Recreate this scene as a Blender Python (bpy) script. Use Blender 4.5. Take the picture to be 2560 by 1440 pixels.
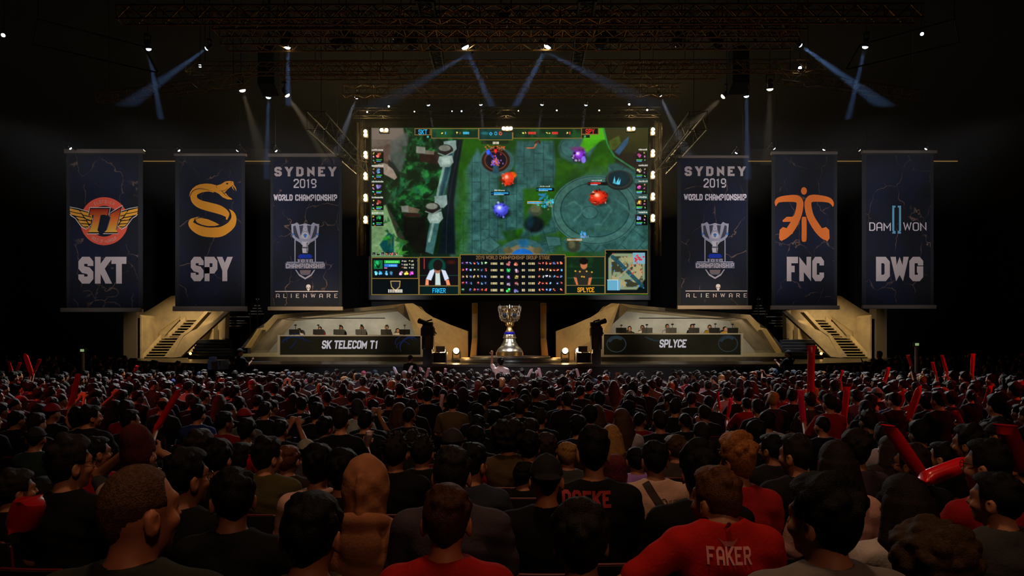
import bpy, math, random
import numpy as np
from mathutils import Vector, Matrix, Euler

SC = bpy.context.scene
COL = SC.collection
for o in list(bpy.data.objects):
    bpy.data.objects.remove(o, do_unlink=True)

# ---------------------------------------------------------------- camera
ZC = 2.1            # eye height of a spectator standing at the rear tier
Y0 = 870.0          # picture row of the horizon
LENS = 24.0
F = 2560.0 * LENS / 36.0
cam_data = bpy.data.cameras.new('camera')
cam_data.lens = LENS
cam_data.sensor_width = 36.0
cam_data.shift_y = (Y0 - 720.0) / 2560.0
cam_data.clip_start = 0.05
cam_data.clip_end = 200
cam = bpy.data.objects.new('camera', cam_data)
COL.objects.link(cam)
cam.location = (0, 0, ZC)
cam.rotation_euler = (math.pi / 2, 0, 0)
SC.camera = cam

# ---------------------------------------------------------------- exposure, world
SC.view_settings.view_transform = 'Standard'
SC.view_settings.look = 'None'
SC.view_settings.exposure = 0.0
SC.view_settings.gamma = 1.0
SC.view_settings.use_curve_mapping = False
SC.cycles.use_denoising = True
SC.cycles.use_adaptive_sampling = True
SC.cycles.adaptive_threshold = 0.02
SC.cycles.max_bounces = 5
SC.cycles.diffuse_bounces = 2
SC.cycles.glossy_bounces = 2
SC.cycles.transmission_bounces = 2
SC.cycles.volume_bounces = 0
SC.cycles.transparent_max_bounces = 6
SC.cycles.sample_clamp_indirect = 3.0
SC.cycles.caustics_reflective = False
SC.cycles.caustics_refractive = False
world = bpy.data.worlds.new('world')
SC.world = world
world.use_nodes = True
world.node_tree.nodes['Background'].inputs[0].default_value = (0.35, 0.3, 0.28, 1)
world.node_tree.nodes['Background'].inputs[1].default_value = 0.0012


def light(kind, name, loc, target, energy, color, size=1.0, size_y=None, angle=60, blend=0.5):
    d = bpy.data.lights.new(name, kind)
    d.energy = energy
    d.color = color
    if kind == 'AREA':
        d.size = size
        if size_y:
            d.shape = 'RECTANGLE'
            d.size_y = size_y
    elif kind == 'SPOT':
        d.spot_size = math.radians(angle)
        d.spot_blend = blend
        d.shadow_soft_size = size
    else:
        d.shadow_soft_size = size
    o = bpy.data.objects.new(name, d)
    COL.objects.link(o)
    o.location = loc
    if target is not None:
        o.rotation_euler = (Vector(target) - Vector(loc)).to_track_quat('-Z', 'Y').to_euler()
    return o


# house and stage washes: bare lamps without bodies, added to light the audience
light('SPOT', 'house_flood_warm', (0, 2.0, 11.0), (0, 5.5, 1.0), 840, (1.0, 0.58, 0.32), 0.5, angle=84, blend=0.9)
light('SPOT', 'house_flood_red_west', (-13.5, 9.0, 7.5), (-8.5, 13.5, 1.0), 2000, (1.0, 0.07, 0.05), 0.4, angle=66, blend=0.8)
light('SPOT', 'house_flood_red_east', (13.5, 8.0, 7.5), (8.5, 13.0, 1.0), 2000, (1.0, 0.07, 0.05), 0.4, angle=66, blend=0.8)
light('SPOT', 'house_flood_rear', (2.5, -4.5, 8.5), (0, 4.5, 1.0), 420, (1.0, 0.52, 0.3), 0.6, angle=80, blend=0.8)
for bx in (-5.0, 0.0, 5.0):
    light('SPOT', 'front_of_house_spot', (bx * .6, -3.0, 9.0), (bx, 22.0, 1.2), 5200, (0.95, 0.95, 1.0), 0.3, angle=11, blend=0.8)
for bx in (-9.0, 0.0, 9.0):
    light('SPOT', 'stage_backlight', (bx, 25.5, 8.3), (bx * .95, 19.0, 1.0), 8200, (1.0, 0.95, 0.92), 0.4, angle=70, blend=0.9)

# ================================================================ helpers
def P(px, py, d):
    """the point that shows at picture pixel (px, py) when it stands d metres away"""
    return Vector(((px - 1280.0) * d / F, d, ZC - (py - Y0) * d / F))


def Z(py, d):
    return ZC - (py - Y0) * d / F


def X(px, d):
    return (px - 1280.0) * d / F


def lin(c):
    c = np.asarray(c, float) / 255.0
    return np.where(c <= 0.04045, c / 12.92, ((c + 0.055) / 1.055) ** 2.4)


def rgb(r, g, b):
    return tuple(float(x) for x in lin((r, g, b))) + (1.0,)


ORG = {}
MATS = {}


def mat(name, color=(0.5, 0.5, 0.5, 1), rough=0.6, metal=0.0, emit=0.0, spec=0.5, noise=None, bump=0.0, bscale=40.0, alpha=None, trans=0.0):
    """one principled material; noise=(scale, second colour, contrast) mottles the colour"""
    if name in MATS:
        return MATS[name]
    m = bpy.data.materials.new(name)
    m.use_nodes = True
    nt = m.node_tree
    b = nt.nodes['Principled BSDF']
    b.inputs['Base Color'].default_value = color
    b.inputs['Roughness'].default_value = rough
    b.inputs['Metallic'].default_value = metal
    b.inputs['Specular IOR Level'].default_value = spec
    if trans:
        b.inputs['Transmission Weight'].default_value = trans
    if emit:
        b.inputs['Emission Color'].default_value = color
        b.inputs['Emission Strength'].default_value = emit
    if noise or bump:
        tc = nt.nodes.new('ShaderNodeTexCoord')
    if noise:
        n = nt.nodes.new('ShaderNodeTexNoise')
        n.inputs['Scale'].default_value = noise[0]
        n.inputs['Detail'].default_value = 6
        n.inputs['Roughness'].default_value = 0.65
        nt.links.new(tc.outputs['Object'], n.inputs['Vector'])
        r = nt.nodes.new('ShaderNodeValToRGB')
        c = noise[2] if len(noise) > 2 else 0.15
        r.color_ramp.elements[0].position = 0.5 - c
        r.color_ramp.elements[1].position = 0.5 + c
        r.color_ramp.elements[0].color = color
        r.color_ramp.elements[1].color = noise[1]
        nt.links.new(n.outputs['Fac'], r.inputs['Fac'])
        nt.links.new(r.outputs['Color'], b.inputs['Base Color'])
    if bump:
        n2 = nt.nodes.new('ShaderNodeTexNoise')
        n2.inputs['Scale'].default_value = bscale
        n2.inputs['Detail'].default_value = 4
        nt.links.new(tc.outputs['Object'], n2.inputs['Vector'])
        bp = nt.nodes.new('ShaderNodeBump')
        bp.inputs['Strength'].default_value = bump
        bp.inputs['Distance'].default_value = 0.02
        nt.links.new(n2.outputs['Fac'], bp.inputs['Height'])
        nt.links.new(bp.outputs['Normal'], b.inputs['Normal'])
    MATS[name] = m
    return m


def emission(name, color, strength):
    if name in MATS:
        return MATS[name]
    m = bpy.data.materials.new(name)
    m.use_nodes = True
    nt = m.node_tree
    nt.nodes.clear()
    e = nt.nodes.new('ShaderNodeEmission')
    e.inputs[0].default_value = color
    e.inputs[1].default_value = strength
    out = nt.nodes.new('ShaderNodeOutputMaterial')
    nt.links.new(e.outputs[0], out.inputs[0])
    MATS[name] = m
    return m


def objcol(name, rough=0.8, spec=0.3, bump=0.0, bscale=60.0, var=0.0, vscale=8.0, metal=0.0, trans=0.0):
    """a material whose base colour is the object's own colour (cloth, skin, hair, plastic)"""
    if name in MATS:
        return MATS[name]
    m = bpy.data.materials.new(name)
    m.use_nodes = True
    nt = m.node_tree
    b = nt.nodes['Principled BSDF']
    b.inputs['Roughness'].default_value = rough
    b.inputs['Specular IOR Level'].default_value = spec
    b.inputs['Metallic'].default_value = metal
    if trans:
        b.inputs['Transmission Weight'].default_value = trans
    oi = nt.nodes.new('ShaderNodeObjectInfo')
    src = oi.outputs['Color']
    tc = nt.nodes.new('ShaderNodeTexCoord')
    if var:
        n = nt.nodes.new('ShaderNodeTexNoise')
        n.inputs['Scale'].default_value = vscale
        n.inputs['Detail'].default_value = 5
        nt.links.new(tc.outputs['Object'], n.inputs['Vector'])
        mr = nt.nodes.new('ShaderNodeMapRange')
        mr.inputs['From Min'].default_value = 0.3
        mr.inputs['From Max'].default_value = 0.7
        mr.inputs['To Min'].default_value = 1 - var
        mr.inputs['To Max'].default_value = 1 + var
        nt.links.new(n.outputs['Fac'], mr.inputs['Value'])
        mx = nt.nodes.new('ShaderNodeMix')
        mx.data_type = 'RGBA'
        mx.blend_type = 'MULTIPLY'
        mx.inputs[0].default_value = 1.0
        nt.links.new(src, mx.inputs[6])
        nt.links.new(mr.outputs[0], mx.inputs[7])
        src = mx.outputs[2]
    nt.links.new(src, b.inputs['Base Color'])
    if bump:
        n2 = nt.nodes.new('ShaderNodeTexNoise')
        n2.inputs['Scale'].default_value = bscale
        n2.inputs['Detail'].default_value = 3
        nt.links.new(tc.outputs['Object'], n2.inputs['Vector'])
        bp = nt.nodes.new('ShaderNodeBump')
        bp.inputs['Strength'].default_value = bump
        bp.inputs['Distance'].default_value = 0.01
        nt.links.new(n2.outputs['Fac'], bp.inputs['Height'])
        nt.links.new(bp.outputs['Normal'], b.inputs['Normal'])
    MATS[name] = m
    return m


def tag(o, label=None, cat=None, group=None, kind=None):
    if label:
        o['label'] = label
    if cat:
        o['category'] = cat
    if group:
        o['group'] = group
    if kind:
        o['kind'] = kind
    return o


def thing(name, label, cat, loc=(0, 0, 0), group=None, rot=None):
    o = bpy.data.objects.new(name, None)
    o.empty_display_size = 0.1
    COL.objects.link(o)
    o.location = loc
    ORG[o.name] = Vector(loc)
    if rot is not None:
        o.rotation_euler = rot
    return tag(o, label, cat, group)


class MB:
    """collects shapes in world (or local) coordinates and links them as one mesh object"""

    def __init__(self):
        self.v = []
        self.f = []

    def add(self, vs, fs):
        n = len(self.v)
        self.v.extend([tuple(x) for x in vs])
        self.f.extend([tuple(i + n for i in q) for q in fs])
        return self

    def box(self, c, s, m=None):
        x, y, z = s[0] / 2, s[1] / 2, s[2] / 2
        vs = [Vector((sx * x, sy * y, sz * z)) for sx in (-1, 1) for sy in (-1, 1) for sz in (-1, 1)]
        if m is not None:
            vs = [m @ w for w in vs]
        c = Vector(c)
        return self.add([w + c for w in vs], [(0, 1, 3, 2), (4, 6, 7, 5), (0, 4, 5, 1), (2, 3, 7, 6), (0, 2, 6, 4), (1, 5, 7, 3)])

    def bbox(self, x0, x1, y0, y1, z0, z1):
        return self.box(((x0 + x1) / 2, (y0 + y1) / 2, (z0 + z1) / 2), (abs(x1 - x0), abs(y1 - y0), abs(z1 - z0)))

    def bar(self, a, b, r, n=6, r2=None):
        a, b = Vector(a), Vector(b)
        r2 = r if r2 is None else r2
        d = (b - a)
        if d.length < 1e-6:
            return self
        q = d.to_track_quat('Z', 'Y')
        vs, fs = [], []
        for p, rr in ((a, r), (b, r2)):
            for k in range(n):
                t = 2 * math.pi * k / n + math.pi / n
                vs.append(p + q @ Vector((rr * math.cos(t), rr * math.sin(t), 0)))
        for k in range(n):
            fs.append((k, (k + 1) % n, n + (k + 1) % n, n + k))
        fs.append(tuple(range(n - 1, -1, -1)))
        fs.append(tuple(range(n, 2 * n)))
        return self.add(vs, fs)

    def tube(self, pts, r, n=8):
        for a, b in zip(pts, pts[1:]):
            self.bar(a, b, r, n)
        return self

    def lathe(self, prof, n=24, c=(0, 0, 0), q=None, wob=None):
        """profile [(radius, height)] turned about z (or about q's z) at c"""
        vs, fs = [], []
        c = Vector(c)
        for r, h in prof:
            for k in range(n):
                t = 2 * math.pi * k / n
                rr = r * (1 if wob is None else wob(t, h))
                w = Vector((rr * math.cos(t), rr * math.sin(t), h))
                vs.append(c + (q @ w if q is not None else w))
        m = len(prof)
        for i in range(m - 1):
            for k in range(n):
                fs.append((i * n + k, i * n + (k + 1) % n, (i + 1) * n + (k + 1) % n, (i + 1) * n + k))
        fs.append(tuple(range(n - 1, -1, -1)))
        fs.append(tuple((m - 1) * n + k for k in range(n)))
        return self.add(vs, fs)

    def ball(self, c, r, n=10, m=6, s=(1, 1, 1)):
        prof = [(max(r * math.sin(math.pi * i / m), 1e-4), -r * math.cos(math.pi * i / m)) for i in range(m + 1)]
        b = MB().lathe(prof, n)
        c = Vector(c)
        return self.add([Vector((v[0] * s[0], v[1] * s[1], v[2] * s[2])) + c for v in b.v], b.f)

    def prism(self, front, back):
        """two matching outlines joined into a solid"""
        n = len(front)
        fs = [tuple(range(n)), tuple(range(2 * n - 1, n - 1, -1))]
        for k in range(n):
            fs.append((k, n + k, n + (k + 1) % n, (k + 1) % n))
        return self.add(list(front) + list(back), fs)

    def poly(self, pts):
        return self.add(pts, [tuple(range(len(pts)))])

    def slab(self, px, d0, d1):
        """outline in picture pixels standing at depth d0, given thickness back to d1"""
        fr = [P(x, y, d0) for x, y in px]
        bk = [Vector((v.x, d1, v.z)) for v in fr]
        return self.prism(fr, bk)

    def mesh(self, name, off=Vector((0, 0, 0)), smooth=False):
        me = bpy.data.meshes.new(name)
        me.from_pydata([(x - off.x, y - off.y, z - off.z) for x, y, z in self.v], [], self.f)
        me.validate()
        if smooth:
            me.polygons.foreach_set('use_smooth', [True] * len(me.polygons))
            try:
                me.set_sharp_from_angle(angle=math.radians(40))
            except Exception:
                pass
        me.update()
        return me

    def build(self, name, m, parent=None, local=False, smooth=False, label=None):
        off = Vector((0, 0, 0)) if (parent is None or local) else ORG.get(parent.name, Vector((0, 0, 0)))
        me = self.mesh(name, off, smooth)
        o = bpy.data.objects.new(name, me)
        COL.objects.link(o)
        if m is not None:
            me.materials.append(m)
        if parent is not None:
            o.parent = parent
            ORG[o.name] = off
        if label:
            o['label'] = label
        return o


def children_of():
    d = {}
    for o in bpy.data.objects:
        if o.parent is not None:
            d.setdefault(o.parent.name, []).append(o)
    return d


def copy_tree(o, kids, loc=None, rot=None, label=None, parent=None, scale=None):
    c = o.copy()
    COL.objects.link(c)
    if parent is not None:
        c.parent = parent
    if loc is not None:
        c.location = loc
    if rot is not None:
        c.rotation_euler = rot
    if scale is not None:
        c.scale = scale
    if label:
        c['label'] = label
    for ch in kids.get(o.name, []):
        copy_tree(ch, kids, parent=c)
    return c


# ---------------------------------------------------------------- block lettering drawn as mitred strokes
def _pl(s):
    return [[tuple(float(v) for v in p.split(',')) for p in part.split()] for part in s.split('|')]


GL = {k: (w, _pl(s)) for k, w, s in [
    ('A', 4, '0,0 0,5.6 1.2,7 2.8,7 4,5.6 4,0|0,2.6 4,2.6'),
    ('B', 4, '0,3.6 3.2,3.6 4,4.4 4,6.2 3.2,7 0,7 0,0 3.2,0 4,.8 4,2.8 3.2,3.6'),
    ('C', 4, '4,4.9 4,6.1 3.1,7 .9,7 0,6.1 0,.9 .9,0 3.1,0 4,.9 4,2.1'),
    ('D', 4, '0,0 0,7 2.8,7 4,5.8 4,1.2 2.8,0 0,0'),
    ('E', 3.7, '3.7,7 0,7 0,0 3.7,0|0,3.6 3.1,3.6'),
    ('F', 3.7, '3.7,7 0,7 0,0|0,3.5 3.1,3.5'),
    ('G', 4, '4,4.9 4,6.1 3.1,7 .9,7 0,6.1 0,.9 .9,0 3.1,0 4,.9 4,3.3 2.3,3.3'),
    ('H', 4, '0,0 0,7|4,0 4,7|0,3.5 4,3.5'),
    ('I', 1, '.5,0 .5,7'),
    ('K', 4, '0,0 0,7|4,7 .3,2.9|1.5,4.2 4,0'),
    ('L', 3.5, '0,7 0,0 3.5,0'),
    ('M', 5, '0,0 0,7 2.5,2.2 5,7 5,0'),
    ('N', 4, '0,0 0,7 4,0 4,7'),
    ('O', 4, '2,7 .9,7 0,6.1 0,.9 .9,0 3.1,0 4,.9 4,6.1 3.1,7 2,7'),
    ('P', 4, '0,0 0,7 3.1,7 4,6.1 4,3.9 3.1,3 0,3'),
    ('R', 4, '0,0 0,7 3.1,7 4,6.1 4,4.2 3.1,3.3 0,3.3|2,3.3 4,0'),
    ('S', 4, '4,5 4,6.1 3.1,7 .9,7 0,6.1 0,4.6 .9,3.7 3.1,3.3 4,2.4 4,.9 3.1,0 .9,0 0,.9 0,2'),
    ('T', 4, '0,7 4,7|2,7 2,0'),
    ('U', 4, '0,7 0,.9 .9,0 3.1,0 4,.9 4,7'),
    ('V', 4, '0,7 2,0 4,7'),
    ('W', 5.6, '0,7 1.3,0 2.8,6.2 4.3,0 5.6,7'),
    ('X', 4, '0,0 4,7|0,7 4,0'),
    ('Y', 4, '0,7 2,3.2 4,7|2,3.4 2,0'),
    ('0', 4, '2,7 .9,7 0,6.1 0,.9 .9,0 3.1,0 4,.9 4,6.1 3.1,7 2,7'),
    ('1', 2.6, '.2,5.8 1.5,7 1.5,0'),
    ('2', 4, '0,5.2 0,6.1 .9,7 3.1,7 4,6.1 4,4.5 0,.8 0,0 4,0'),
    ('3', 4, '0,6.1 .9,7 3.1,7 4,6.1 4,4.4 3.2,3.6 1.4,3.6|3.2,3.6 4,2.8 4,.9 3.1,0 .9,0 0,.9'),
    ('5', 4, '4,7 0,7 0,4 3.1,4 4,3.1 4,.9 3.1,0 0,0'),
    ('6', 4, '4,6.1 3.1,7 .9,7 0,6.1 0,.9 .9,0 3.1,0 4,.9 4,3 3.1,3.9 0,3.9'),
    ('8', 4, '.9,3.6 0,4.4 0,6.1 .9,7 3.1,7 4,6.1 4,4.4 3.1,3.6 .9,3.6 0,2.8 0,.9 .9,0 3.1,0 4,.9 4,2.8 3.1,3.6'),
    ('9', 4, '4,3.1 .9,3.1 0,4 0,6.1 .9,7 3.1,7 4,6.1 4,.9 3.1,0 .3,0'),
    ('-', 3, '.3,3.4 2.7,3.4'),
]}


def stroke2d(pts, t, w=None):
    """left and right outlines of a polyline of width t, mitred; with the glyph width w, ends on the glyph box get flush caps"""
    n = len(pts)
    closed = n > 2 and pts[0] == pts[-1]
    if closed:
        pts = pts[:-1]
        n -= 1
    L, R = [], []
    for i in range(n):
        p = Vector(pts[i])
        a = Vector(pts[i - 1]) if (i > 0 or closed) else None
        b = Vector(pts[(i + 1) % n]) if (i < n - 1 or closed) else None
        d1 = (p - a).normalized() if a is not None else None
        d2 = (b - p).normalized() if b is not None else None
        if d1 is None or d2 is None:
            d = d2 if d1 is None else d1
            out = -d if d1 is None else d
            m = Vector((-d.y, d.x)) * (t / 2)
            l, r = p + m, p - m
            if w is not None:
                diag = abs(out.x) > 0.12 and abs(out.y) > 0.12
                if diag and (p.y < 0.05 or p.y > 6.95):
                    lim = -t / 2 if out.y < 0 else 7 + t / 2
                    l += out * ((lim - l.y) / out.y)
                    r += out * ((lim - r.y) / out.y)
                elif not diag and ((out.y < -.9 and p.y < .05) or (out.y > .9 and p.y > 6.95) or (out.x < -.9 and p.x < .05) or (out.x > .9 and p.x > w - .05)):
                    l += out * (t / 2)
                    r += out * (t / 2)
            L.append(l)
            R.append(r)
            continue
        m = Vector((-d1.y - d2.y, d1.x + d2.x))
        m = m.normalized() if m.length > 1e-6 else Vector((-d1.y, d1.x))
        k = min(1 / max(abs(m.dot(Vector((-d1.y, d1.x)))), 0.2), 4.0)
        for q, sg in ((L, 1), (R, -1)):
            v = p + m * (sg * t / 2 * k)
            if w is not None:
                v.y = min(max(v.y, -t / 2), 7 + t / 2)
                v.x = min(max(v.x, -t / 2), w + t / 2)
            q.append(v)
    if closed:
        L.append(L[0])
        R.append(R[0])
    return L, R


def letters(text, x0, x1, y0, y1, t=1.5, slant=0.0, gap=None, wide=None):
    """(verts2d, faces) of the text filling picture box x0..x1, y0 (top)..y1 (base); t = stroke in glyph units of 7 + t"""
    gap = (t + 0.7) if gap is None else gap
    cur, strokes = 0.0, []
    for ch in text:
        if ch == ' ':
            cur += 2.4 + gap * 0.5
            continue
        w, pl = GL[ch]
        for s in pl:
            strokes.append((cur, w, s))
        cur += w + gap
    total = cur - gap
    sy = (y1 - y0) / (7 + t)
    sx = (x1 - x0) / (total + t + abs(slant) * 7)
    vs, fs = [], []
    for si, (c0, w, s) in enumerate(strokes):
        L, R = stroke2d(s, t, w)
        n = len(vs)
        for l, r in zip(L, R):
            for q in (l, r):
                vs.append((x0 + (c0 + q.x + t / 2 + slant * q.y) * sx, y1 - (q.y + t / 2) * sy, (si % 4) * .0016))
        for i in range(len(L) - 1):
            fs.append((n + 2 * i, n + 2 * i + 1, n + 2 * i + 3, n + 2 * i + 2))
    return vs, fs


def flat(shapes, d):
    """picture-pixel outlines laid flat on a surface d metres away: [(verts, faces)] -> MB"""
    b = MB()
    for k, (vs, fs) in enumerate(shapes):
        dk = d - (k % 9) * .0011
        b.add([P(v[0], v[1], dk - (v[2] if len(v) > 2 else 0)) for v in vs], fs)
    return b


def pg(*pts):
    return ([p for p in pts], [tuple(range(len(pts)))])


def ring(cx, cy, r0, r1, n=48, ry=None, a0=0.0, a1=2 * math.pi):
    k = 1.0 if ry is None else ry
    vs, fs = [], []
    for i in range(n + 1):
        t = a0 + (a1 - a0) * i / n
        vs += [(cx + r0 * math.cos(t), cy + r0 * k * math.sin(t)), (cx + r1 * math.cos(t), cy + r1 * k * math.sin(t))]
    for i in range(n):
        fs.append((2 * i, 2 * i + 1, 2 * i + 3, 2 * i + 2))
    return vs, fs


def disc(cx, cy, rx, ry=None, n=32):
    ry = rx if ry is None else ry
    return pg(*[(cx + rx * math.cos(2 * math.pi * k / n), cy + ry * math.sin(2 * math.pi * k / n)) for k in range(n)])


def ribbon(pts, ws):
    """a band of changing width through picture points (smoothed)"""
    p, w = np.array(pts, float), np.array(ws, float)
    t = np.arange(len(p))
    tt = np.linspace(0, len(p) - 1, (len(p) - 1) * 8 + 1)
    def cr(a):
        out = []
        for u in tt:
            i = min(int(u), len(a) - 2)
            f = u - i
            a0, a1, a2, a3 = a[max(i - 1, 0)], a[i], a[i + 1], a[min(i + 2, len(a) - 1)]
            out.append(0.5 * (2 * a1 + (a2 - a0) * f + (2 * a0 - 5 * a1 + 4 * a2 - a3) * f * f + (3 * a1 - a0 - 3 * a2 + a3) * f ** 3))
        return np.array(out)
    q, ww = cr(p), np.maximum(cr(w[:, None])[:, 0], 0.05)
    g = np.gradient(q, axis=0)
    g /= np.maximum(np.linalg.norm(g, axis=1, keepdims=True), 1e-6)
    nrm = np.stack([-g[:, 1], g[:, 0]], 1)
    vs, fs = [], []
    for i in range(len(q)):
        vs += [tuple(q[i] + nrm[i] * ww[i] / 2), tuple(q[i] - nrm[i] * ww[i] / 2)]
    for i in range(len(q) - 1):
        fs.append((2 * i, 2 * i + 1, 2 * i + 3, 2 * i + 2))
    return vs, fs


ORDW = 'first second third fourth fifth sixth seventh eighth ninth tenth eleventh twelfth thirteenth fourteenth fifteenth sixteenth seventeenth eighteenth nineteenth'.split()
TENS = {2: 'twent', 3: 'thirt', 4: 'fort', 5: 'fift', 6: 'sixt', 7: 'sevent'}


def ordinal(n):
    if n < 20:
        return ORDW[n - 1]
    t, u = divmod(n, 10)
    return TENS[t] + 'ieth' if u == 0 else TENS[t] + 'y-' + ORDW[u - 1]

# ================================================================ materials of the place
BLACK = mat('black_paint', rgb(22, 22, 23), 0.7)
DRAPE = mat('black_drape', rgb(11, 11, 12), 0.95, noise=(0.6, rgb(16, 16, 16), 0.3), bump=0.3, bscale=3)
CONC_FLOOR = mat('hall_concrete', rgb(34, 32, 31), 0.8, noise=(1.5, rgb(25, 24, 23), 0.2), bump=0.1)
DECK = mat('stage_laminate', rgb(70, 66, 60), 0.28, noise=(0.8, rgb(48, 44, 40), 0.25))
STONE = mat('plaster_stone', rgb(170, 148, 108), 0.85, noise=(0.9, rgb(120, 106, 82), 0.22), bump=0.35, bscale=6)
STONE_IN = mat('booth_plaster', rgb(168, 164, 150), 0.85, noise=(0.7, rgb(132, 128, 116), 0.22), bump=0.3, bscale=5)
STEEL = mat('dark_steel', rgb(66, 60, 50), 0.4, 0.9)
ALU = mat('truss_aluminium', rgb(170, 126, 64), 0.45, 0.9)
GREYM = mat('grey_metal', rgb(176, 172, 168), 0.45, 0.1)
BARM = mat('banner_bar', rgb(128, 112, 98), 0.5, 0.3)
BLACKP = mat('black_plastic', rgb(14, 14, 15), 0.35)
RUBBER = mat('black_rubber', rgb(10, 10, 10), 0.8)

# ================================================================ the hall
def struct(name, b, m):
    o = b.build(name, m)
    o['kind'] = 'structure'
    return o

struct('floor', MB().bbox(-30, 30, -6, 52, -0.2, 0.0), CONC_FLOOR)
for k, (ya, yb, h) in enumerate([(-6, 1.2, 0.48), (1.2, 2.12, 0.36), (2.12, 3.22, 0.24), (3.22, 6.3, 0.12)]):
    struct('floor_tier_%d' % (k + 1), MB().bbox(-12, 12, ya, yb, 0.0, h), CONC_FLOOR)
struct('wall_back', MB().bbox(-30, 30, 52, 52.3, 0, 16), DRAPE)
struct('wall_left', MB().bbox(-30.3, -30, -6, 52, 0, 16), DRAPE)
struct('wall_right', MB().bbox(30, 30.3, -6, 52, 0, 16), DRAPE)
struct('wall_rear', MB().bbox(-30, 30, -6.3, -6, 0, 16), DRAPE)
struct('ceiling', MB().bbox(-30, 30, -6, 52, 16, 16.3), DRAPE)
# balcony fronts behind the banners; light on each ledge edge imitated by emission
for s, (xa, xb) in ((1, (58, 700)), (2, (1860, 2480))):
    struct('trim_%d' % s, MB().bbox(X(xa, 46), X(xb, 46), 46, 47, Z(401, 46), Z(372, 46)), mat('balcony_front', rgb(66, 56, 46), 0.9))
    st = MB().bbox(X(xa, 45.98), X(xb, 45.98), 45.94, 45.995, Z(404.2, 45.98), Z(402.2, 45.98)).build('imitated_ledge_light', emission('imitated_ledge_glow', rgb(190, 150, 80), 0.35))
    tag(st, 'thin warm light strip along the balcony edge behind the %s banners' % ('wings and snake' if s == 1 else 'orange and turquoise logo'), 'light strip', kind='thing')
# low pier walls beside the stairs
for s, xs in ((3, (318, 350)), (4, (2182, 2208))):
    struct('trim_%d' % s, MB().bbox(X(xs[0], 41), X(xs[1], 41), 40.6, 41.4, 1.5, Z(772, 41)), mat('pier_panel', rgb(74, 64, 52), 0.8))

# ================================================================ the stage deck
DZ = 1.5
edge = [(-27, 38.5), (-19, 34), (-14.5, 28.6), (-10.2, 25.2), (-5, 24.8), (0, 24.7), (5, 24.8), (10.2, 25.2), (14.5, 28.6), (19, 34), (27, 38.5)]
top = [Vector((x, y, DZ)) for x, y in edge] + [Vector((27, 50, DZ)), Vector((-27, 50, DZ))]
low = [Vector((v.x, v.y, DZ - 0.09)) for v in top]
struct('floor_stage', MB().prism(top, low), DECK)
fas = [Vector((x * 0.997, y + 0.06, DZ - 0.09)) for x, y in edge] + [Vector((26.9, 49.9, DZ - 0.09)), Vector((-26.9, 49.9, DZ - 0.09))]
struct('wall_stage_front', MB().prism(fas, [Vector((v.x, v.y, 0.0)) for v in fas]), BLACK)


def mirror(px, mid=1280.0):
    return [(2 * mid - p[0],) + tuple(p[1:]) for p in px][::-1]


def slabv(pts, thick):
    fr = [P(x, y, d) for x, y, d in pts]
    return MB().prism(fr, [Vector((v.x, v.y + thick, v.z)) for v in fr])


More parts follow.
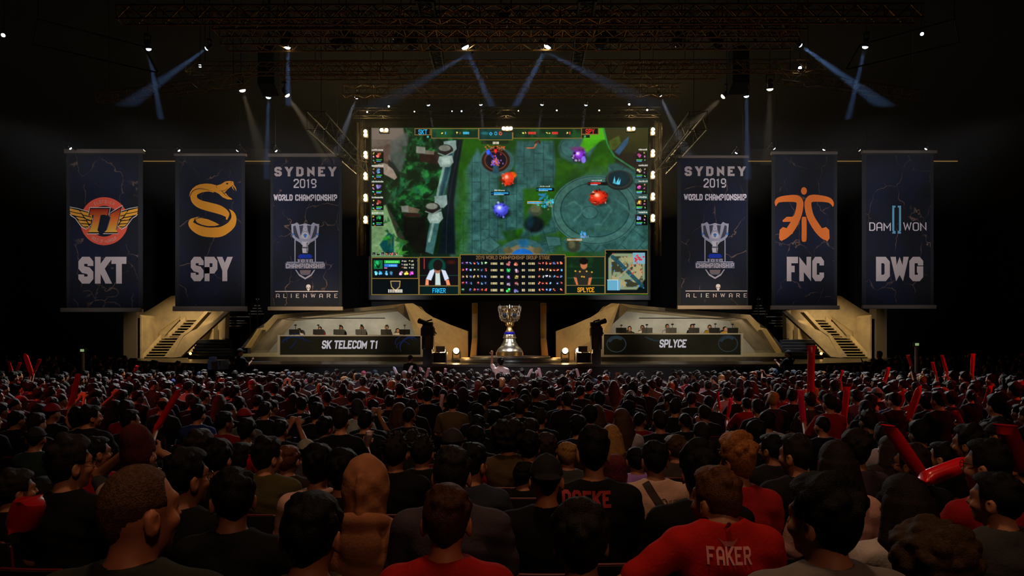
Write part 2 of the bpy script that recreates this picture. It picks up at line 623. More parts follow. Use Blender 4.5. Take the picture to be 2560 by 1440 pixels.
# ---------------------------------------------------------------- player booths
def booth(flip):
    side = 'left' if not flip else 'right'
    M = (lambda q: mirror(q)) if flip else (lambda q: q)
    lab = ('tan angular player booth open to the hall with the blue and grey team desk' if not flip
           else 'tan angular player booth open to the hall with the green tinted team desk')
    t = thing('player_booth', lab, 'stage booth', (X(2560 - 840 if flip else 840, 34), 34, DZ))
    leg = [(604, 892), (607, 876), (644, 822), (660, 818), (660, 812), (685, 787), (694, 797), (626, 876), (618, 892)]
    MB().slab(M(leg), 33.6, 36.4).build('side_post', STONE, t)
    beam = [(685, 787), (940, 766), (1011, 759), (984, 770), (694, 797)]
    MB().slab(M(beam), 33.6, 36.4).build('roof_beam', STONE, t)
    fac = [(984, 770, 33.62), (1011, 759, 33.2), (1057, 838, 33.0), (1057, 894, 33.0), (1051, 894, 33.3), (1050, 830, 33.4), (1031, 808, 33.6)]
    slabv(M(fac), 2.6).build('facet', STONE, t)
    wing = [(1011, 759, 33.3), (1031, 758, 33.4), (1040, 763, 33.5), (1050, 766, 33.5), (1062, 780, 33.7), (1082, 793, 33.8), (1090, 796, 33.9), (1124, 811, 34.0), (1170, 828, 34.1),
            (1170, 900, 34.1), (1057, 900.2, 33.1), (1057, 838, 33.1)]
    slabv(M(wing), 0.4).build('wing_wall', STONE, t)
    rib = [(604, 892, 33.2), (616, 871, 33.2), (648, 821, 33.2), (656, 824, 33.2), (640, 850, 33.2), (614, 892, 33.2)]
    slabv(M(rib), 0.4).build('corner_rib', STONE, t)
    back = [(596, 896), (600, 872), (640, 822), (690, 790), (940, 770), (1020, 763), (1062, 830), (1062, 896)]
    MB().slab(M(back), 36.3, 36.6).build('back_wall', STONE_IN, t)
    xs = sorted((X(M([(598, 0)])[0][0], 33), X(M([(1056, 0)])[0][0], 33)))
    MB().bbox(xs[0], xs[1], 32.99, 36.28, DZ, 1.86).build('platform', STONE_IN, t)
    xs = sorted((X(M([(582, 0)])[0][0], 31.8), X(M([(1060, 0)])[0][0], 31.8)))
    MB().bbox(xs[0], xs[1], 31.4, 32.98, DZ, 1.69).build('front_step', mat('step_panel', rgb(110, 102, 94), 0.3, noise=(1.0, rgb(62, 58, 55), 0.2)), t)
    # the strip lamp under the roof that lights the back wall
    xa, xb = sorted((X(M([(720, 0)])[0][0], 34), X(M([(960, 0)])[0][0], 34)))
    ls = thing('booth_lamp', 'slim strip lamp under the roof of the %s' % ('blue and grey team booth' if not flip else 'green tinted team booth'), 'lamp', ((xa + xb) / 2, 34.2, Z(792, 34)))
    MB().bbox(xa, xb, 34.15, 34.3, Z(796, 34), Z(794, 34)).build('housing', BLACK, ls)
    cx = (xa + xb) / 2
    light('AREA', 'booth_wash', (cx, 34.2, Z(797, 34)), (cx, 36.0, 2.0), 118, (1.0, 0.93, 0.8), xb - xa, 0.25)
    return t


booth(False)
booth(True)


# ---------------------------------------------------------------- desks
def desk(x0, x1, y0, y1, text, tx, flip):
    d = 32.0
    lab = 'long grey framed player desk with %s' % ('the lettering SK TELECOM T1 and blue swirls' if not flip else 'the lettering SPLYCE and dark round shapes')
    t = thing('player_desk', lab, 'desk', (X((x0 + x1) / 2, d), d, 1.69))
    zt, zb = Z(y0, d), 1.69
    xa, xb = X(x0, d), X(x1, d)
    fw = 0.11
    fr = MB()
    fr.bbox(xa, xb, d - 0.06, d + 0.06, zb, zb + 0.09).bbox(xa, xb, d - 0.06, d + 0.06, zt - 0.06, zt)
    fr.bbox(xa, xa + fw, d - 0.06, d + 0.06, zb + 0.09, zt - 0.06).bbox(xb - fw, xb, d - 0.06, d + 0.06, zb + 0.09, zt - 0.06)
    fr.build('front_frame', GREYM, t)
    MB().bbox(xa, xb, d + 0.06, d + 0.95, zt - 0.05, zt).build('desk_top', GREYM, t)
    for q in (xa + 0.05, xb - 0.05):
        MB().bbox(q - 0.05, q + 0.05, d + 0.07, d + 0.9, 1.69, zt - 0.05).build('end_panel', GREYM, t)
    pan = MB().bbox(xa + fw, xb - fw, d - 0.02, d + 0.05, zb + 0.09, zt - 0.06).build('led_front', mat('desk_screen', rgb(26, 27, 30), 0.2, noise=(0.8, rgb(40, 44, 40), 0.3)), t)
    dd = d - 0.025
    sh = []
    if not flip:
        for cx, cy, r in ((1011, 857, 24), (1008, 866, 17), (738, 850, 22)):
            sh.append(ring(cx, cy, r - 2.2, r, 30, ry=0.75, a0=math.pi * 0.9, a1=math.pi * 1.9))
        sh += [ribbon([(704, 857), (716, 846), (732, 842), (752, 845), (768, 852), (778, 855)], [2, 4, 3, 3, 2.5, 1]),
               ribbon([(724, 872), (730, 866), (737, 858), (742, 848)], [1, 2.5, 2, 1]),
               ribbon([(1003, 880), (1000, 868), (1004, 856), (1016, 846), (1034, 843), (1042, 851)], [1, 3, 4, 5, 4, 1])]
        col = emission('desk_blue', rgb(34, 46, 92), 0.4)
    else:
        for cx, cy, r in ((1541, 860, 25), (1820, 859, 25)):
            sh.append(ring(cx, cy, r - 2.6, r, 40, ry=0.84))
            sh.append(ring(cx, cy, r - 10, r - 3, 30, ry=0.84, a0=math.pi * 1.1, a1=math.pi * 1.75))
        sh += [ribbon([(1612, 842), (1622, 846), (1640, 852), (1660, 848)], [1, 4, 3, 1])]
        col = emission('desk_teal', rgb(62, 78, 84), 0.35)
    for q_ in sh:
        flat([q_], dd).build('swirl_print', col, pan)
    flat([letters(text, tx[0], tx[1], tx[2], tx[3], t=1.75, slant=0.14, gap=2.2)], dd - 0.004).build('lettering', emission('desk_letters', rgb(196, 192, 198), 0.8), pan, label='pale slanted lettering')
    return t


desk(695, 1057.5, 837.5, 890, 'SK TELECOM T1', (804, 946, 851, 872), False)
desk(1503.5, 1857, 833, 889, 'SPLYCE', (1648, 1717, 848.5, 869), True)

# monitors and microphones on the desks
SCRN_BACK = mat('monitor_back', rgb(24, 27, 28), 0.3)
def monitor(px, py, n, desk_name, zt):
    d = 32.45
    t = thing('monitor', 'black flat monitor seen from behind, %s from the left on the %s desk' % (ordinal(n), desk_name), 'monitor', (X(px, d), d, zt), group='monitors on the ' + desk_name + ' desk')
    w = 13.2 * d / F
    zc = Z(py, d)
    MB().bbox(X(px, d) - w, X(px, d) + w, d - 0.02, d + 0.03, zc - 0.125, zc + 0.125).build('panel', SCRN_BACK, t)
    MB().bbox(X(px, d) - w + .02, X(px, d) + w - .02, d + 0.03, d + 0.034, zc - .11, zc + .11).build('display', emission('monitor_glow', rgb(170, 190, 220), 2.2), t)
    MB().bbox(X(px, d) - 0.03, X(px, d) + 0.03, d - 0.06, d - 0.02, zt + 0.01, zc + 0.06).build('stand', BLACKP, t)
    MB().bbox(X(px, d) - 0.12, X(px, d) + 0.12, d - 0.1, d + 0.1, zt, zt + 0.015).build('foot', BLACKP, t)


def mic(px, py, n, desk_name, zt):
    d = 32.7
    t = thing('microphone_stand', 'slim black microphone arm rising behind the monitors, %s on the %s desk' % (ordinal(n), desk_name), 'microphone', (X(px, d), d, zt), group='microphones on the ' + desk_name + ' desk')
    x = X(px, d)
    zz = Z(py, d)
    MB().bar((x, d, zt), (x, d, zz), 0.012).build('arm', BLACKP, t)
    MB().ball((x, d - 0.02, zz), 0.045, 8, 6, (1.5, 1, 0.9)).build('capsule', BLACKP, t)


for n, px in enumerate((736, 796, 847, 902, 965, 1012)):
    monitor(px, 830, n + 1, 'grey and blue', Z(837.5, 32.0))
    mic(px + (3, 0, 4, 2, 2, 0)[n], (813, 813, 814, 813, 814, 813)[n], n + 1, 'grey and blue', Z(837.5, 32.0))
for n, px in enumerate((1553, 1618, 1678, 1735, 1786, 1832)):
    monitor(px, 826, n + 1, 'green tinted', Z(833, 32.0))
    mic(px + (0, -1, 3, 0, 2, -1)[n], (813, 812, 811, 811, 810, 811)[n], n + 1, 'green tinted', Z(833, 32.0))

# ---------------------------------------------------------------- centre: pillars, dark recess, round step, trophy
for px0, px1, wb in ((1180, 1193, -1), (1352, 1366, 1)):
    d = 34.0
    nm = 'facing the blue team booth' if wb < 0 else 'facing the green team booth'
    t = thing('stage_pillar', 'tall flat tan pillar beside the trophy, on the side ' + nm, 'pillar', (X((px0 + px1) / 2, d), d, DZ))
    MB().bbox(X(px0, d), X(px1, d), d, d + 0.7, Z(846, d), Z(757, d)).build('shaft', STONE, t)
    a, b = (1174, 1190) if wb < 0 else (1355, 1372)
    foot = [(px0, 846), (px1, 846), (b, 901), (a, 901)]
    MB().slab(foot, d - 0.25, d + 0.7).build('plinth', STONE, t)
    MB().bbox(X(px0, d) - 0.005, X(px1, d) + 0.005, d - 0.02, d + 0.2, Z(784, d), Z(764, d)).build('brass_plate', mat('brass_plate', rgb(170, 130, 50), 0.3, 0.9), t)
rec = MB().bbox(X(1186, 35), X(1360, 35), 35.0, 35.3, DZ, Z(752, 35)).build('recess_screen', mat('dark_screen', rgb(14, 16, 17), 0.3))
tag(rec, 'dark unlit screen behind the trophy between the two tan pillars', 'screen')
hd = MB().bbox(X(928, 38), X(1620, 38), 38.0, 39, Z(774, 38), Z(746, 38)).build('screen_plinth', BLACK)
tag(hd, 'black box beam that carries the giant screen above the trophy', 'beam', kind='thing')

st = thing('round_step', 'low round two-step dais that carries the trophy', 'dais', (0, 29.6, DZ))
half = lambda r, z0, z1: MB().lathe([(r - 0.03, z0), (r, z0 + 0.02), (r, z1 - 0.03), (r - 0.02, z1)], 64, (X(1276, 29.6), 29.6, 0))
half(2.55, DZ, DZ + 0.17).build('lower_disc', DECK, st, smooth=True)
half(1.72, DZ + 0.17, DZ + 0.26).build('upper_disc', mat('disc_grey', rgb(120, 112, 108), 0.3), st, smooth=True)

SILVER = mat('silver', rgb(232, 230, 226), 0.34, 1.0, noise=(9, rgb(150, 145, 138), 0.2))
GILT = mat('gilt_silver', rgb(215, 185, 130), 0.36, 1.0)
BLUE = mat('blue_enamel', rgb(20, 20, 170), 0.15)


def trophy():
    d = 29.6
    s = d / F
    cx = X(1274, d)
    zb = DZ + 0.26
    ped = MB().lathe([(34 * s, 0), (34 * s, 8.5 * s), (33 * s, 9 * s)], 48, (cx, d, zb)).build('trophy_plinth', mat('plinth_brass', rgb(120, 98, 62), 0.35, 0.7), smooth=True)
    tag(ped, 'low round brass plinth under the silver trophy', 'plinth')
    z0 = zb + 9 * s
    t = thing('trophy', 'huge silver trophy cup with a blue band, lit on the round dais', 'trophy', (cx, d, z0))
    c = (cx, d, z0)
    S = lambda pr: [(r * s, h * s) for r, h in pr]
    base = [(32.5, 0), (33, 2), (31.5, 4), (31, 6), (27, 11), (24, 13.5), (22.5, 15), (20, 19), (19.6, 20.5), (17.5, 23), (15.5, 28), (14, 33), (13.6, 34)]
    MB().lathe(S(base), 48, c).build('bell_base', SILVER, t, smooth=True)
    MB().lathe(S([(14.5, 33.5), (16, 35), (16, 37), (14.5, 38.5), (14.8, 40), (14, 43), (13, 44.5)]), 32, c, wob=lambda a, h: 1 + 0.05 * math.cos(14 * a)).build('knop', SILVER, t, smooth=True)
    MB().lathe(S([(12, 44), (13, 45.5), (13, 48), (12, 50.5), (10, 51.5)]), 32, c, wob=lambda a, h: 1 + 0.05 * math.cos(8 * a)).build('blue_band', BLUE, t, smooth=True)
    MB().lathe(S([(11.5, 51), (9.5, 53), (7.5, 57), (6.2, 62), (6.2, 64), (8.2, 65.5), (10.4, 68), (10.6, 72), (9.2, 74.5), (8, 76)]), 32, c).build('stem', GILT, t, smooth=True)
    MB().lathe(S([(8, 75), (14, 79), (19, 84), (22, 91), (24, 100), (25.6, 110), (26.6, 114), (24.6, 114), (22, 108), (18, 92), (0.5, 84)]), 48, c, wob=lambda a, h: 1 + 0.03 * math.cos(6 * a)).build('bowl', mat('gilt_dark', rgb(170, 140, 88), 0.36, 1.0), t, smooth=True)
    # six ornamental wings round the bowl, each with scroll beads and a spike
    for k in range(6):
        a = math.pi / 6 + k * math.pi / 3 + math.pi / 2 - math.pi / 6
        ca, sa = math.cos(a), math.sin(a)
        b = MB()
        q = lambda r, h, o=0: Vector((cx + (r * ca - o * sa) * s, d + (r * sa + o * ca) * s, z0 + h * s))
        path = [(9, 75, 0), (16, 79, 0), (22, 84, 0), (25.5, 91, 0), (26.2, 98, 0), (28.4, 104, 0), (29, 110, 0)]
        for sgn in (-1, 1):
            pts = [q(r, h, sgn * (2.2 + 3.8 * (h - 75) / 35)) for r, h, o in path]
            for i in range(len(pts) - 1):
                b.bar(pts[i], pts[i + 1], (2.1 - i * 0.12) * s, 7)
            for i in (2, 3, 4, 5, 6):
                b.ball(pts[i], (2.5 - 0.15 * i) * s, 8, 6)
        b.bar(q(28, 108, 0), q(27.5, 119, 0), 2.2 * s, 8, 0.2 * s)
        b.bar(q(28.5, 108, -6), q(28, 115.5, -6.5), 1.6 * s, 8, 0.2 * s)
        b.bar(q(28.5, 108, 6), q(28, 115.5, 6.5), 1.6 * s, 8, 0.2 * s)
        w = b.build('bowl_wing', SILVER, t, smooth=True)
        a2 = a + math.pi / 6
        ca, sa = math.cos(a2), math.sin(a2)
        b = MB()
        qq = lambda r, h, o=0: Vector((cx + (r * ca - o * sa) * s, d + (r * sa + o * ca) * s, z0 + h * s))
        n = 18
        ov = [qq(24.5 - abs(math.sin(math.pi * 2 * i / n)) * 0.8, 92 + 9 * math.sin(2 * math.pi * i / n), 6.8 * math.cos(2 * math.pi * i / n)) for i in range(n + 1)]
        b.tube(ov, 1.3 * s, 6)
        for hh, rr in ((102, 2.4), (106, 1.8), (80, 2.6)):
            b.ball(qq(25 if hh > 90 else 19, hh, 0), rr * s, 8, 6)
        for o in (-4, 4):
            b.ball(qq(25.5, 106, o), 2.0 * s, 8, 6)
        cart = b.build('cartouche', SILVER, t, smooth=True)
        MB().ball(qq(23.4, 92, 0), 4.2 * s, 12, 8, (1, 1, 1.25)).build('gem', mat('gem_dark', rgb(30, 40, 60), 0.08), cart, smooth=True)
    MB().lathe(S([(25.6, 111), (27.2, 112), (27.4, 114), (26.4, 115), (25, 113.5)]), 48, c).build('rim', SILVER, t, smooth=True)
    light('SPOT', 'trophy_key', (cx, 24.0, 8.4), (cx, d, 2.7), 2400, (1.0, 0.95, 0.9), 0.25, angle=16, blend=0.4)
    light('SPOT', 'trophy_side', (cx - 6, 26.0, 7.0), (cx, d, 2.7), 500, (1.0, 0.85, 0.65), 0.25, angle=18, blend=0.4)  # side spots added to brighten the silver
    light('SPOT', 'trophy_side', (cx + 6, 26.0, 7.0), (cx, d, 2.7), 500, (1.0, 0.85, 0.65), 0.25, angle=18, blend=0.4)


trophy()


# ---------------------------------------------------------------- big stairs at both ends of the stage
def stairs(flip):
    mid = 1264.5
    M = (lambda q: mirror(q, mid)) if flip else (lambda q: list(q))
    x1 = lambda px: M([(px, 0)])[0][0]
    where = 'beside the winged and snake banners' if not flip else 'beside the orange and turquoise banners'
    t = thing('stage_stairs', 'steep tan stage stairs with open treads, ' + where, 'stairs', (X(x1(430), 40), 40, DZ))
    tw = [(351, 786), (377, 772), (427, 740), (446, 738), (556, 738), (556, 870), (351, 899)]
    MB().slab(M(tw), 42.2, 42.6).build('back_wall', STONE, t)
    end = [(350, 787), (354, 792), (354, 895), (350, 896)]
    MB().slab(M(end), 40.6, 42.2).build('end_wall', STONE, t)

    def flight(b0, b1, t0, t1, d0, d1, n, nm):
        for i in range(n):
            f = i / (n - 1)
            xa, xb = b0[0] + (t0[0] - b0[0]) * f, b1[0] + (t1[0] - b1[0]) * f
            y = b0[1] + (t0[1] - b0[1]) * f
            d = d0 + (d1 - d0) * f
            pa, pb = sorted((X(x1(xa), d), X(x1(xb), d)))
            MB().bbox(pa, pb, d, d + 0.34, Z(y, d) - 0.05, Z(y, d)).build('tread', mat('tread_edge', rgb(150, 134, 98), 0.5), t)

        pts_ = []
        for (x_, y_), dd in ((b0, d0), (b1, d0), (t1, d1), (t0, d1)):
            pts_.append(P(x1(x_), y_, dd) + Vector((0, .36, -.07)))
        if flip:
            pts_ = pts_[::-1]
        MB().prism(pts_, [v + Vector((0, .2, -.12)) for v in pts_]).build('gap_dark_sheet', BLACK, t)  # black sheet added behind the treads to darken the gaps between them
        for (q, r_) in ((b0, t0),):
            a, b = P(x1(q[0] - 3), q[1], d0), P(x1(r_[0] - 3), r_[1], d1)
            m = MB()
            m.prism([a + Vector((0, 0, 0.16)), b + Vector((0, 0, 0.16)), b - Vector((0, 0, 0.16)), a - Vector((0, 0, 0.16))],
                    [v + Vector((0, 0.5, 0)) for v in (a + Vector((0, 0, 0.16)), b + Vector((0, 0, 0.16)), b - Vector((0, 0, 0.16)), a - Vector((0, 0, 0.16)))])
            m.build('stringer', STONE, t)

    flight((361, 891), (410, 891), (405, 843), (446, 843), 39.8, 41.0, 8, 'lower')
    flight((424, 839), (452, 839), (466, 798), (498, 798), 41.1, 42.0, 7, 'upper')
    MB().slab(M([(410, 892), (428, 894), (458, 840), (478, 826), (520, 780), (512, 778), (474, 820), (452, 836)]), 39.7, 40.2).build('wide_stringer', STONE, t)
    MB().slab(M([(428, 894), (452, 892), (494, 851), (572, 780), (562, 778), (530, 806), (478, 828), (458, 842)]), 39.4, 39.7).build('wing_panel', STONE, t)
    MB().slab(M([(503, 805), (534, 800), (534, 848), (503, 850)]), 41.0, 41.6).build('column', STONE, t)
    MB().slab(M([(552, 776), (564, 776), (562, 846), (551, 846)]), 41.0, 41.6).build('column', STONE, t)
    # tubular hand rails
    for (a, b, da, db) in (((384, 884), (400, 856), 41.2, 41.9), ((397, 842), (452, 803), 41.2, 42.0)):
        p, q = P(x1(a[0]), a[1], da), P(x1(b[0]), b[1], db)
        MB().bar(p + Vector((0, 0, .25)), q + Vector((0, 0, .25)), 0.035).bar(p, p + Vector((0, 0, .25)), 0.03).bar(q, q + Vector((0, 0, .25)), 0.03).build('hand_rail', GILT, t)
    # the small dark steps between the stairs and the booth
    s2 = thing('side_steps', 'short dark steps by the foot of the tan stairs, ' + where, 'steps', (X(x1(530), 38), 38, DZ))
    for i in range(6):
        f = i / 5.0
        d = 37.2 + 2.2 * f
        pa, pb = sorted((X(x1(474 + 20 * f), d), X(x1(580 - 8 * f), d)))
        y = 887 - 38 * f
        MB().bbox(pa, pb, d, d + 0.46, max(DZ, Z(y, d) - 0.28), Z(y, d)).build('step', BLACK, s2)
        MB().bbox(pa, pb, d - 0.02, d + 0.03, Z(y, d) - 0.03, Z(y, d) + 0.005).build('nosing', mat('nosing', rgb(96, 88, 74), 0.4), s2)
    # warm lamps under the stairs
    lx = x1(479)
    lm = thing('floor_lamp', 'small warm floor lamp by the tan stairs, ' + where, 'lamp', (X(lx, 37), 37, DZ))
    MB().bbox(X(lx, 37) - 0.14, X(lx, 37) + 0.14, 36.9, 37.15, DZ, DZ + 0.22).build('housing', BLACKP, lm)
    MB().ball((X(lx, 37), 36.86, DZ + 0.3), 0.07).build('bulb', emission('warm_bulb', rgb(255, 190, 90), 6), lm)
    light('SPOT', 'stairs_wash', (X(x1(560), 39), 36.5, 8.5), (X(x1(440), 41), 41, 2.6), 4200, (1.0, 0.76, 0.42), 0.3, angle=44, blend=0.7)
    light('POINT', 'stairs_glow', (X(x1(470), 40.6), 41.0, DZ + 1.0), None, 30, (1.0, 0.7, 0.32), 0.3)


stairs(False)
stairs(True)


# dark scaffold frames that show between the banners and the booths
def scaffold(flip, where):
    x1 = (lambda px: 2 * 1270 - px) if flip else (lambda px: px)
    t = thing('scaffold', 'dark metal scaffold rungs showing ' + where, 'scaffold', (X(x1(640), 43), 43, DZ))
    for i, (a, b, y) in enumerate(((640, 648, 748), (636, 650, 764), (632, 653, 771), (626, 656, 778), (622, 660, 785), (568, 628, 792), (566, 612, 802), (570, 618, 808), (566, 604, 815))):
        MB().bar(P(x1(a), y, 43), P(x1(b), y, 43), 0.03).build('rung', GREYM, t)
    MB().bar(P(x1(644), 742, 43), P(x1(644), 880, 43), 0.05).build('post', STEEL, t)
    MB().bar(P(x1(626), 778, 43), P(x1(626), 895, 43), 0.05).build('post', STEEL, t)


scaffold(False, 'between the snake banner and its neighbour')
scaffold(True, 'between the orange logo banner and its neighbour')


# ---------------------------------------------------------------- camera pedestals on the deck edge
def pedestal(px0, px1, ytop, ybot, flip, where):
    d = 25.7
    x = X((px0 + px1) / 2, d)
    w = (px1 - px0) / 2 * d / F
    t = thing('camera_tower', 'tall black stage camera tower ' + where, 'camera tower', (x, d, DZ))
    zt = Z(ytop, d)
    MB().bbox(x - w * .8, x + w * .8, d - .2, d + .2, DZ, DZ + 0.55).build('base_box', BLACKP, t)
    for sx in (-1, 1):
        MB().bbox(x + sx * w * .82 - .04, x + sx * w * .82 + .04, d - .16, d + .16, DZ + .55, zt - .25).build('post', BLACKP, t)
    MB().bbox(x - w * .78, x + w * .78, d + .12, d + .15, DZ + .55, zt - .4).build('window', mat('smoked_glass', rgb(60, 56, 48), 0.1, trans=0.7), t)
    MB().bbox(x - w * 1.15, x + w * 1.15, d - .24, d + .24, zt - .42, zt - .12).build('head_box', BLACKP, t)
    MB().bbox(x - w, x + w, d - .2, d + .2, zt - .12, zt - .06).build('plate', STEEL, t)
    cam_ = MB().bbox(x - .2, x + .16, d - .08, d + .3, zt - .05, zt + .1).build('camera_body', BLACKP, t)
    sg = -1 if not flip else 1
    MB().bar((x + sg * .02, d - .05, zt + .05), (x + sg * .3, d - .3, zt + .14), .075, 10, .1).build('lens_hood', BLACKP, cam_)
    MB().bar((x - .1, d + .1, zt + .12), (x + .14, d + .1, zt + .2), .03, 8).build('viewfinder', BLACKP, cam_)
    MB().bar((x + w, d, zt - .2), (x + w * 1.5, d + .05, zt - .35), .02, 8).build('pan_handle', BLACKP, t)


pedestal(1056, 1084, 812, 911, False, 'beside the blue team desk')
pedestal(1478, 1503, 812, 909, True, 'beside the green tinted team desk')

for px, nm in ((1100, 'blue team'), (1458, 'green tinted team')):
    d = 26.6
    t = thing('equipment_case', 'low dark equipment case beside the camera tower at the %s desk' % nm, 'case', (X(px, d), d, DZ))
    MB().bbox(X(px, d) - .26, X(px, d) + .26, d - .2, d + .2, DZ + .03, DZ + .42).build('box', mat('case_panel', rgb(40, 36, 32), 0.2, 0.4), t)
    for sx in (-1, 1):
        MB().bbox(X(px, d) + sx * .26 - .02, X(px, d) + sx * .26 + .02, d - .22, d + .22, DZ + .02, DZ + .44).build('corner_edge', GREYM, t)
    l = thing('laptop', 'open laptop standing on the equipment case at the %s desk' % nm, 'laptop', (X(px, d), d, DZ + .44))
    MB().bbox(X(px, d) - .18, X(px, d) + .18, d - .12, d + .12, DZ + .44, DZ + .46).build('keyboard_base', BLACKP, l)
    m4 = Matrix.Rotation(0.35, 3, 'X')
    MB().box((X(px, d), d + .16, DZ + .56), (.36, .015, .24), m4).build('lid', GREYM, l)

# ================================================================ the six hanging banners
def marble():
    m = bpy.data.materials.new('marble_print')
    m.use_nodes = True
    nt = m.node_tree
    N = nt.nodes.new
    L = nt.links.new
    b = nt.nodes['Principled BSDF']
    b.inputs['Roughness'].default_value = 0.75
    b.inputs['Specular IOR Level'].default_value = 0.2
    tc = N('ShaderNodeTexCoord')
    geo = N('ShaderNodeNewGeometry')
    n1 = N('ShaderNodeTexNoise'); n1.inputs['Scale'].default_value = 0.9; n1.inputs['Detail'].default_value = 5; n1.inputs['Roughness'].default_value = 0.5
    L(geo.outputs['Position'], n1.inputs['Vector'])
    sc = N('ShaderNodeVectorMath'); sc.operation = 'SCALE'; sc.inputs[3].default_value = 1.3
    L(n1.outputs['Color'], sc.inputs[0])
    ad = N('ShaderNodeVectorMath'); ad.operation = 'ADD'
    L(geo.outputs['Position'], ad.inputs[0]); L(sc.outputs[0], ad.inputs[1])
    mp = N('ShaderNodeMapping'); mp.inputs['Rotation'].default_value = (0.4, 0.6, 0.5); mp.inputs['Scale'].default_value = (1.0, 1.0, 0.6)
    L(ad.outputs[0], mp.inputs['Vector'])
    vo = N('ShaderNodeTexVoronoi'); vo.feature = 'DISTANCE_TO_EDGE'; vo.inputs['Scale'].default_value = 0.75
    L(mp.outputs[0], vo.inputs['Vector'])
    r1 = N('ShaderNodeValToRGB'); r1.color_ramp.elements[0].position = 0.0; r1.color_ramp.elements[0].color = (1, 1, 1, 1)
    r1.color_ramp.elements[1].position = 0.013; r1.color_ramp.elements[1].color = (0, 0, 0, 1)
    L(vo.outputs['Distance'], r1.inputs['Fac'])
    n2 = N('ShaderNodeTexNoise'); n2.inputs['Scale'].default_value = 1.3; n2.inputs['Detail'].default_value = 5
    L(geo.outputs['Position'], n2.inputs['Vector'])
    r2 = N('ShaderNodeValToRGB'); r2.color_ramp.elements[0].position = 0.44; r2.color_ramp.elements[1].position = 0.62
    L(n2.outputs['Fac'], r2.inputs['Fac'])
    mu = N('ShaderNodeMath'); mu.operation = 'MULTIPLY'
    L(r1.outputs['Color'], mu.inputs[0]); L(r2.outputs['Color'], mu.inputs[1])
    n3 = N('ShaderNodeTexNoise'); n3.inputs['Scale'].default_value = 0.45; n3.inputs['Detail'].default_value = 6
    L(geo.outputs['Position'], n3.inputs['Vector'])
    r3 = N('ShaderNodeValToRGB')
    r3.color_ramp.elements[0].position = 0.36; r3.color_ramp.elements[0].color = rgb(25, 26, 30)
    r3.color_ramp.elements[1].position = 0.64; r3.color_ramp.elements[1].color = rgb(27, 32, 52)
    L(n3.outputs['Fac'], r3.inputs['Fac'])
    mx = N('ShaderNodeMix'); mx.data_type = 'RGBA'
    mx.inputs[7].default_value = rgb(128, 100, 84)
    L(mu.outputs[0], mx.inputs[0]); L(r3.outputs['Color'], mx.inputs[6])
    L(mx.outputs[2], b.inputs['Base Color'])
    return m


MARBLE = marble()
BORDER = mat('banner_border', rgb(24, 25, 30), 0.8)
PRINT = lambda n, c: mat('print_' + n, rgb(*c), 0.7, spec=0.2)
CREAM = PRINT('cream', (205, 186, 180))
PALE = PRINT('pale', (226, 214, 216))
BD = 31.0
D1, D2, D3, D4, D5, D6 = [BD - 0.012 * k for k in (2, 3, 4, 5, 6, 7)]


def banner(label, top, outer, inner, bot):
    """boxes (x0, x1, y0, y1) in picture pixels at the banners' depth"""
    t = thing('hanging_banner', label, 'banner', (X((outer[0] + outer[1]) / 2, BD), BD, Z(bot[3], BD)))
    for nm, q in (('top_bar', top), ('bottom_bar', bot)):
        MB().bbox(X(q[0], BD), X(q[1], BD), BD - .09, BD + .09, Z(q[3], BD), Z(q[2], BD)).build(nm, BARM, t)
    MB().bbox(X(outer[0], BD), X(outer[1], BD), BD, BD + .03, Z(bot[2], BD), Z(top[3], BD)).build('cloth_border', BORDER, t)
    cl = MB().bbox(X(inner[0], BD), X(inner[1], BD), BD - .014, BD - .002, Z(inner[3], BD), Z(inner[2], BD)).build('printed_cloth', MARBLE, t)
    for px in (outer[0] + 12, outer[1] - 12):
        MB().bar(P(px, top[2], BD), P(px, top[2], BD) + Vector((0, 0, 2.6)), 0.012).build('hanging_cable', STEEL, t)
    return t, cl


def pr(shapes, d, name, m, parent, label=None):
    return flat(shapes, d).build(name, m, parent, label=label)


# --- winged emblem banner
t, cl = banner('dark banner with a winged red ring emblem above the large letters SKT', (163, 360, 374, 384), (166, 357, 0, 0), (175, 345, 388, 768), (154, 352, 770, 780))
RED = PRINT('coral', (238, 92, 66))
K = PRINT('black', (18, 16, 16))
W = PRINT('white', (235, 215, 205))
GOLD = PRINT('gold', (236, 162, 52))
def zz(pts, ox=160, oy=370, k=3.43):
    return [(ox + x / k, oy + y / k) for x, y in pts]
cx, cy = 260.5, 553
ringo = pr([ring(cx, cy, 38.5, 60, 64)], D1, 'emblem_ring', RED, cl, 'coral red ring')
wing_out = zz([(50, 503), (120, 516), (225, 548), (255, 640), (190, 700), (150, 680), (130, 655), (95, 605), (62, 585), (50, 570)])
wr = [(2 * 259.5 - x, y) for x, y in wing_out]
pr([pg(*wing_out), pg(*wr)], D2, 'wing_outline', W, cl)
wi = zz([(50, 508), (120, 521), (222, 552), (250, 640), (190, 693), (153, 672), (135, 650), (98, 600), (64, 578), (50, 563)])
pr([pg(*wi), pg(*[(2 * 259.5 - x, y) for x, y in wi])], D3, 'wing_field', K, cl)
fe = []
for a in ([(50, 516), (128, 535), (150, 560), (95, 552), (50, 540)], [(50, 547), (95, 558), (150, 568), (166, 592), (105, 582), (58, 570)], [(140, 538), (215, 558), (240, 575), (240, 590), (165, 572), (150, 556)],
          [(100, 590), (165, 600), (195, 618), (130, 615)], [(165, 580), (238, 597), (235, 620), (190, 606)], [(120, 620), (190, 628), (205, 648), (140, 645)], [(198, 622), (232, 628), (228, 650), (212, 646)],
          [(142, 652), (205, 656), (215, 672), (165, 672)], [(170, 678), (220, 680), (205, 692)]):
    q = zz(a)
    fe += [pg(*q), pg(*[(2 * 259.5 - x, y) for x, y in q])]
pr(fe, D4, 'feather', GOLD, cl)
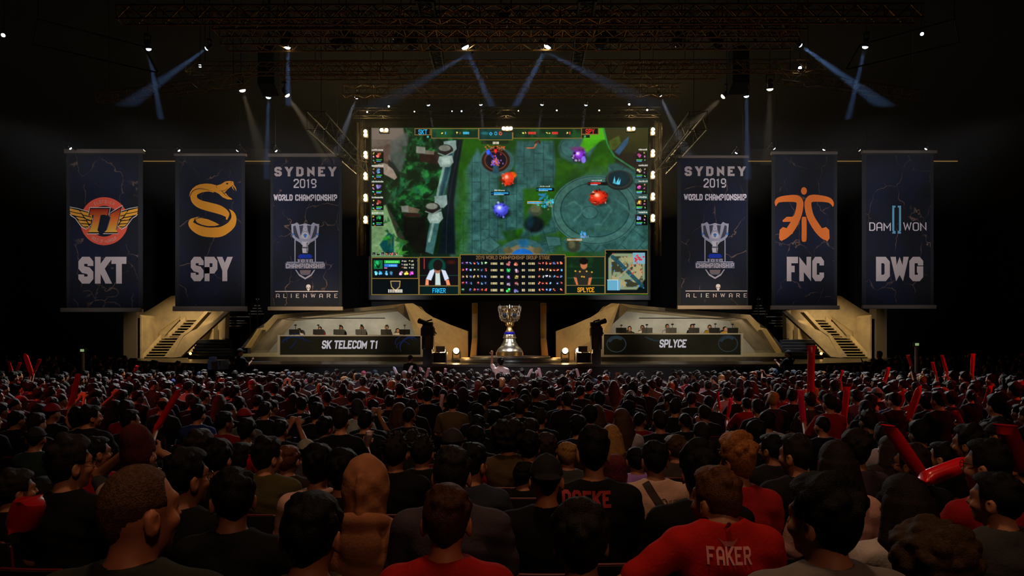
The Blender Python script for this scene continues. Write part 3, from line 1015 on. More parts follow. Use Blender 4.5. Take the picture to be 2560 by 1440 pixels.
def gradm():
    m = mat('print_sunset', rgb(240, 170, 60), 0.7, spec=0.2)
    nt = m.node_tree
    g = nt.nodes.new('ShaderNodeNewGeometry'); s = nt.nodes.new('ShaderNodeSeparateXYZ'); mr = nt.nodes.new('ShaderNodeMapRange'); r = nt.nodes.new('ShaderNodeValToRGB')
    nt.links.new(g.outputs['Position'], s.inputs[0]); nt.links.new(s.outputs['Z'], mr.inputs['Value'])
    mr.inputs['From Min'].default_value = Z(585, BD); mr.inputs['From Max'].default_value = Z(522, BD)
    nt.links.new(mr.outputs[0], r.inputs[0])
    e = r.color_ramp.elements
    e[0].position = 0.1; e[0].color = rgb(238, 176, 62); e[1].position = 1.0; e[1].color = rgb(150, 22, 14)
    n = e.new(0.55); n.color = rgb(226, 110, 44)
    nt.links.new(r.outputs[0], nt.nodes['Principled BSDF'].inputs['Base Color'])
    return m
T_ = [(228, 522), (385, 522), (370, 580), (345, 572), (312, 575), (285, 705), (300, 722), (205, 722), (225, 700), (262, 575), (238, 575), (215, 585)]
O_ = [(400, 565), (490, 512), (445, 700), (458, 722), (345, 722), (370, 700), (405, 590), (388, 592)]
grow = lambda q, s: [(sum(p[0] for p in q) / len(q) + (x - sum(p[0] for p in q) / len(q)) * s, sum(p[1] for p in q) / len(q) + (y - sum(p[1] for p in q) / len(q)) * s) for x, y in q]
pr([pg(*zz(grow(T_, 1.16))), pg(*zz(grow(O_, 1.18)))], D4 - .004, 'initial_outline', W, cl)
pr([pg(*zz(grow(T_, 1.1))), pg(*zz(grow(O_, 1.12)))], D5, 'initial_shadow', K, cl)
pr([pg(*zz(T_)), pg(*zz(O_))], D6, 'initials', gradm(), cl, 'red to gold initials T1')
sv, dots = [], []
for word, a0, a1, rr, up in (('ELOTSIER', -2.05, -1.08, 49, 1), ('BOLD OF HUMMOUR', 2.16, 0.98, 50.5, -1)):
    for i, ch in enumerate(word):
        if ch == ' ':
            continue
        a = a0 + (a1 - a0) * i / (len(word) - 1)
        w_, pl = GL[ch]
        u = Vector((math.cos(a), math.sin(a)))
        e1 = Vector((-math.sin(a), math.cos(a))) * up
        for s_ in pl:
            Lf, Rt = stroke2d([(x - w_ / 2, y - 3.5) for x, y in s_], 1.3)
            vs, fs = [], []
            for l, r in zip(Lf, Rt):
                for q in (l, r):
                    k = 1.05
                    p = Vector((cx, cy)) + u * (rr + up * q.y * k) + e1 * (q.x * k * .85)
                    vs.append((p.x, p.y))
            fs = [(2 * i2, 2 * i2 + 1, 2 * i2 + 3, 2 * i2 + 2) for i2 in range(len(Lf) - 1)]
            sv.append((vs, fs))
pr(sv, D2, 'ring_lettering', PRINT('ringtext', (222, 150, 130)), ringo)
pr([letters('SKT', 196, 316, 642, 709, t=2.5, gap=3.2)], D1, 'lettering', CREAM, cl, 'large cream letters SKT')

# --- snake banner
t, cl = banner('dark marbled banner with a golden snake coiled as an S above the letters SPY', (437, 616, 385, 391), (438, 612, 0, 0), (449, 603, 398, 765), (434, 617, 766, 778))
SN = PRINT('amber', (232, 152, 44))
zs = lambda pts: zz(pts, 440, 430, 4.966)
sh = [pg(*zs([(165, 305), (175, 250), (205, 205), (250, 170), (300, 152), (370, 143), (440, 148), (500, 165), (505, 195), (545, 225), (590, 235), (560, 255), (520, 260), (470, 245), (420, 235), (340, 212), (290, 212), (240, 226), (200, 260), (178, 308)]))]
body = zs([(470, 248), (400, 218), (300, 225), (228, 268), (228, 340), (290, 395), (400, 430), (520, 462), (600, 500), (640, 545), (628, 592)])
sh.append(ribbon(body, [4, 10, 14, 15, 17, 20, 22, 22, 18, 12, 3]))
sh.append(ribbon(zs([(655, 460), (700, 505), (718, 570), (690, 650), (620, 710), (540, 745), (440, 748), (330, 735), (240, 695), (190, 645), (200, 600), (275, 560)]), [1, 8, 13, 19, 22, 24.5, 25, 24, 20, 15, 9, 1]))
sh.append(pg(*zs([(243, 600), (262, 578), (320, 572), (400, 588), (480, 622), (540, 655), (480, 670), (400, 672), (320, 655), (262, 628)])))
sh.append(pg(*zs([(500, 170), (560, 150), (610, 118), (660, 110), (712, 118), (720, 160), (690, 175), (640, 215), (600, 262), (572, 240), (540, 222), (508, 200)])))
sh.append(pg(*zs([(470, 240), (540, 255), (575, 235), (600, 275), (640, 300), (690, 328), (698, 342), (640, 340), (580, 315), (530, 270)])))
sh += [pg(*zs([(692, 175), (712, 180), (708, 195), (727, 232), (700, 205)])), pg(*zs([(705, 165), (722, 162), (745, 200), (752, 242), (738, 215)])), pg(*zs([(600, 268), (620, 262), (632, 282), (657, 305), (625, 300)]))]
em = pr(sh, D1, 'snake_emblem', SN, cl, 'golden coiled snake')
DKN = PRINT('snakeline', (30, 32, 40))
pr([ribbon(zs([(168, 310), (205, 240), (270, 210), (350, 212), (460, 242)]), [1.6, 1.8, 1.6, 1.1, .3]), ribbon(zs([(650, 458), (672, 510), (655, 570), (615, 625), (545, 665), (460, 684), (370, 678), (290, 652), (240, 618), (228, 590), (250, 572)]), [2, 3, 3, 2.4, 2.2, 2.4, 2.4, 2.2, 2, 2, 1]),
    disc(*zs([(636, 144)])[0], 3, 2, 12), disc(*zs([(686, 130)])[0], 1, 1, 8), ribbon(zs([(500, 172), (502, 188), (514, 202)]), [1, 1, .6]), ribbon(zs([(535, 230), (580, 234), (615, 222), (640, 195)]), [.6, 1, 1, .5]),
    ribbon(zs([(570, 236), (590, 262), (625, 296), (655, 306)]), [1.4, 1.4, 1.2, .5])], D2, 'snake_markings', DKN, em)
pr([letters('SPY', 477, 578, 642, 703, t=2.5, gap=3.0)], D1, 'lettering', CREAM, cl, 'large cream letters SPY')


# --- the two event banners
def event(label, top, outer, inner, bot, ox, sx, oy=0.0):
    t, cl = banner(label, top, outer, inner, bot)
    U = lambda x: ox + (x - 763) * sx
    V = lambda y: y + oy
    LT = lambda s, a, b, c, d, **k: letters(s, U(a), U(b), V(c), V(d), **k)
    pr([LT('SYDNEY', 686, 840, 417, 441, t=2.2, gap=5.2)], D1, 'city_lettering', CREAM, cl)
    pr([LT('2019', 734, 791, 447, 470, t=1.2, gap=2.2)], D1, 'year_lettering', PALE, cl)
    pr([LT('WORLD CHAMPIONSHIP', 684, 843, 486, 502, t=2.0, gap=2.6)], D1, 'title_lettering', PALE, cl)
    pr([LT('ALIENWARE', 690, 844, 734.5, 744.5, t=0.75, gap=6.5)], D1, 'maker_lettering', PALE, cl)
    pr([pg((U(688), V(727.6)), (U(845), V(727.6)), (U(845), V(729.4)), (U(688), V(729.4)))], D1, 'rule_line', PALE, cl)
    hx, hy = U(771), V(718)
    he = pr([pg(*[(hx + x, hy + y) for x, y in ((0, 10), (-3.2, 6), (-5.4, 1), (-5.6, -3), (-3.8, -6), (0, -7.2), (3.8, -6), (5.6, -3), (5.4, 1), (3.2, 6))])], D1, 'head_emblem', PALE, cl, 'pale long-skulled head mark')
    pr([pg(*[(hx + s * x, hy + y) for x, y in ((-4.2, 0), (-2.6, .6), (-.9, 3.6), (-2.4, 3.6), (-3.8, 2.2))]) for s in (1, -1)], D2, 'eye', K, he)
    # printed cup emblem
    zc = lambda pts: [(U(670 + x / 3.69), V(390 + y / 3.69)) for x, y in pts]
    sym = lambda pts: [(2 * 343 - x, y) for x, y in pts]
    SIL = PRINT('silver', (176, 172, 186)); SDK = PRINT('slate', (72, 72, 84)); STN = PRINT('pewter', (112, 110, 124)); AZ = PRINT('azure', (70, 130, 200)); COB = PRINT('cobalt', (28, 58, 180))
    a = [pg(*zc([(214, 628), (240, 626), (268, 612), (290, 636), (343, 622), (396, 636), (418, 612), (446, 626), (472, 628), (468, 690), (462, 745), (430, 778), (390, 800), (372, 822), (314, 822), (296, 800), (256, 778), (224, 745), (218, 690)]))]
    a += [pg(*zc([(244, 770), (254, 770), (254, 980), (244, 980)])), pg(*zc(sym([(244, 770), (254, 770), (254, 980), (244, 980)]))),
          pg(*zc([(250, 1050), (262, 1050), (290, 1090), (343, 1122), (396, 1090), (424, 1050), (436, 1050), (400, 1105), (343, 1138), (286, 1105)])), pg(*zc([(172, 976), (514, 976), (514, 990), (172, 990)]))]
    cup = pr(a, D1, 'cup_emblem', SIL, cl, 'silver printed cup')
    pr([pg(*zc([(256, 775), (430, 775), (430, 975), (256, 975)]))], D1 + .004, 'emblem_shade', PRINT('coal', (26, 28, 34)), cup)
    pr([pg(*zc([(288, 645), (325, 640), (318, 690), (300, 735)])), pg(*zc(sym([(288, 645), (325, 640), (318, 690), (300, 735)]))), pg(*zc([(232, 650), (252, 640), (268, 700), (292, 770), (250, 745), (236, 715)])), pg(*zc(sym([(232, 650), (252, 640), (268, 700), (292, 770), (250, 745), (236, 715)])))], D2, 'cup_hollow', SDK, cup)
    pr([ring(*zc([(343, 636)])[0], 2.2, 3.6, 18), ring(*zc([(343, 672)])[0], 3, 4.6, 20), ring(*zc([(343, 735)])[0], 5.2, 8.4, 24), ring(*zc([(318, 745)])[0], 3, 4.4, 18), ring(*zc([(368, 745)])[0], 3, 4.4, 18)], D3, 'cup_scroll', PALE, cup)
    pr([disc(*zc([(343, 735)])[0], 4.6), disc(*zc([(228, 722)])[0], 3), disc(*zc([(458, 722)])[0], 3)], D3 - .003, 'cup_gem', AZ, cup)
    pr([pg(*zc([(310, 790), (376, 790), (366, 830), (372, 850), (366, 895), (320, 895), (314, 850), (320, 830)]))], D3, 'cup_stem', PALE, cup)
    pr([pg(*zc([(314, 838), (372, 838), (372, 852), (314, 852)])), pg(*zc([(356, 800), (370, 796), (362, 830), (366, 890), (354, 890), (356, 840)]))], D4, 'stem_shade', STN, cup)
    pr([pg(*zc([(276, 925), (296, 906), (390, 906), (410, 925), (400, 944), (286, 944)]))], D3, 'cup_band', COB, cup)
    pr([pg(*zc([(268, 950), (418, 950), (412, 976), (398, 986), (288, 986), (274, 976)])), pg(*zc([(158, 985), (528, 985), (526, 1040), (160, 1040)])), pg(*zc([(290, 1052), (398, 1052), (385, 1090), (370, 1098), (316, 1098), (300, 1090)]))], D4, 'scroll_band', STN, cup)
    pr([LT('CHAMPIONSHIP', 715, 811, 659, 670.5, t=1.2, gap=2.4), LT('1010', 744, 782, 648.5, 656, t=1.2, gap=4)], D5, 'band_lettering', PALE, cup)
    pr([LT('ASSIGN', 750, 776, 676, 683, t=1.2, gap=2.4)], D5, 'lower_lettering', PRINT('bronze', (150, 116, 96)), cup)


event('dark event banner headed SYDNEY 2019 with a cup emblem, beside the golden snake banner', (672, 860, 385, 393), (676, 855, 0, 0), (683, 847, 396, 764), (671, 858, 767, 776), 763, 1.0)
event('dark event banner headed SYDNEY 2019 with a cup emblem, beside the orange figure banner', (1690, 1870, 390, 396), (1693, 1870, 0, 0), (1703, 1866, 398, 763), (1693, 1878, 764, 773), 1787.5, 0.985, -1.0)

# --- orange figure banner
t, cl = banner('dark marbled banner with an orange winged figure logo above the letters FNC', (1928, 2092, 380, 387), (1929, 2093, 0, 0), (1938, 2085, 388, 760), (1927, 2097, 764, 774))
ORA = PRINT('orange', (240, 122, 48))
zf = lambda pts: zz(pts, 1660, 340, 3.13)
sh = [disc(*zf([(1095, 430)])[0], 7.3, 9.4), ribbon(zf([(876, 548), (880, 520), (900, 500), (960, 490), (1030, 490), (1060, 510), (1062, 560), (1040, 640), (990, 730), (935, 790), (905, 815)]), [2, 9, 13, 16, 18, 17, 17.5, 18, 19, 14, 1]),
      pg(*zf([(905, 735), (930, 712), (960, 722), (990, 700), (1010, 760), (920, 822), (900, 800)])),
      pg(*zf([(928, 660), (960, 632), (1000, 632), (1060, 600), (1040, 670), (930, 672)])),
      ribbon(zf([(1322, 552), (1315, 525), (1290, 502), (1230, 490), (1160, 488), (1130, 510), (1128, 560), (1150, 640), (1205, 730), (1255, 790), (1285, 815)]), [2, 9, 13, 16, 18, 17, 17.5, 18, 19, 14, 1]),
      pg(*zf([(1292, 735), (1268, 712), (1238, 722), (1208, 700), (1190, 760), (1278, 826), (1296, 800)])),
      ribbon(zf([(1096, 632), (1096, 650), (1097, 730), (1096, 810), (1096, 828)]), [7, 12, 12.5, 12, 6])]
pr(sh, D1, 'figure_logo', ORA, cl, 'orange winged figure')
pr([letters('FNC', 1967, 2060, 642, 703, t=2.5, gap=3.2)], D1, 'lettering', CREAM, cl, 'large cream letters FNC')

# --- turquoise bracket banner
t, cl = banner('dark banner with turquoise bracket marks between DAM and WON above the letters DWG', (2155, 2340, 377, 384), (2155, 2334, 0, 0), (2166, 2326, 389, 760), (2156, 2338, 763, 772))
TUR = PRINT('turquoise', (110, 180, 205))
zd = lambda pts: zz(pts, 1660, 340, 3.13)
lb = [(1786, 545), (1812, 545), (1812, 560), (1802, 560), (1802, 740), (1812, 745), (1812, 764), (1786, 764), (1786, 752), (1794, 748), (1786, 740)]
pr([pg(*zd(lb)), pg(*zd([(2 * 1820.5 - x, y) for x, y in lb]))], D1, 'bracket_logo', TUR, cl, 'turquoise paired brackets')
pr([letters('DAM', 2173, 2227, 556, 577, t=0.9, gap=1.8)], D1, 'name_lettering', PALE, cl)
pr([letters('WON', 2258, 2316, 556, 577, t=0.9, gap=1.8)], D1, 'name_lettering', PALE, cl)
pr([letters('DWG', 2190, 2308, 642, 703, t=2.5, gap=3.0)], D1, 'lettering', CREAM, cl, 'large cream letters DWG')

# ================================================================ the giant screen
SD = 37.6


def paint_screen():
    """the game picture on the wall of LEDs, as one colour per LED cell; coordinates are those of the sketch grid u 86..2207, v 90..1372"""
    nx, ny = 840, 508
    u = np.linspace(86, 2207, nx)[None, :].repeat(ny, 0)
    v = np.linspace(90, 1372, ny)[:, None].repeat(nx, 1)
    rs = np.random.RandomState(5)
    C = np.zeros((ny, nx, 3))

    def noise(s, seed, oct=4):
        out, amp, tot = 0, 1, 0
        for o in range(oct):
            r = np.random.RandomState(seed + o)
            gx, gy = int(2121 / s * 2 ** o) + 3, int(1282 / s * 2 ** o) + 3
            g = r.rand(gy, gx)
            a, b = (u - 86) / s * 2 ** o, (v - 90) / s * 2 ** o
            ia, ib = a.astype(int).clip(0, gx - 2), b.astype(int).clip(0, gy - 2)
            fa, fb = a - ia, b - ib
            fa, fb = fa * fa * (3 - 2 * fa), fb * fb * (3 - 2 * fb)
            n = (g[ib, ia] * (1 - fa) + g[ib, ia + 1] * fa) * (1 - fb) + (g[ib + 1, ia] * (1 - fa) + g[ib + 1, ia + 1] * fa) * fb
            out, tot, amp = out + n * amp, tot + amp, amp * .55
        return out / tot

    def sd(pts):
        pts = np.array(pts, float)
        inside = np.zeros(u.shape, bool)
        dist = np.full(u.shape, 1e9)
        j = len(pts) - 1
        for i in range(len(pts)):
            x0, y0 = pts[j]; x1, y1 = pts[i]
            dx, dy = x1 - x0, y1 - y0
            t = (((u - x0) * dx + (v - y0) * dy) / (dx * dx + dy * dy + 1e-9)).clip(0, 1)
            dist = np.minimum(dist, np.hypot(u - x0 - t * dx, v - y0 - t * dy))
            c = ((y0 > v) != (y1 > v)) & (u < (x1 - x0) * (v - y0) / (y1 - y0 + 1e-9) + x0)
            inside ^= c
            j = i
        return np.where(inside, -dist, dist)

    def mix(m, col):
        C[:] = C * (1 - m[..., None]) + np.asarray(col, float) * m[..., None]

    def soft(d, w=4.0):
        return (0.5 - d / w).clip(0, 1)

    def fill(pts, col, w=5, a=1.0):
        mix(soft(sd(pts), w) * a, col)

    def line(pts, col, t=4, a=1.0):
        pts = np.array(pts, float)
        dist = np.full(u.shape, 1e9)
        for (x0, y0), (x1, y1) in zip(pts[:-1], pts[1:]):
            dx, dy = x1 - x0, y1 - y0
            tt = (((u - x0) * dx + (v - y0) * dy) / (dx * dx + dy * dy + 1e-9)).clip(0, 1)
            dist = np.minimum(dist, np.hypot(u - x0 - tt * dx, v - y0 - tt * dy))
        mix(soft(dist - t / 2, 4) * a, col)

    def ell(cx, cy, rx, ry, col, w=6, a=1.0):
        d = (np.hypot((u - cx) / rx, (v - cy) / ry) - 1) * min(rx, ry)
        mix(soft(d, w) * a, col)

    def ringp(cx, cy, rx, ry, t, col, a=1.0):
        d = np.abs((np.hypot((u - cx) / rx, (v - cy) / ry) - 1) * min(rx, ry)) - t / 2
        mix(soft(d, 4) * a, col)

    n1, n2, n3 = noise(240, 1), noise(60, 11), noise(420, 21, 3)
    C[:] = np.array([22, 54, 20])
    mix((n3 * 1.4 - .2).clip(0, 1), (32, 70, 28))
    mix(((n1 - .5) * 6).clip(0, 1) * .8, (46, 80, 70))
    mix(((.44 - n1) * 7).clip(0, 1) * .7, (34, 86, 10))
    # paving: lanes of slabs
    tone = lambda k: np.stack([44 + 26 * (n2 - .5) + k, 82 + 34 * (n2 - .5) + k, 78 + 34 * (n2 - .5) + k], -1)
    def slabs(poly, k=0, bw=70, bh=120, sh=0.0, rot=0.0):
        m = soft(sd(poly), 26)
        C[:] = C * (1 - m[..., None]) + tone(k) * m[..., None]
        a = u * math.cos(rot) + v * math.sin(rot); b = -u * math.sin(rot) + v * math.cos(rot)
        r = np.floor(a / bw)
        fu = np.abs((a / bw) % 1 - .5) * 2; fv = np.abs(((b + (r % 2) * bh * .5 + r * 13) / bh) % 1 - .5) * 2
        l = np.maximum(soft((1 - fu) * bw / 2 - 3, 4), soft((1 - fv) * bh / 2 - 3, 4)) * m
        mix(l * .55, (24, 48, 46))
    slabs([(800, 420), (900, 250), (1010, 420), (1060, 430), (1080, 880), (1180, 1060), (760, 1060), (790, 700)], 4, 66, 150)
    slabs([(1200, 190), (1480, 190), (1500, 420), (1480, 540), (1180, 480)], 4, 74, 130)
    slabs([(1090, 480), (1290, 470), (1480, 540), (1250, 560), (1260, 860), (1090, 880)], 0, 80, 130)
    slabs([(1540, 190), (1830, 190), (1700, 420), (1540, 300)], 6, 110, 110, rot=.5)
    slabs([(1560, 620), (1760, 400), (2000, 350), (2207, 420), (2207, 1040), (1560, 1040), (1440, 820)], 2, 120, 150, rot=.7)
    slabs([(1260, 860), (1500, 830), (1560, 1050), (1150, 1060)], 0, 90, 120, rot=-.3)
    mix(soft(np.abs(v - 905 - (u - 1600) * -.14) - 26, 30) * ((u > 1000) & (u < 1980)) * .8 * (n2 * 1.6).clip(0, 1), (32, 70, 14))
    mix(soft(np.abs(u - 1560 - 40 * np.sin(v / 90)) - 34, 40) * (v > 560) * .7 * (n2 * 1.6).clip(0, 1), (34, 72, 20))
    mix(soft(np.abs(v - 395 + (u - 1700) * .02) - 60, 70) * (u > 1500) * (u < 1900) * .8 * (n2 * 1.6).clip(0, 1), (40, 82, 14))
    mix(soft(np.abs(u - 795) - 38, 50) * ((n1 * .8 + n2 * .5) > .52) * .6 * (n1 * 1.5).clip(0, 1), (40, 92, 12))
    # round plaza
    ringp(1800, 720, 300, 240, 54, (60, 98, 92), .9)
    ell(1800, 720, 265, 208, (46, 84, 80), 10, .9)
    ringp(1800, 720, 262, 206, 5, (26, 52, 50)); ringp(1800, 720, 318, 258, 5, (26, 52, 50), .8)
    ell(1760, 740, 60, 48, (58, 98, 94), 12, .8); ringp(1760, 740, 60, 48, 5, (28, 56, 54), .8)
    for q in ([(1575, 690), (1640, 655), (1700, 700), (1700, 740), (1640, 800)], [(1800, 690), (1880, 660), (1930, 720), (1850, 830), (1810, 830)], [(1960, 640), (2040, 700), (2080, 760)]):
        line(q, (64, 106, 100), 16, .7)
    ell(1645, 250, 130, 100, (56, 94, 92), 14, .6); ringp(1645, 240, 110, 80, 5, (30, 60, 58), .7)
    # bright grass corner and brown hill upper right
    fill([(1740, 90), (1870, 90), (1885, 180), (1830, 200), (1740, 280), (1690, 230)], (70, 160, 20), 18)
    fill([(1870, 90), (2207, 90), (2207, 420), (2100, 330), (1960, 330), (1905, 210)], (44, 44, 20), 16)
    fill([(1950, 270), (2207, 300), (2207, 440), (2060, 400), (1960, 350)], (34, 28, 24), 30)
    line([(1866, 100), (1896, 220), (1950, 310), (2090, 400), (2200, 440)], (44, 120, 70), 14, .8)
    fill([(1950, 275), (2020, 190), (2062, 155), (2050, 215), (1985, 300)], (48, 78, 104), 10)
    fill([(1905, 190), (1985, 150), (2000, 210), (1950, 260), (1915, 260)], (66, 78, 30), 12)
    # forest at the left
    fill([(86, 90), (760, 90), (700, 380), (640, 600), (690, 1080), (86, 1080)], (14, 30, 16), 20)
    fm = soft(sd([(360, 90), (740, 90), (640, 600), (560, 800), (280, 800), (180, 560), (380, 330)]), 40)
    mix(fm * ((n2 - .42) * 4).clip(0, 1), (22, 74, 34)); mix(fm * ((n2 - .58) * 6).clip(0, 1), (34, 110, 50))
    fill([(86, 90), (330, 90), (360, 220), (230, 260), (240, 350), (86, 330)], (104, 92, 82), 16)
    fill([(86, 240), (330, 200), (320, 260), (220, 300), (220, 380), (86, 330)], (78, 60, 52), 20, .8)
    fill([(180, 360), (240, 380), (285, 470), (265, 490), (190, 450), (86, 380)], (140, 124, 110), 8)
    fill([(230, 200), (380, 110), (350, 320), (310, 440), (230, 330)], (74, 80, 76), 20, .8)
    fill([(220, 330), (290, 420), (380, 470), (300, 440), (215, 380)], (34, 34, 32), 8)
    fill([(86, 700), (200, 680), (290, 900), (330, 1080), (86, 1080)], (104, 136, 92), 14)
    fill([(200, 690), (240, 740), (330, 910), (360, 1000), (300, 960), (240, 800)], (48, 46, 36), 10)
    fill([(150, 985), (190, 930), (220, 890), (260, 920), (260, 1070), (180, 1040)], (16, 66, 66), 10)
    for cx, cy, r in ((230, 930, 70), (330, 970, 80), (470, 1010, 60), (300, 1050, 70), (520, 500, 60), (420, 560, 80), (560, 620, 70), (330, 540, 90), (250, 620, 80), (450, 200, 60), (560, 160, 50)):
        for k in range(4):
            a = rs.rand() * 6.3
            fill([(cx + r * .25 * math.cos(a + 1.6), cy + r * .25 * math.sin(a + 1.6)), (cx + r * math.cos(a), cy + r * math.sin(a)), (cx + r * .25 * math.cos(a - 1.6), cy + r * .25 * math.sin(a - 1.6))],
                 (30 + rs.rand() * 50, 90 + rs.rand() * 50, 30 + rs.rand() * 30) if cy > 880 else (14 + rs.rand() * 26, 56 + rs.rand() * 50, 36 + rs.rand() * 24), 8, .8)
    for _ in range(170):
        cx, cy = 200 + rs.rand() * 470, 110 + rs.rand() * 900
        if cy > 760 and cx > 420 or cx < 330 and cy < 480:
            continue
        a, r = rs.rand() * 6.3, 16 + rs.rand() * 34
        g_ = rs.rand()
        fill([(cx + r * .35 * math.cos(a + 1.6), cy + r * .35 * math.sin(a + 1.6)), (cx + r * math.cos(a), cy + r * math.sin(a)), (cx + r * .35 * math.cos(a - 1.6), cy + r * .35 * math.sin(a - 1.6))],
             (10 + g_ * 30, 34 + g_ * 70, 18 + g_ * 34), 6, .75)
    fill([(330, 770), (500, 770), (520, 1060), (430, 1060), (330, 900)], (18, 18, 14), 24)
    fill([(450, 280), (580, 270), (640, 340), (600, 370), (460, 350)], (40, 26, 22), 12)
    for q, c in (([(430, 230), (500, 240), (500, 290), (430, 285)], (116, 116, 106)), ([(500, 262), (570, 268), (565, 296), (500, 292)], (96, 88, 74)), ([(315, 690), (370, 685), (380, 740), (320, 735)], (110, 112, 104)), ([(370, 690), (460, 715), (440, 745), (370, 740)], (96, 84, 66)), ([(330, 745), (470, 745), (450, 775), (350, 770)], (44, 26, 22))):
        fill(q, c, 8)
    # dark trench and stone pipe
    fill([(740, 180), (790, 180), (750, 420), (720, 640), (730, 1060), (600, 1060), (650, 700), (690, 400)], (14, 22, 26), 16)
    line([(765, 200), (700, 520), (665, 800), (660, 1050)], (44, 56, 70), 4, .6)
    fill([(660, 190), (740, 190), (690, 440), (640, 620), (600, 860), (560, 1060), (500, 1040), (520, 900), (560, 700), (610, 500), (640, 330)], (54, 92, 90), 8)
    fill([(690, 200), (730, 200), (680, 440), (630, 620), (600, 800), (580, 800), (610, 620), (650, 430)], (28, 58, 66), 14, .9)
    line([(668, 230), (640, 400), (600, 560), (560, 820), (530, 960)], (136, 158, 146), 18, .7)
    for cx, cy in ((655, 350), (575, 780)):
        fill([(cx - 48, cy - 40), (cx + 50, cy - 48), (cx + 62, cy + 4), (cx + 30, cy + 42), (cx - 40, cy + 40), (cx - 60, cy)], (126, 146, 138), 7)
        fill([(cx - 30, cy - 26), (cx + 30, cy - 32), (cx + 36, cy + 20), (cx - 28, cy + 22)], (156, 172, 162), 12, .8)
    for cx, cy in ((690, 225), (620, 645)):
        fill([(cx - 50, cy - 30), (cx + 44, cy - 40), (cx + 50, cy + 30), (cx + 20, cy + 60), (cx - 44, cy + 50)], (120, 142, 136), 7)
    for cx, cy in ((655, 260), (556, 705)):
        ell(cx, cy, 58, 42, (34, 30, 28)); ell(cx - 6, cy - 14, 46, 24, (112, 116, 104)); line([(cx - 54, cy + 26), (cx, cy + 46), (cx + 64, cy + 10)], (110, 124, 116), 9)
    # ring pits
    ell(1045, 350, 135, 112, (52, 88, 86)); ell(1040, 340, 108, 92, (48, 26, 20)); ell(1042, 336, 84, 66, (22, 16, 30), 20); ringp(1040, 340, 84, 70, 7, (116, 66, 40), .8)
    fill([(965, 262), (985, 258), (1050, 340), (1030, 345)], (50, 56, 140), 10, .8)
    for k in range(60):
        c = [(230, 60, 40), (60, 90, 230), (210, 110, 60), (160, 120, 220)][k % 4]
        ell(1038 + rs.randn() * 18, 350 + rs.randn() * 18, 5, 7, c, 5, .8)
    for k in range(34):
        ell(960 + rs.rand() * 150, 240 + rs.randn() * 9, 7, 4, (210, 70 + rs.rand() * 60, 40), 4, .7)
    ell(982, 278, 14, 20, (50, 90, 240), 8); ell(1038, 260, 11, 26, (230, 40, 36), 8); ell(1038, 244, 10, 10, (20, 10, 14), 5)
    fill([(1020, 380), (1060, 380), (1066, 440), (1014, 440)], (36, 70, 84), 12)
    ell(1985, 492, 106, 76, (30, 34, 34)); ell(1985, 480, 78, 56, (14, 40, 48), 16); ringp(1985, 482, 92, 66, 10, (48, 56, 52), .8)
    for q in ([(1935, 515), (1950, 460), (1960, 520)], [(1955, 520), (1985, 470), (1978, 525)], [(1970, 525), (1997, 480), (1990, 525)]):
        fill(q, (90, 190, 220), 6)
    # glowing round creatures, generic
    def orb(cx, cy, rx, ry, c0, c1, c2, n=26, sp=1.0):
        ell(cx + 10, cy + ry * .5, rx * 1.1, ry * .8, (10, 16, 12), 24, .6)
        ell(cx, cy, rx, ry, c0, 9); ell(cx - rx * .15, cy - ry * .2, rx * .62, ry * .6, c1, 22, .9); ell(cx - rx * .2, cy - ry * .3, rx * .26, ry * .26, c2, 16)
        for k in range(n):
            a = rs.rand() * 6.28
            q = .75 + .4 * rs.rand()
            ell(cx + rx * q * math.cos(a), cy + ry * q * math.sin(a), 4 + 8 * rs.rand(), 4 + 6 * rs.rand(), (np.array((c0, c1, np.array(c0) * .5, c2)[rs.choice(4, p=[.4, .25, .25, .1])]) * (.5 + .6 * rs.rand())).clip(0, 255), 5, .8)
    ell(1165, 452, 34, 24, (206, 88, 22), 12); orb(1132, 482, 46, 50, (216, 50, 24), (236, 84, 44), (255, 190, 170), 14)
    orb(1828, 622, 66, 52, (186, 34, 18), (226, 66, 34), (255, 190, 160), 36)
    orb(1078, 718, 56, 52, (62, 66, 190), (104, 112, 236), (200, 206, 255), 24)
    orb(1678, 300, 48, 46, (96, 30, 150), (150, 60, 220), (240, 220, 255), 34)
    ell(1668, 250, 54, 16, (120, 40, 110), 14, .7); ell(1712, 335, 18, 26, (130, 110, 220), 8)
    ell(1340, 730, 56, 40, (58, 66, 50), 10); ell(1335, 830, 76, 62, (18, 24, 26), 24); ell(1345, 705, 40, 34, (90, 96, 66), 14, .7); ell(1300, 800, 30, 60, (22, 60, 76), 20, .5)
    for k in range(60):
        ell(1430 + rs.randn() * 26, 668 + rs.randn() * 20, 5 + 5 * rs.rand(), 4 + 5 * rs.rand(), [(60, 170, 210), (50, 180, 140), (150, 130, 110), (40, 110, 150)][k % 4], 5, .8)
    for k in range(22):
        ell(1400 + rs.randn() * 15, 615 + rs.randn() * 14, 9, 7, (40, 130, 180), 8, .7)
    ell(1636, 990, 52, 56, (48, 54, 40), 14); ell(1622, 985, 26, 30, (96, 98, 66), 14, .7)
    for k in range(26):
        ell(1718 + rs.randn() * 14, 915 + rs.randn() * 14, 6, 7, [(60, 160, 230), (110, 130, 170)][k % 2], 5, .8)
    line([(1345, 205), (1370, 190), (1375, 205)], (60, 30, 14), 18, .8); line([(1280, 245), (1330, 245), (1350, 215)], (210, 90, 40), 8, .9)
    # lower fountain arc
    ell(1245, 1090, 190, 150, (48, 84, 86)); ell(1245, 1095, 140, 110, (110, 100, 72)); ell(1245, 1100, 96, 84, (26, 94, 170)); fill([(1215, 950), (1290, 945), (1290, 1010), (1220, 1010)], (26, 88, 130), 20, .8)
    for sx in (-1, 1):
        ell(1245 + sx * 115, 1030, 34, 26, (86, 80, 54), 14)
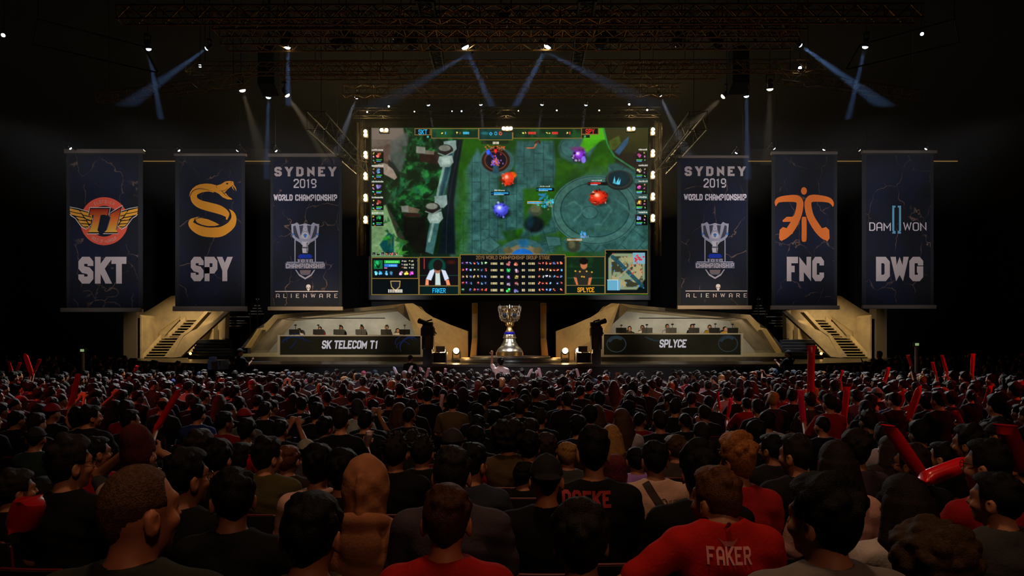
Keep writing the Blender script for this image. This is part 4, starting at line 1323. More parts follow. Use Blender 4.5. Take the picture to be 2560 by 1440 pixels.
    fill([(930, 960), (1000, 925), (1075, 990), (1000, 1050), (930, 1020)], (54, 92, 88), 8); line([(930, 960), (1000, 925), (1075, 990), (1000, 1050), (930, 1020), (930, 960)], (34, 62, 60), 5)
    fill([(1420, 920), (1530, 930), (1540, 990), (1440, 1000)], (54, 92, 88), 8); line([(1420, 920), (1530, 930), (1540, 990), (1440, 1000), (1420, 920)], (34, 62, 60), 5)

    # bars over the creatures
    R = lambda x0, y0, x1, y1, c, a=1.0: mix((((u >= x0) & (u < x1) & (v >= y0) & (v < y1)) * a), c)
    for x0, y0, x1, y1, c, k in ((1002, 580, 1143, 608, (50, 150, 210), .98), (1348, 550, 1488, 577, (50, 150, 210), .88), (1745, 505, 1894, 531, (206, 40, 34), .62)):
        R(x0, y0, x1, y1, (14, 16, 18)); R(x0 + 22, y0 + 4, x0 + 22 + (x1 - x0 - 26) * k, y0 + 17, c); R(x0 + 22, y0 + 19, x0 + 22 + (x1 - x0 - 26) * k * .7, y0 + 24, (150, 200, 220))
        R(x0 + 4, y0 + 6, x0 + 18, y1 - 8, np.array(c) * .5)
        for k2 in range(9):
            R(x0 + 28 + k2 * 9, y0 - 16 + 3 * rs.rand(), x0 + 34 + k2 * 9, y0 - 6, (214, 214, 200), .8)
    for x0, y0, x1, y1 in ((1280, 652, 1392, 674), (1586, 940, 1700, 956)):
        R(x0, y0, x1, y1, (190, 140, 50)); R(x0 + 5, y0 + 5, x1 - 3, y1 - 4, (60, 150, 200))

    def icon(x0, y0, s, base, k=12):
        s = s * .84
        R(x0, y0, x0 + s, y0 + s, np.array(base) * .22)
        for i in range(max(3, int(k * .7))):
            a, b, w = s * (.2 + .6 * rs.rand()), s * (.2 + .6 * rs.rand()), s * (.10 + .17 * rs.rand())
            c = (np.array(base) * (.5 + rs.rand()) + rs.rand(3) * 60).clip(0, 255)
            m = (np.hypot(u - x0 - a, v - y0 - b) < w) & (u >= x0) & (u < x0 + s) & (v >= y0) & (v < y0 + s)
            mix(m * .9, c)

    def names(x0, y0, w, col=(216, 214, 204)):
        x = x0
        while x < x0 + w:
            k = 5 + rs.rand() * 5
            R(x, y0 + (3 if rs.rand() < .6 else 0), x + k, y0 + 13, col, .85)
            x += k + 2.5
    # portrait columns
    pc = [(190, 70, 50), (90, 130, 190), (110, 120, 180), (150, 70, 50), (30, 150, 70)]
    for i, y in enumerate((275, 395, 517, 638, 758)):
        R(90, y, 182, y + 84, (12, 14, 14)); names(90, y - 22, 84)
        icon(122, y + 4, 48, pc[i]); R(124, y + 56, 168, y + 64, (60, 170, 70)); R(124, y + 68, 160, y + 75, (90, 150, 210))
        icon(94, y + 4, 20, (230, 170, 80), 5); icon(94, y + 30, 20, (170, 120, 190), 5); icon(94, y + 58, 20, (60, 180, 140), 5); ell(114, y + 82, 5, 5, (220, 110, 50), 3)
    pc = [(150, 60, 110), (140, 120, 90), (130, 60, 110), (190, 130, 60), (100, 110, 150)]
    for i, y in enumerate((275, 395, 517, 638, 755)):
        R(2112, y, 2204, y + 82, (16, 14, 14)); names(2134, y - 24, 62)
        icon(2118, y + 4, 46, pc[i]); R(2118, y + 56, 2162, y + 64, (80, 180, 80)); R(2118, y + 67, 2158, y + 74, (90, 160, 210))
        icon(2172, y + 2, 20, (230, 190, 100), 5); icon(2172, y + 28, 20, (200, 110, 170), 5); icon(2174, y + 56, 18, (80, 170, 90), 5); ell(2112, y + 6, 8, 8, (60, 40, 50), 3)
    # head-up panels
    def panel(x0, y0, x1, y1, col=(10, 20, 20)):
        R(x0, y0, x1, y1, (120, 94, 46)); R(x0 + 5, y0 + 5, x1 - 5, y1 - 5, col)
    # top score bar
    panel(418, 95, 540, 146, (12, 12, 12)); R(490, 146, 545, 172, (10, 14, 14)); R(512, 152, 528, 166, (60, 160, 140))
    panel(545, 94, 908, 172, (10, 40, 26)); panel(908, 92, 1170, 185, (10, 46, 44)); panel(1170, 92, 1700, 172, (14, 36, 20)); panel(1696, 88, 1828, 143, (14, 12, 10)); R(1690, 144, 1760, 168, (14, 26, 16)); R(1716, 150, 1730, 164, (70, 140, 80))
    mix((((u > 550) & (u < 1690) & (v > 98) & (v < 166)) * ((n2 - .5) * 3).clip(0, .6)), (30, 90, 40))
    R(930, 188, 1140, 216, (22, 30, 22), .8)
    for x, c in ((622, (230, 180, 70)), (735, (230, 170, 70)), (760, (230, 170, 70)), (1240, (236, 190, 80)), (1262, (236, 190, 80)), (1424, (236, 190, 80)), (1444, (236, 190, 80)), (1580, (236, 200, 90))):
        icon(x, 121, 20, c, 6)
    for x, c, n in ((650, (70, 170, 220), 1), (790, (70, 190, 230), 4), (1288, (226, 60, 50), 5), (1470, (226, 60, 50), 4), (1602, (226, 60, 50), 1), (1018, (226, 214, 190), 4)):
        for k in range(n):
            yy = 122 if x != 1018 else 197
            R(x + k * 12, yy, x + k * 12 + 9, yy + 18, c); R(x + k * 12 + 3, yy + 5, x + k * 12 + 6, yy + 13, (14, 30, 24))
    fill([(988, 135), (1002, 121), (1016, 135), (1002, 152)], (60, 160, 230), 3); fill([(996, 135), (1002, 129), (1008, 135), (1002, 143)], (10, 46, 44), 3); ringp(1040, 134, 9, 11, 5, (60, 160, 220)); ringp(1076, 134, 9, 11, 6, (220, 80, 50)); ell(955, 132, 30, 12, (30, 120, 130), 8, .6)
    # bottom panels
    for i in range(6):
        icon(94 + i * 34, 1044, 28, [(110, 110, 130), (90, 140, 100), (130, 110, 130), (190, 80, 80), (200, 70, 70), (190, 110, 110)][i], 7)
    panel(88, 1082, 446, 1246, (12, 16, 18)); panel(88, 1242, 450, 1370, (9, 14, 16))
    icon(106, 1106, 68, (20, 150, 70), 4); R(106, 1106, 174, 1170, (24, 150, 74), .6); fill([(120, 1128), (140, 1150), (160, 1126), (150, 1160), (140, 1168), (126, 1156)], (8, 34, 22), 4)
    R(186, 1104, 304, 1128, (40, 170, 60)); R(186, 1134, 286, 1156, (40, 110, 190)); R(186, 1160, 208, 1168, (190, 110, 180)); names(202, 1110, 80, (120, 230, 130)); names(220, 1138, 60, (130, 190, 240))
    for x, y, c in ((318, 1104, (190, 190, 190)), (372, 1104, (220, 150, 60)), (318, 1130, (190, 190, 190)), (374, 1130, (200, 190, 170)), (318, 1154, (210, 90, 40)), (374, 1154, (210, 210, 200))):
        icon(x, y, 14, c, 5); names(x + 18, y + 2, 20, (190, 186, 160))
    for i, c in enumerate(((60, 150, 190), (50, 130, 160), (60, 140, 190), (60, 140, 190), None, (180, 110, 170), (236, 190, 60), (190, 60, 200))):
        if c:
            icon(104 + i * 39, 1186, 40, c, 10)
    # blank crest
    fill([(232, 1262), (310, 1262), (306, 1310), (272, 1345), (238, 1310)], (180, 150, 90), 3); fill([(238, 1268), (304, 1268), (300, 1306), (272, 1334), (244, 1306)], (24, 26, 34), 3)
    for k in range(9):
        R(216 + k * 12.4, 1328, 225 + k * 12.4, 1354, (214, 206, 190), .9)
    panel(452, 1080, 758, 1370, (8, 26, 26)); R(457, 1086, 753, 1298, (16, 14, 16)); R(455, 1298, 757, 1304, (110, 90, 50))
    R(488, 1090, 494, 1172, (210, 40, 30)); R(460, 1220, 750, 1224, (18, 60, 44)); ell(700, 1120, 26, 12, (70, 20, 14), 20); ell(590, 1150, 66, 62, (12, 60, 50), 14)
    fill([(500, 1296), (510, 1230), (545, 1180), (590, 1168), (640, 1178), (676, 1230), (692, 1296), (665, 1296), (655, 1250), (525, 1250), (530, 1296)], (18, 18, 20), 5)
    fill([(505, 1250), (535, 1185), (565, 1172), (572, 1190), (545, 1260)], (190, 200, 216), 5); fill([(622, 1176), (655, 1184), (682, 1245), (650, 1262), (632, 1210)], (190, 200, 216), 5)
    fill([(578, 1190), (610, 1190), (618, 1296), (576, 1296)], (180, 196, 190), 6); fill([(504, 1252), (526, 1256), (526, 1296), (500, 1296)], (224, 130, 90), 5); fill([(655, 1258), (680, 1252), (692, 1296), (664, 1296)], (224, 130, 90), 5)
    ell(594, 1180, 22, 26, (150, 96, 70), 6); ell(596, 1142, 36, 42, (22, 18, 16), 6)
    panel(764, 1060, 1574, 1368, (10, 13, 16))
    for r in range(5):
        y = 1116 + r * 51
        for i in range(7):
            if rs.rand() < .9:
                icon(778 + i * 29, y, 26, [(200, 70, 60), (210, 80, 70), (120, 170, 110), (190, 150, 100), (90, 120, 200), (150, 90, 190), (70, 140, 200)][rs.randint(7)], 7)
        for i in range(7):
            if rs.rand() < .86:
                icon(1364 + i * 28, y, 25, [(210, 90, 60), (80, 140, 220), (200, 70, 60), (200, 140, 90), (90, 120, 200), (150, 150, 160)][rs.randint(6)], 7)
        icon(1119, y - 2, 42, [(110, 50, 50), (30, 160, 90), (110, 90, 130), (110, 80, 120), (30, 170, 60)][r], 10); icon(1180, y - 2, 42, [(140, 80, 50), (130, 100, 140), (150, 110, 70), (130, 80, 60), (80, 80, 130)][r], 10)
        for x, n in ((1002, 4), (1076, 2), (1240, 2), (1290, 4)):
            for k in range(n):
                R(x + k * 13, y + 6, x + k * 13 + 9, y + 22, (206, 190, 140)); R(x + k * 13 + 3, y + 10, x + k * 13 + 6, y + 18, (12, 14, 16))
    panel(1576, 1076, 1876, 1364, (8, 24, 18)); R(1581, 1081, 1871, 1294, (16, 34, 20)); R(1578, 1294, 1874, 1300, (110, 90, 50)); mix(((u > 1581) & (u < 1871) & (v > 1081) & (v < 1160)) * ((n2 - .45) * 3).clip(0, .7), (22, 60, 24)); R(1590, 1236, 1868, 1244, (26, 60, 44))
    fill([(1634, 1294), (1640, 1230), (1655, 1190), (1700, 1170), (1745, 1180), (1775, 1210), (1780, 1236), (1745, 1250), (1740, 1294), (1670, 1294), (1668, 1250)], (36, 36, 30), 5)
    fill([(1636, 1234), (1660, 1238), (1672, 1294), (1656, 1294)], (180, 100, 60), 5); fill([(1752, 1240), (1778, 1236), (1764, 1294), (1744, 1294)], (180, 100, 60), 5)
    ell(1715, 1140, 27, 34, (170, 100, 64), 6); ell(1714, 1112, 34, 26, (16, 14, 12), 6)
    for x, y in ((1684, 1192), (1736, 1190), (1700, 1230), (1716, 1232), (1650, 1188), (1776, 1196)):
        ell(x, y, 7, 6, (200, 150, 50), 4)
    panel(1878, 1024, 2207, 1364, (10, 16, 16))
    mm = soft(sd([(1935, 1052), (2165, 1052), (2182, 1070), (2182, 1250), (2120, 1330), (1920, 1330), (1902, 1310), (1902, 1090)]), 10)
    mix(mm, (120, 134, 104))
    mi = soft(sd([(1950, 1075), (2160, 1075), (2168, 1290), (2110, 1310), (1930, 1310), (1925, 1090)]), 10)
    mix(mi * (((n2 - .40) * 9).clip(0, 1)), (50, 50, 36)); mix(mi * (((noise(46, 77) - .52) * 12).clip(0, 1)), (150, 140, 100))
    line([(1935, 1080), (1990, 1130), (2080, 1220), (2160, 1300)], (24, 62, 74), 30, .9); line([(1930, 1290), (2030, 1190), (2150, 1080)], (150, 140, 106), 14, .8)
    R(2090, 1046, 2184, 1132, (110, 150, 166)); R(1894, 1258, 1990, 1336, (90, 150, 176)); R(1892, 1254, 1976, 1258, (220, 224, 220)); R(1972, 1254, 1976, 1336, (220, 224, 220))
    for k in range(26):
        x, y = 1905 + rs.rand() * 270, 1055 + rs.rand() * 270
        ell(x, y, 5, 5, (200, 40, 34) if (x + (1330 - y)) > 2200 else (60, 130, 190), 4)
    for k in range(9):
        ell(2105 + rs.rand() * 70, 1060 + rs.rand() * 60, 7, 7, (190, 36, 44), 4)
    n5 = noise(22, 55, 3)
    game = ((v < 1050) & (v > 180))[..., None]
    C[:] = np.where(game, (C * (0.66 + 0.36 * n2[..., None] + 0.28 * n5[..., None]) - 4), C) * 1.0
    return u, v, C.clip(0, 255)


def build_screen():
    t = thing('giant_screen', 'giant bright stage screen showing a green game map, score bars and statistics', 'screen', (X(1274, SD), SD, Z(738, SD)))
    u, v, C = paint_screen()
    ny, nx = u.shape
    px, py = 900 + u / 3.064, 290 + v / 3.064
    co = np.stack([(px - 1280) * SD / F, np.full(u.shape, SD), ZC - (py - Y0) * SD / F], -1).reshape(-1, 3) - np.array(t.location)
    idx = np.arange(nx * ny).reshape(ny, nx)
    q = np.stack([idx[:-1, :-1], idx[1:, :-1], idx[1:, 1:], idx[:-1, 1:]], -1).reshape(-1, 4)
    me = bpy.data.meshes.new('led_wall')
    me.vertices.add(nx * ny); me.vertices.foreach_set('co', co.astype(np.float32).ravel())
    me.loops.add(q.size); me.loops.foreach_set('vertex_index', q.ravel().astype(np.int32))
    me.polygons.add(len(q)); me.polygons.foreach_set('loop_start', np.arange(0, q.size, 4, dtype=np.int32)); me.polygons.foreach_set('loop_total', np.full(len(q), 4, np.int32))
    me.update()
    at = me.color_attributes.new('Col', 'FLOAT_COLOR', 'POINT')
    c4 = np.concatenate([lin(C.reshape(-1, 3)), np.ones((nx * ny, 1))], 1)
    at.data.foreach_set('color', c4.astype(np.float32).ravel())
    o = bpy.data.objects.new('led_wall', me)
    COL.objects.link(o); o.parent = t
    ORG[o.name] = ORG[t.name]
    m = bpy.data.materials.new('led_picture')
    m.use_nodes = True
    nt = m.node_tree; nt.nodes.clear()
    a = nt.nodes.new('ShaderNodeVertexColor'); a.layer_name = 'Col'
    e = nt.nodes.new('ShaderNodeEmission'); e.inputs[1].default_value = 1.3
    ou = nt.nodes.new('ShaderNodeOutputMaterial')
    nt.links.new(a.outputs[0], e.inputs[0]); nt.links.new(e.outputs[0], ou.inputs[0])
    me.materials.append(m)
    b = MB()
    xa, xb, zt, zb = X(927, SD), X(1621, SD), Z(318.5, SD), Z(738.5, SD)
    b.bbox(xa - .25, xa, SD - .1, SD + .4, zb, zt).bbox(xb, xb + .25, SD - .1, SD + .4, zb, zt).bbox(xa - .25, xb + .25, SD - .1, SD + .4, zt, zt + .3).bbox(xa - .25, xb + .25, SD - .1, SD + .4, zb - .25, zb).bbox(xa, xb, SD + .1, SD + .4, zb, zt)
    b.build('screen_case', BLACKP, t)
    d = SD - .015
    E = lambda n, c, s=1.0: emission('led_' + n, rgb(*c), s)
    def tx(s, x0, x1, y0, y1, col, nm, **k):
        flat([letters(s, x0, x1, y0, y1, **k)], d).build(nm, col, o)
    tx('SKT', 1046, 1068, 323.5, 336.5, E('cyan', (40, 180, 235)), 'team_lettering', t=1.4, gap=2.2)
    tx('SPY', 1464, 1486, 322.5, 335, E('red', (232, 50, 40)), 'team_lettering', t=1.4, gap=2.2)
    tx('FAKER', 1081, 1114, 720.5, 732.5, E('cyan', (40, 180, 235)), 'caption_lettering', t=1.5, gap=2.1)
    tx('SPLYCE', 1443.5, 1486, 718.5, 730.5, E('amber', (240, 160, 30)), 'caption_lettering', t=1.5, gap=2.1)
    tx('2019 WORLD CHAMPIONSHIP GROUP STAGE', 1190, 1375, 639.5, 648.5, E('bronze', (150, 112, 70)), 'title_lettering', t=1.0, gap=2.0)
    # fine gold outlines of the panels
    gl = []
    def box(x0, y0, x1, y1, w=1.1):
        for a_ in ((x0, y0, x1, y0 + w), (x0, y1 - w, x1, y1), (x0, y0, x0 + w, y1), (x1 - w, y0, x1, y1)):
            gl.append(pg((a_[0], a_[1]), (a_[2], a_[1]), (a_[2], a_[3]), (a_[0], a_[3])))
    for q_ in ((929, 643.5, 1046, 697), (929, 696, 1047, 737), (1048, 642.5, 1147.5, 737), (1149.5, 636.5, 1413.5, 736.5), (1414.5, 641.5, 1512, 735), (1513, 624.5, 1620, 735), (1037, 321, 1076, 338), (1453, 319.5, 1496, 337), (1078, 321, 1197, 346), (1197, 320.5, 1282, 350), (1282, 320.5, 1454, 346)):
        box(*q_)
    for x, y, sx in ((1153, 641, 1), (1410, 641, -1), (1042, 648, -1), (1517, 629, 1)):
        gl.append(ring(x, y, 3.2, 4.4, 10, a0=0 if sx < 0 else math.pi / 2, a1=math.pi / 2 if sx < 0 else math.pi))
    flat(gl, d).build('panel_outline', E('gold', (140, 108, 52)), o)


build_screen()

# ================================================================ roof rig: trusses, lamps, speakers
def truss(a, b, s, bays, label, name='lighting_truss', m=None, up=Vector((0, 0, 1)), r=0.028):
    """square box truss from a to b: four chords with a zigzag lattice"""
    m = m or ALU
    a, b = Vector(a), Vector(b)
    t = thing(name, label, 'truss', tuple((a + b) / 2))
    d = (b - a).normalized()
    e1 = d.cross(up)
    e1 = e1.normalized() if e1.length > 1e-3 else Vector((1, 0, 0))
    e2 = e1.cross(d).normalized()
    h = s / 2
    cs = [e1 * h * i + e2 * h * j for i, j in ((-1, -1), (1, -1), (1, 1), (-1, 1))]
    for c in cs:
        MB().bar(a + c, b + c, r, 6).build('chord', m, t)
    la = MB()
    for i in range(bays):
        p, q = a + (b - a) * (i / bays), a + (b - a) * ((i + 1) / bays)
        for k in range(4):
            c0, c1 = cs[k], cs[(k + 1) % 4]
            if i % 2:
                c0, c1 = c1, c0
            la.bar(p + c0, q + c1, r * .55, 4)
            if i % 3 == 0:
                la.bar(p + c0, p + c1, r * .5, 4)
    la.build('lattice', m, t)
    for f_ in (.08, .92):
        w = a + (b - a) * f_
        if name == 'lighting_truss':
            MB().bar(w + e2 * h, (w.x, w.y, 15.97), .012, 5).build('hoist_chain', BLACKP, t)
    return t


truss(P(540, 62, 17), P(2010, 62, 17), 0.42, 56, 'longest lighting truss across the roof, foremost of the parallel spans')
truss(P(560, 100, 19), P(1990, 94, 19), 0.45, 52, 'lighting truss with the big moving lamps, second span back from the audience')
truss(P(300, 38, 15.5), P(2300, 34, 15.5), 0.3, 60, 'thin truss highest in view, nearest the roof above the audience')
truss(P(700, 176, 25), P(1800, 174, 25), 0.5, 40, 'middle lighting truss halfway between the audience and the giant screen')
truss(P(860, 228, 31), P(1700, 226, 31), 0.45, 34, 'rear lighting truss just in front of the giant screen, with small lamps below')
truss(P(880, 282, 36), P(1650, 280, 36), 0.4, 30, 'last dark truss right above the giant screen', m=STEEL)
truss(P(1060, -20, 14), P(1100, 170, 24.6), 0.34, 22, 'truss running from the hall towards the stage, on the blue team side', r=.022, m=BLACK)
truss(P(1470, -20, 14), P(1440, 170, 24.6), 0.34, 22, 'truss running from the hall towards the stage, on the green tinted desk side', r=.022, m=BLACK)
truss(P(790, 302, 24), P(905, 420, 36), 0.62, 12, 'slanting truss piece hanging above the SYDNEY banner beside the golden snake', r=.024, m=STEEL)
truss(P(1745, 302, 24), P(1650, 420, 36), 0.62, 12, 'slanting truss piece hanging above the SYDNEY banner beside the orange figure', r=.024, m=STEEL)
truss(P(250, 246, 26), P(620, 200, 20), 0.3, 16, 'dark side truss above the winged emblem banner', r=.02)
truss(P(2300, 240, 26), P(1940, 190, 20), 0.3, 16, 'dark side truss above the turquoise bracket banner', r=.02)
truss(P(470, 172, 21), P(1000, 172, 21), 0.3, 20, 'short side truss above the snake banner', r=.02)
truss(P(1560, 168, 21), P(2060, 166, 21), 0.3, 20, 'short side truss above the orange figure banner', r=.02)
for s, q in (('winged emblem', ((95, 48), (82, 110), (395, 182), (360, 116))), ('turquoise bracket', ((2386, 48), (2398, 106), (2115, 174), (2150, 112)))):
    t = thing('hanging_gantry', 'thin tube outline hung in the roof above the %s banner' % s, 'frame', tuple(P(*q[0], 17)))
    for a, b in ((0, 1), (1, 2), (0, 3), (2, 3)):
        if a == 0:
            MB().bar(P(*q[0], 17), tuple(P(*q[0], 17).xy) + (15.97,), .01, 5).build('hanging_cable', BLACKP, t)
        MB().bar(P(*q[a], 17), P(*q[b], 17), 0.016).build('tube', mat('frame_tube', rgb(120, 116, 110), .4, .7), t)

LENS_W = emission('lens_white', (0.85, 0.9, 1.0, 1), 12)
LENS_B = emission('lens_blue', (0.55, 0.74, 1.0, 1), 10)
LENS_Y = emission('lens_warm', (1.0, 0.78, 0.45, 1), 6)
LENS_OFF = mat('lens_glass', rgb(40, 44, 50), 0.08)


def lamp(p, tgt, r, label, lens, power=0, color=(0.45, 0.68, 1.0), angle=6, group=None, name='moving_head_lamp', blend=0.35):
    p, tgt = Vector(p), Vector(tgt)
    d = (tgt - p).normalized()
    t = thing(name, label, 'stage lamp', tuple(p), group)
    q = d.to_track_quat('Z', 'Y')
    L = r * 2.9
    side = q @ Vector((1, 0, 0))
    piv = p - d * L * 0.55
    MB().lathe([(r * .55, -L), (r * .8, -L * .9), (r * .95, -L * .55), (r * .8, -L * .4), (r * .85, -L * .1), (r * 1.08, -0.01), (r * 1.0, 0.0)], 14, p, q).build('head', BLACKP, t, smooth=True)
    MB().lathe([(r * .94, -.02 * r), (r * .94, .06 * r), (r * .85, .3 * r), (r * .6, .5 * r), (r * .3, .6 * r), (.001, .62 * r)], 16, p, q).build('lens', lens, t)
    top = piv + Vector((0, 0, r * 2.6))
    y = MB()
    for s in (-1, 1):
        a = piv + side * (s * r * 1.15)
        y.bar(a, a + (top - piv), r * .16, 6)
    y.bar(top - side * r * 1.3, top + side * r * 1.3, r * .2, 6)
    y.build('yoke', BLACKP, t)
    MB().box(top + Vector((0, 0, r * .35)), (r * 1.7, r * 1.5, r * .7)).build('base', BLACKP, t)
    if name != 'banner_lamp':
        MB().bar(top + Vector((0, 0, r * .6)), (top.x, top.y, 15.97), .012, 5).build('hanging_pipe', BLACKP, t)
    else:
        MB().bar(top + Vector((0, 0, r * .6)), (top.x, top.y + .8, top.z - .05), .014, 5).build('clamp_arm', BLACKP, t)
    if power:
        light('SPOT', 'beam_light', tuple(p + d * r * .75), tuple(tgt), power, color, r * .6, angle=angle, blend=blend)
    return t


BLU = (0.25, 0.5, 1.0)
WHT = (0.75, 0.82, 1.0)
WRM = (1.0, 0.78, 0.5)
K1 = 6.5
beams = [  # px, py, d, tx, ty, td, radius, lens, power, colour, angle, label
    (371, 122, 20, 410, 340, 33, .085, LENS_B, 2600, BLU, 5.5, 'blue-beamed lamp over the winged emblem banner, pointing straight down'),
    (517, 121, 19, 225, 330, 30, .06, LENS_B, 1500, BLU, 8, 'blue-beamed lamp at the end of the long truss, slanting towards the winged emblem banner'),
    (719, 118, 19, 722, 345, 33, .085, LENS_W, 2600, BLU, 6, 'blue-beamed lamp on the long truss above the snake banner'),
    (1163, 117, 19, 1245, 300, 37.5, .11, LENS_W, 2400, BLU, 7, 'bright lamp over the middle of the screen with a beam slanting to the pit'),
    (1178, 131, 19.3, 1000, 235, 36, .07, LENS_OFF, 800, BLU, 9, 'dark-bodied lamp beside the bright one, throwing a faint beam outward'),
    (1369, 115, 19, 1270, 300, 37.5, .11, LENS_W, 2600, BLU, 7, 'bright lamp over the SPY side of the screen with a beam slanting inward'),
    (1361, 128, 19.3, 1590, 245, 36, .07, LENS_OFF, 900, BLU, 9, 'dark-bodied lamp touching the bright one, throwing a faint beam outward'),
    (2001, 113, 19, 2300, 330, 30, .06, LENS_B, 3200, BLU, 7.5, 'blue-beamed lamp slanting across the turquoise bracket banner'),
    (2163, 117, 20, 2110, 340, 33, .085, LENS_B, 2600, BLU, 5.5, 'blue-beamed lamp over the turquoise bracket banner, pointing straight down'),
    (671, 243, 27, 668, 372, 34, .10, LENS_B, 2600, BLU, 6, 'blue-beamed lamp low over the SYDNEY banner beside the snake'),
    (891, 244, 33, 862, 322, 37, .09, LENS_W, 1500, WHT, 11, 'white-beamed lamp beside the upper left corner of the giant screen'),
    (1650, 240, 33, 1692, 330, 37, .09, LENS_W, 1500, WHT, 11, 'white-beamed lamp beside the upper right corner of the giant screen'),
    (1866, 240, 27, 1868, 380, 34, .10, LENS_B, 2600, BLU, 6.5, 'blue-beamed lamp low over the SYDNEY banner beside the orange figure'),
    (606, 225, 25, 628, 300, 34, .12, LENS_Y, 350, WRM, 14, 'warm lit lamp hanging between the snake and SYDNEY banners'),
    (718, 238, 25, 760, 300, 34, .10, LENS_Y, 500, WRM, 16, 'warm lit lamp under the speaker column, tilted towards the screen'),
    (1808, 241, 25, 1750, 295, 34, .10, LENS_Y, 500, WRM, 14, 'warm lit lamp under the right speaker column, tilted towards the screen'),
    (1925, 222, 25, 1922, 300, 34, .12, LENS_Y, 350, WRM, 12, 'warm lit lamp hanging between the SYDNEY and orange figure banners'),
    (1071, 262, 34, 1085, 330, 37.5, .085, LENS_B, 500, WHT, 9, 'small bluish lamp in the low row above the screen, at its SKT end'),
    (1202, 261, 34, 1208, 330, 37.5, .085, LENS_B, 400, WHT, 9, 'small bluish lamp in the low row, above the score bar'),
    (1355, 261, 34, 1346, 330, 37.5, .085, LENS_B, 400, WHT, 9, 'small bluish lamp in the low row, beside the central one'),
    (1465, 262, 34, 1455, 330, 37.5, .085, LENS_B, 400, WHT, 9, 'small bluish lamp in the low row above the screen, at its SPY end'),
]
for px, py, d, tx_, ty_, td, r, ln, pw, col, ang, lab in beams:
    p = P(px, py, d)
    f_ = .3 if d < 30 else .5          # each lamp hangs nearly straight down, leaning a little towards the stage
    sl = (tx_ - px) / (ty_ - py)
    v = Vector((sl * (1 + (p.z - ZC) / d * f_) + p.x / d * f_, f_, -1.0))
    lamp(p, p + v * 6, r, lab, ln, pw * K1, col, ang, 'beam lamps in the roof rig')
extra = [(500, 165, 22, LENS_W, .05, 'above the snake banner, on the short side truss'), (8, 88, 18, LENS_W, .05, 'at the far left edge of the roof'), (2305, 85, 20, LENS_W, .05, 'at the right end of the roof'), (2000, 170, 21, LENS_W, .055, 'above the orange figure banner'),
         (972, 266, 35, LENS_W, .05, 'above the blinder at the upper left screen corner'), (1573, 261, 35, LENS_W, .05, 'above the blinder at the upper right screen corner'), (918, 280, 35, LENS_W, .04, 'above the left blinder column'), (1618, 275, 35, LENS_W, .045, 'above the right blinder column'),
         (1036, 279, 35, LENS_Y, .035, 'low above the SKT panel of the screen'), (1130, 278, 35, LENS_Y, .03, 'low above the score bar, on its SKT side'), (1154, 278, 35, LENS_B, .04, 'low above the score bar, the bluish one'), (1296, 277, 35, LENS_Y, .03, 'low above the score bar, on its SPY side'), (1392, 276, 35, LENS_Y, .04, 'low above the SPY half of the score bar'), (1498, 276, 35, LENS_Y, .04, 'low above the SPY panel of the screen')]
for px, py, d, ln, r, lab in extra:
    p = P(px, py, d)
    lamp(p, p + Vector((-0.3 * np.sign(p.x), -1, -0.8)), r, 'small lit lamp ' + lab, ln, 0, group='small lit lamps in the roof rig')
dark = [(715, 97, 19, 'on the big truss above the snake banner'), (838, 104, 19, 'over the SYDNEY banner beside the snake'), (870, 100, 19, 'next along from the SYDNEY banner beside the snake'), (994, 94, 19, 'on the big truss above the SKT panel'), (1032, 106, 19, 'on the big truss, pair partner above the SKT panel'),
        (1500, 104, 19, 'on the big truss above the SPY panel'), (1535, 92, 19, 'on the big truss, pair partner above the SPY panel'), (1692, 100, 19, 'on the big truss above the right blinder column'), (1796, 104, 19, 'over the SYDNEY banner beside the orange figure'), (1258, 36, 16, 'at the very top over the middle of the hall')]
for i, (px, py, d, lab) in enumerate(dark):
    p = P(px, py, d)
    lamp(p - Vector((0, 0, .08)), p + Vector((0.35 * (-1) ** i, -0.5, -1)), .15 if py > 40 else .13, 'unlit black moving head lamp ' + lab, LENS_OFF, 0, group='unlit lamps on the big truss')

# lamps clamped at the banner tops
for px, py, tx_, lab in ((176, 371, 265, 'outer top corner of the winged emblem banner'), (362, 375, 262, 'inner top corner of the winged emblem banner'), (447, 376, 526, 'outer top corner of the golden snake banner'), (594, 376, 526, 'inner top corner of the golden snake banner'), (690, 377, 765, 'outer top corner of the SYDNEY banner beside the snake'),
                         (1841, 382, 1785, 'outer top corner of the SYDNEY banner beside the orange figure'), (1935, 371, 2010, 'inner top corner of the orange figure banner'), (2060, 374, 2010, 'outer top corner of the orange figure banner'), (2148, 375, 2245, 'inner top corner of the turquoise bracket banner'), (2315, 372, 2245, 'outer top corner of the turquoise bracket banner')):
    lamp(P(px, py, 30.2), P(tx_, 460, 30.9), .06, 'small lamp clamped at the ' + lab, LENS_W if px not in (362, 2148) else LENS_Y, 0, group='banner lamps', name='banner_lamp')
# bare floods added in front of the banners to light them, no fixture modelled
for px, e in ((258, 4000), (526, 3700), (765, 4200), (1787, 4200), (2010, 3700), (2245, 3500)):
    c = P(px, 560, BD)
    light('SPOT', 'added_banner_flood', (c.x * .8, 15.0, 7.4), tuple(c), e, (0.93, 0.92, 1.0), 0.25, angle=34, blend=0.9)


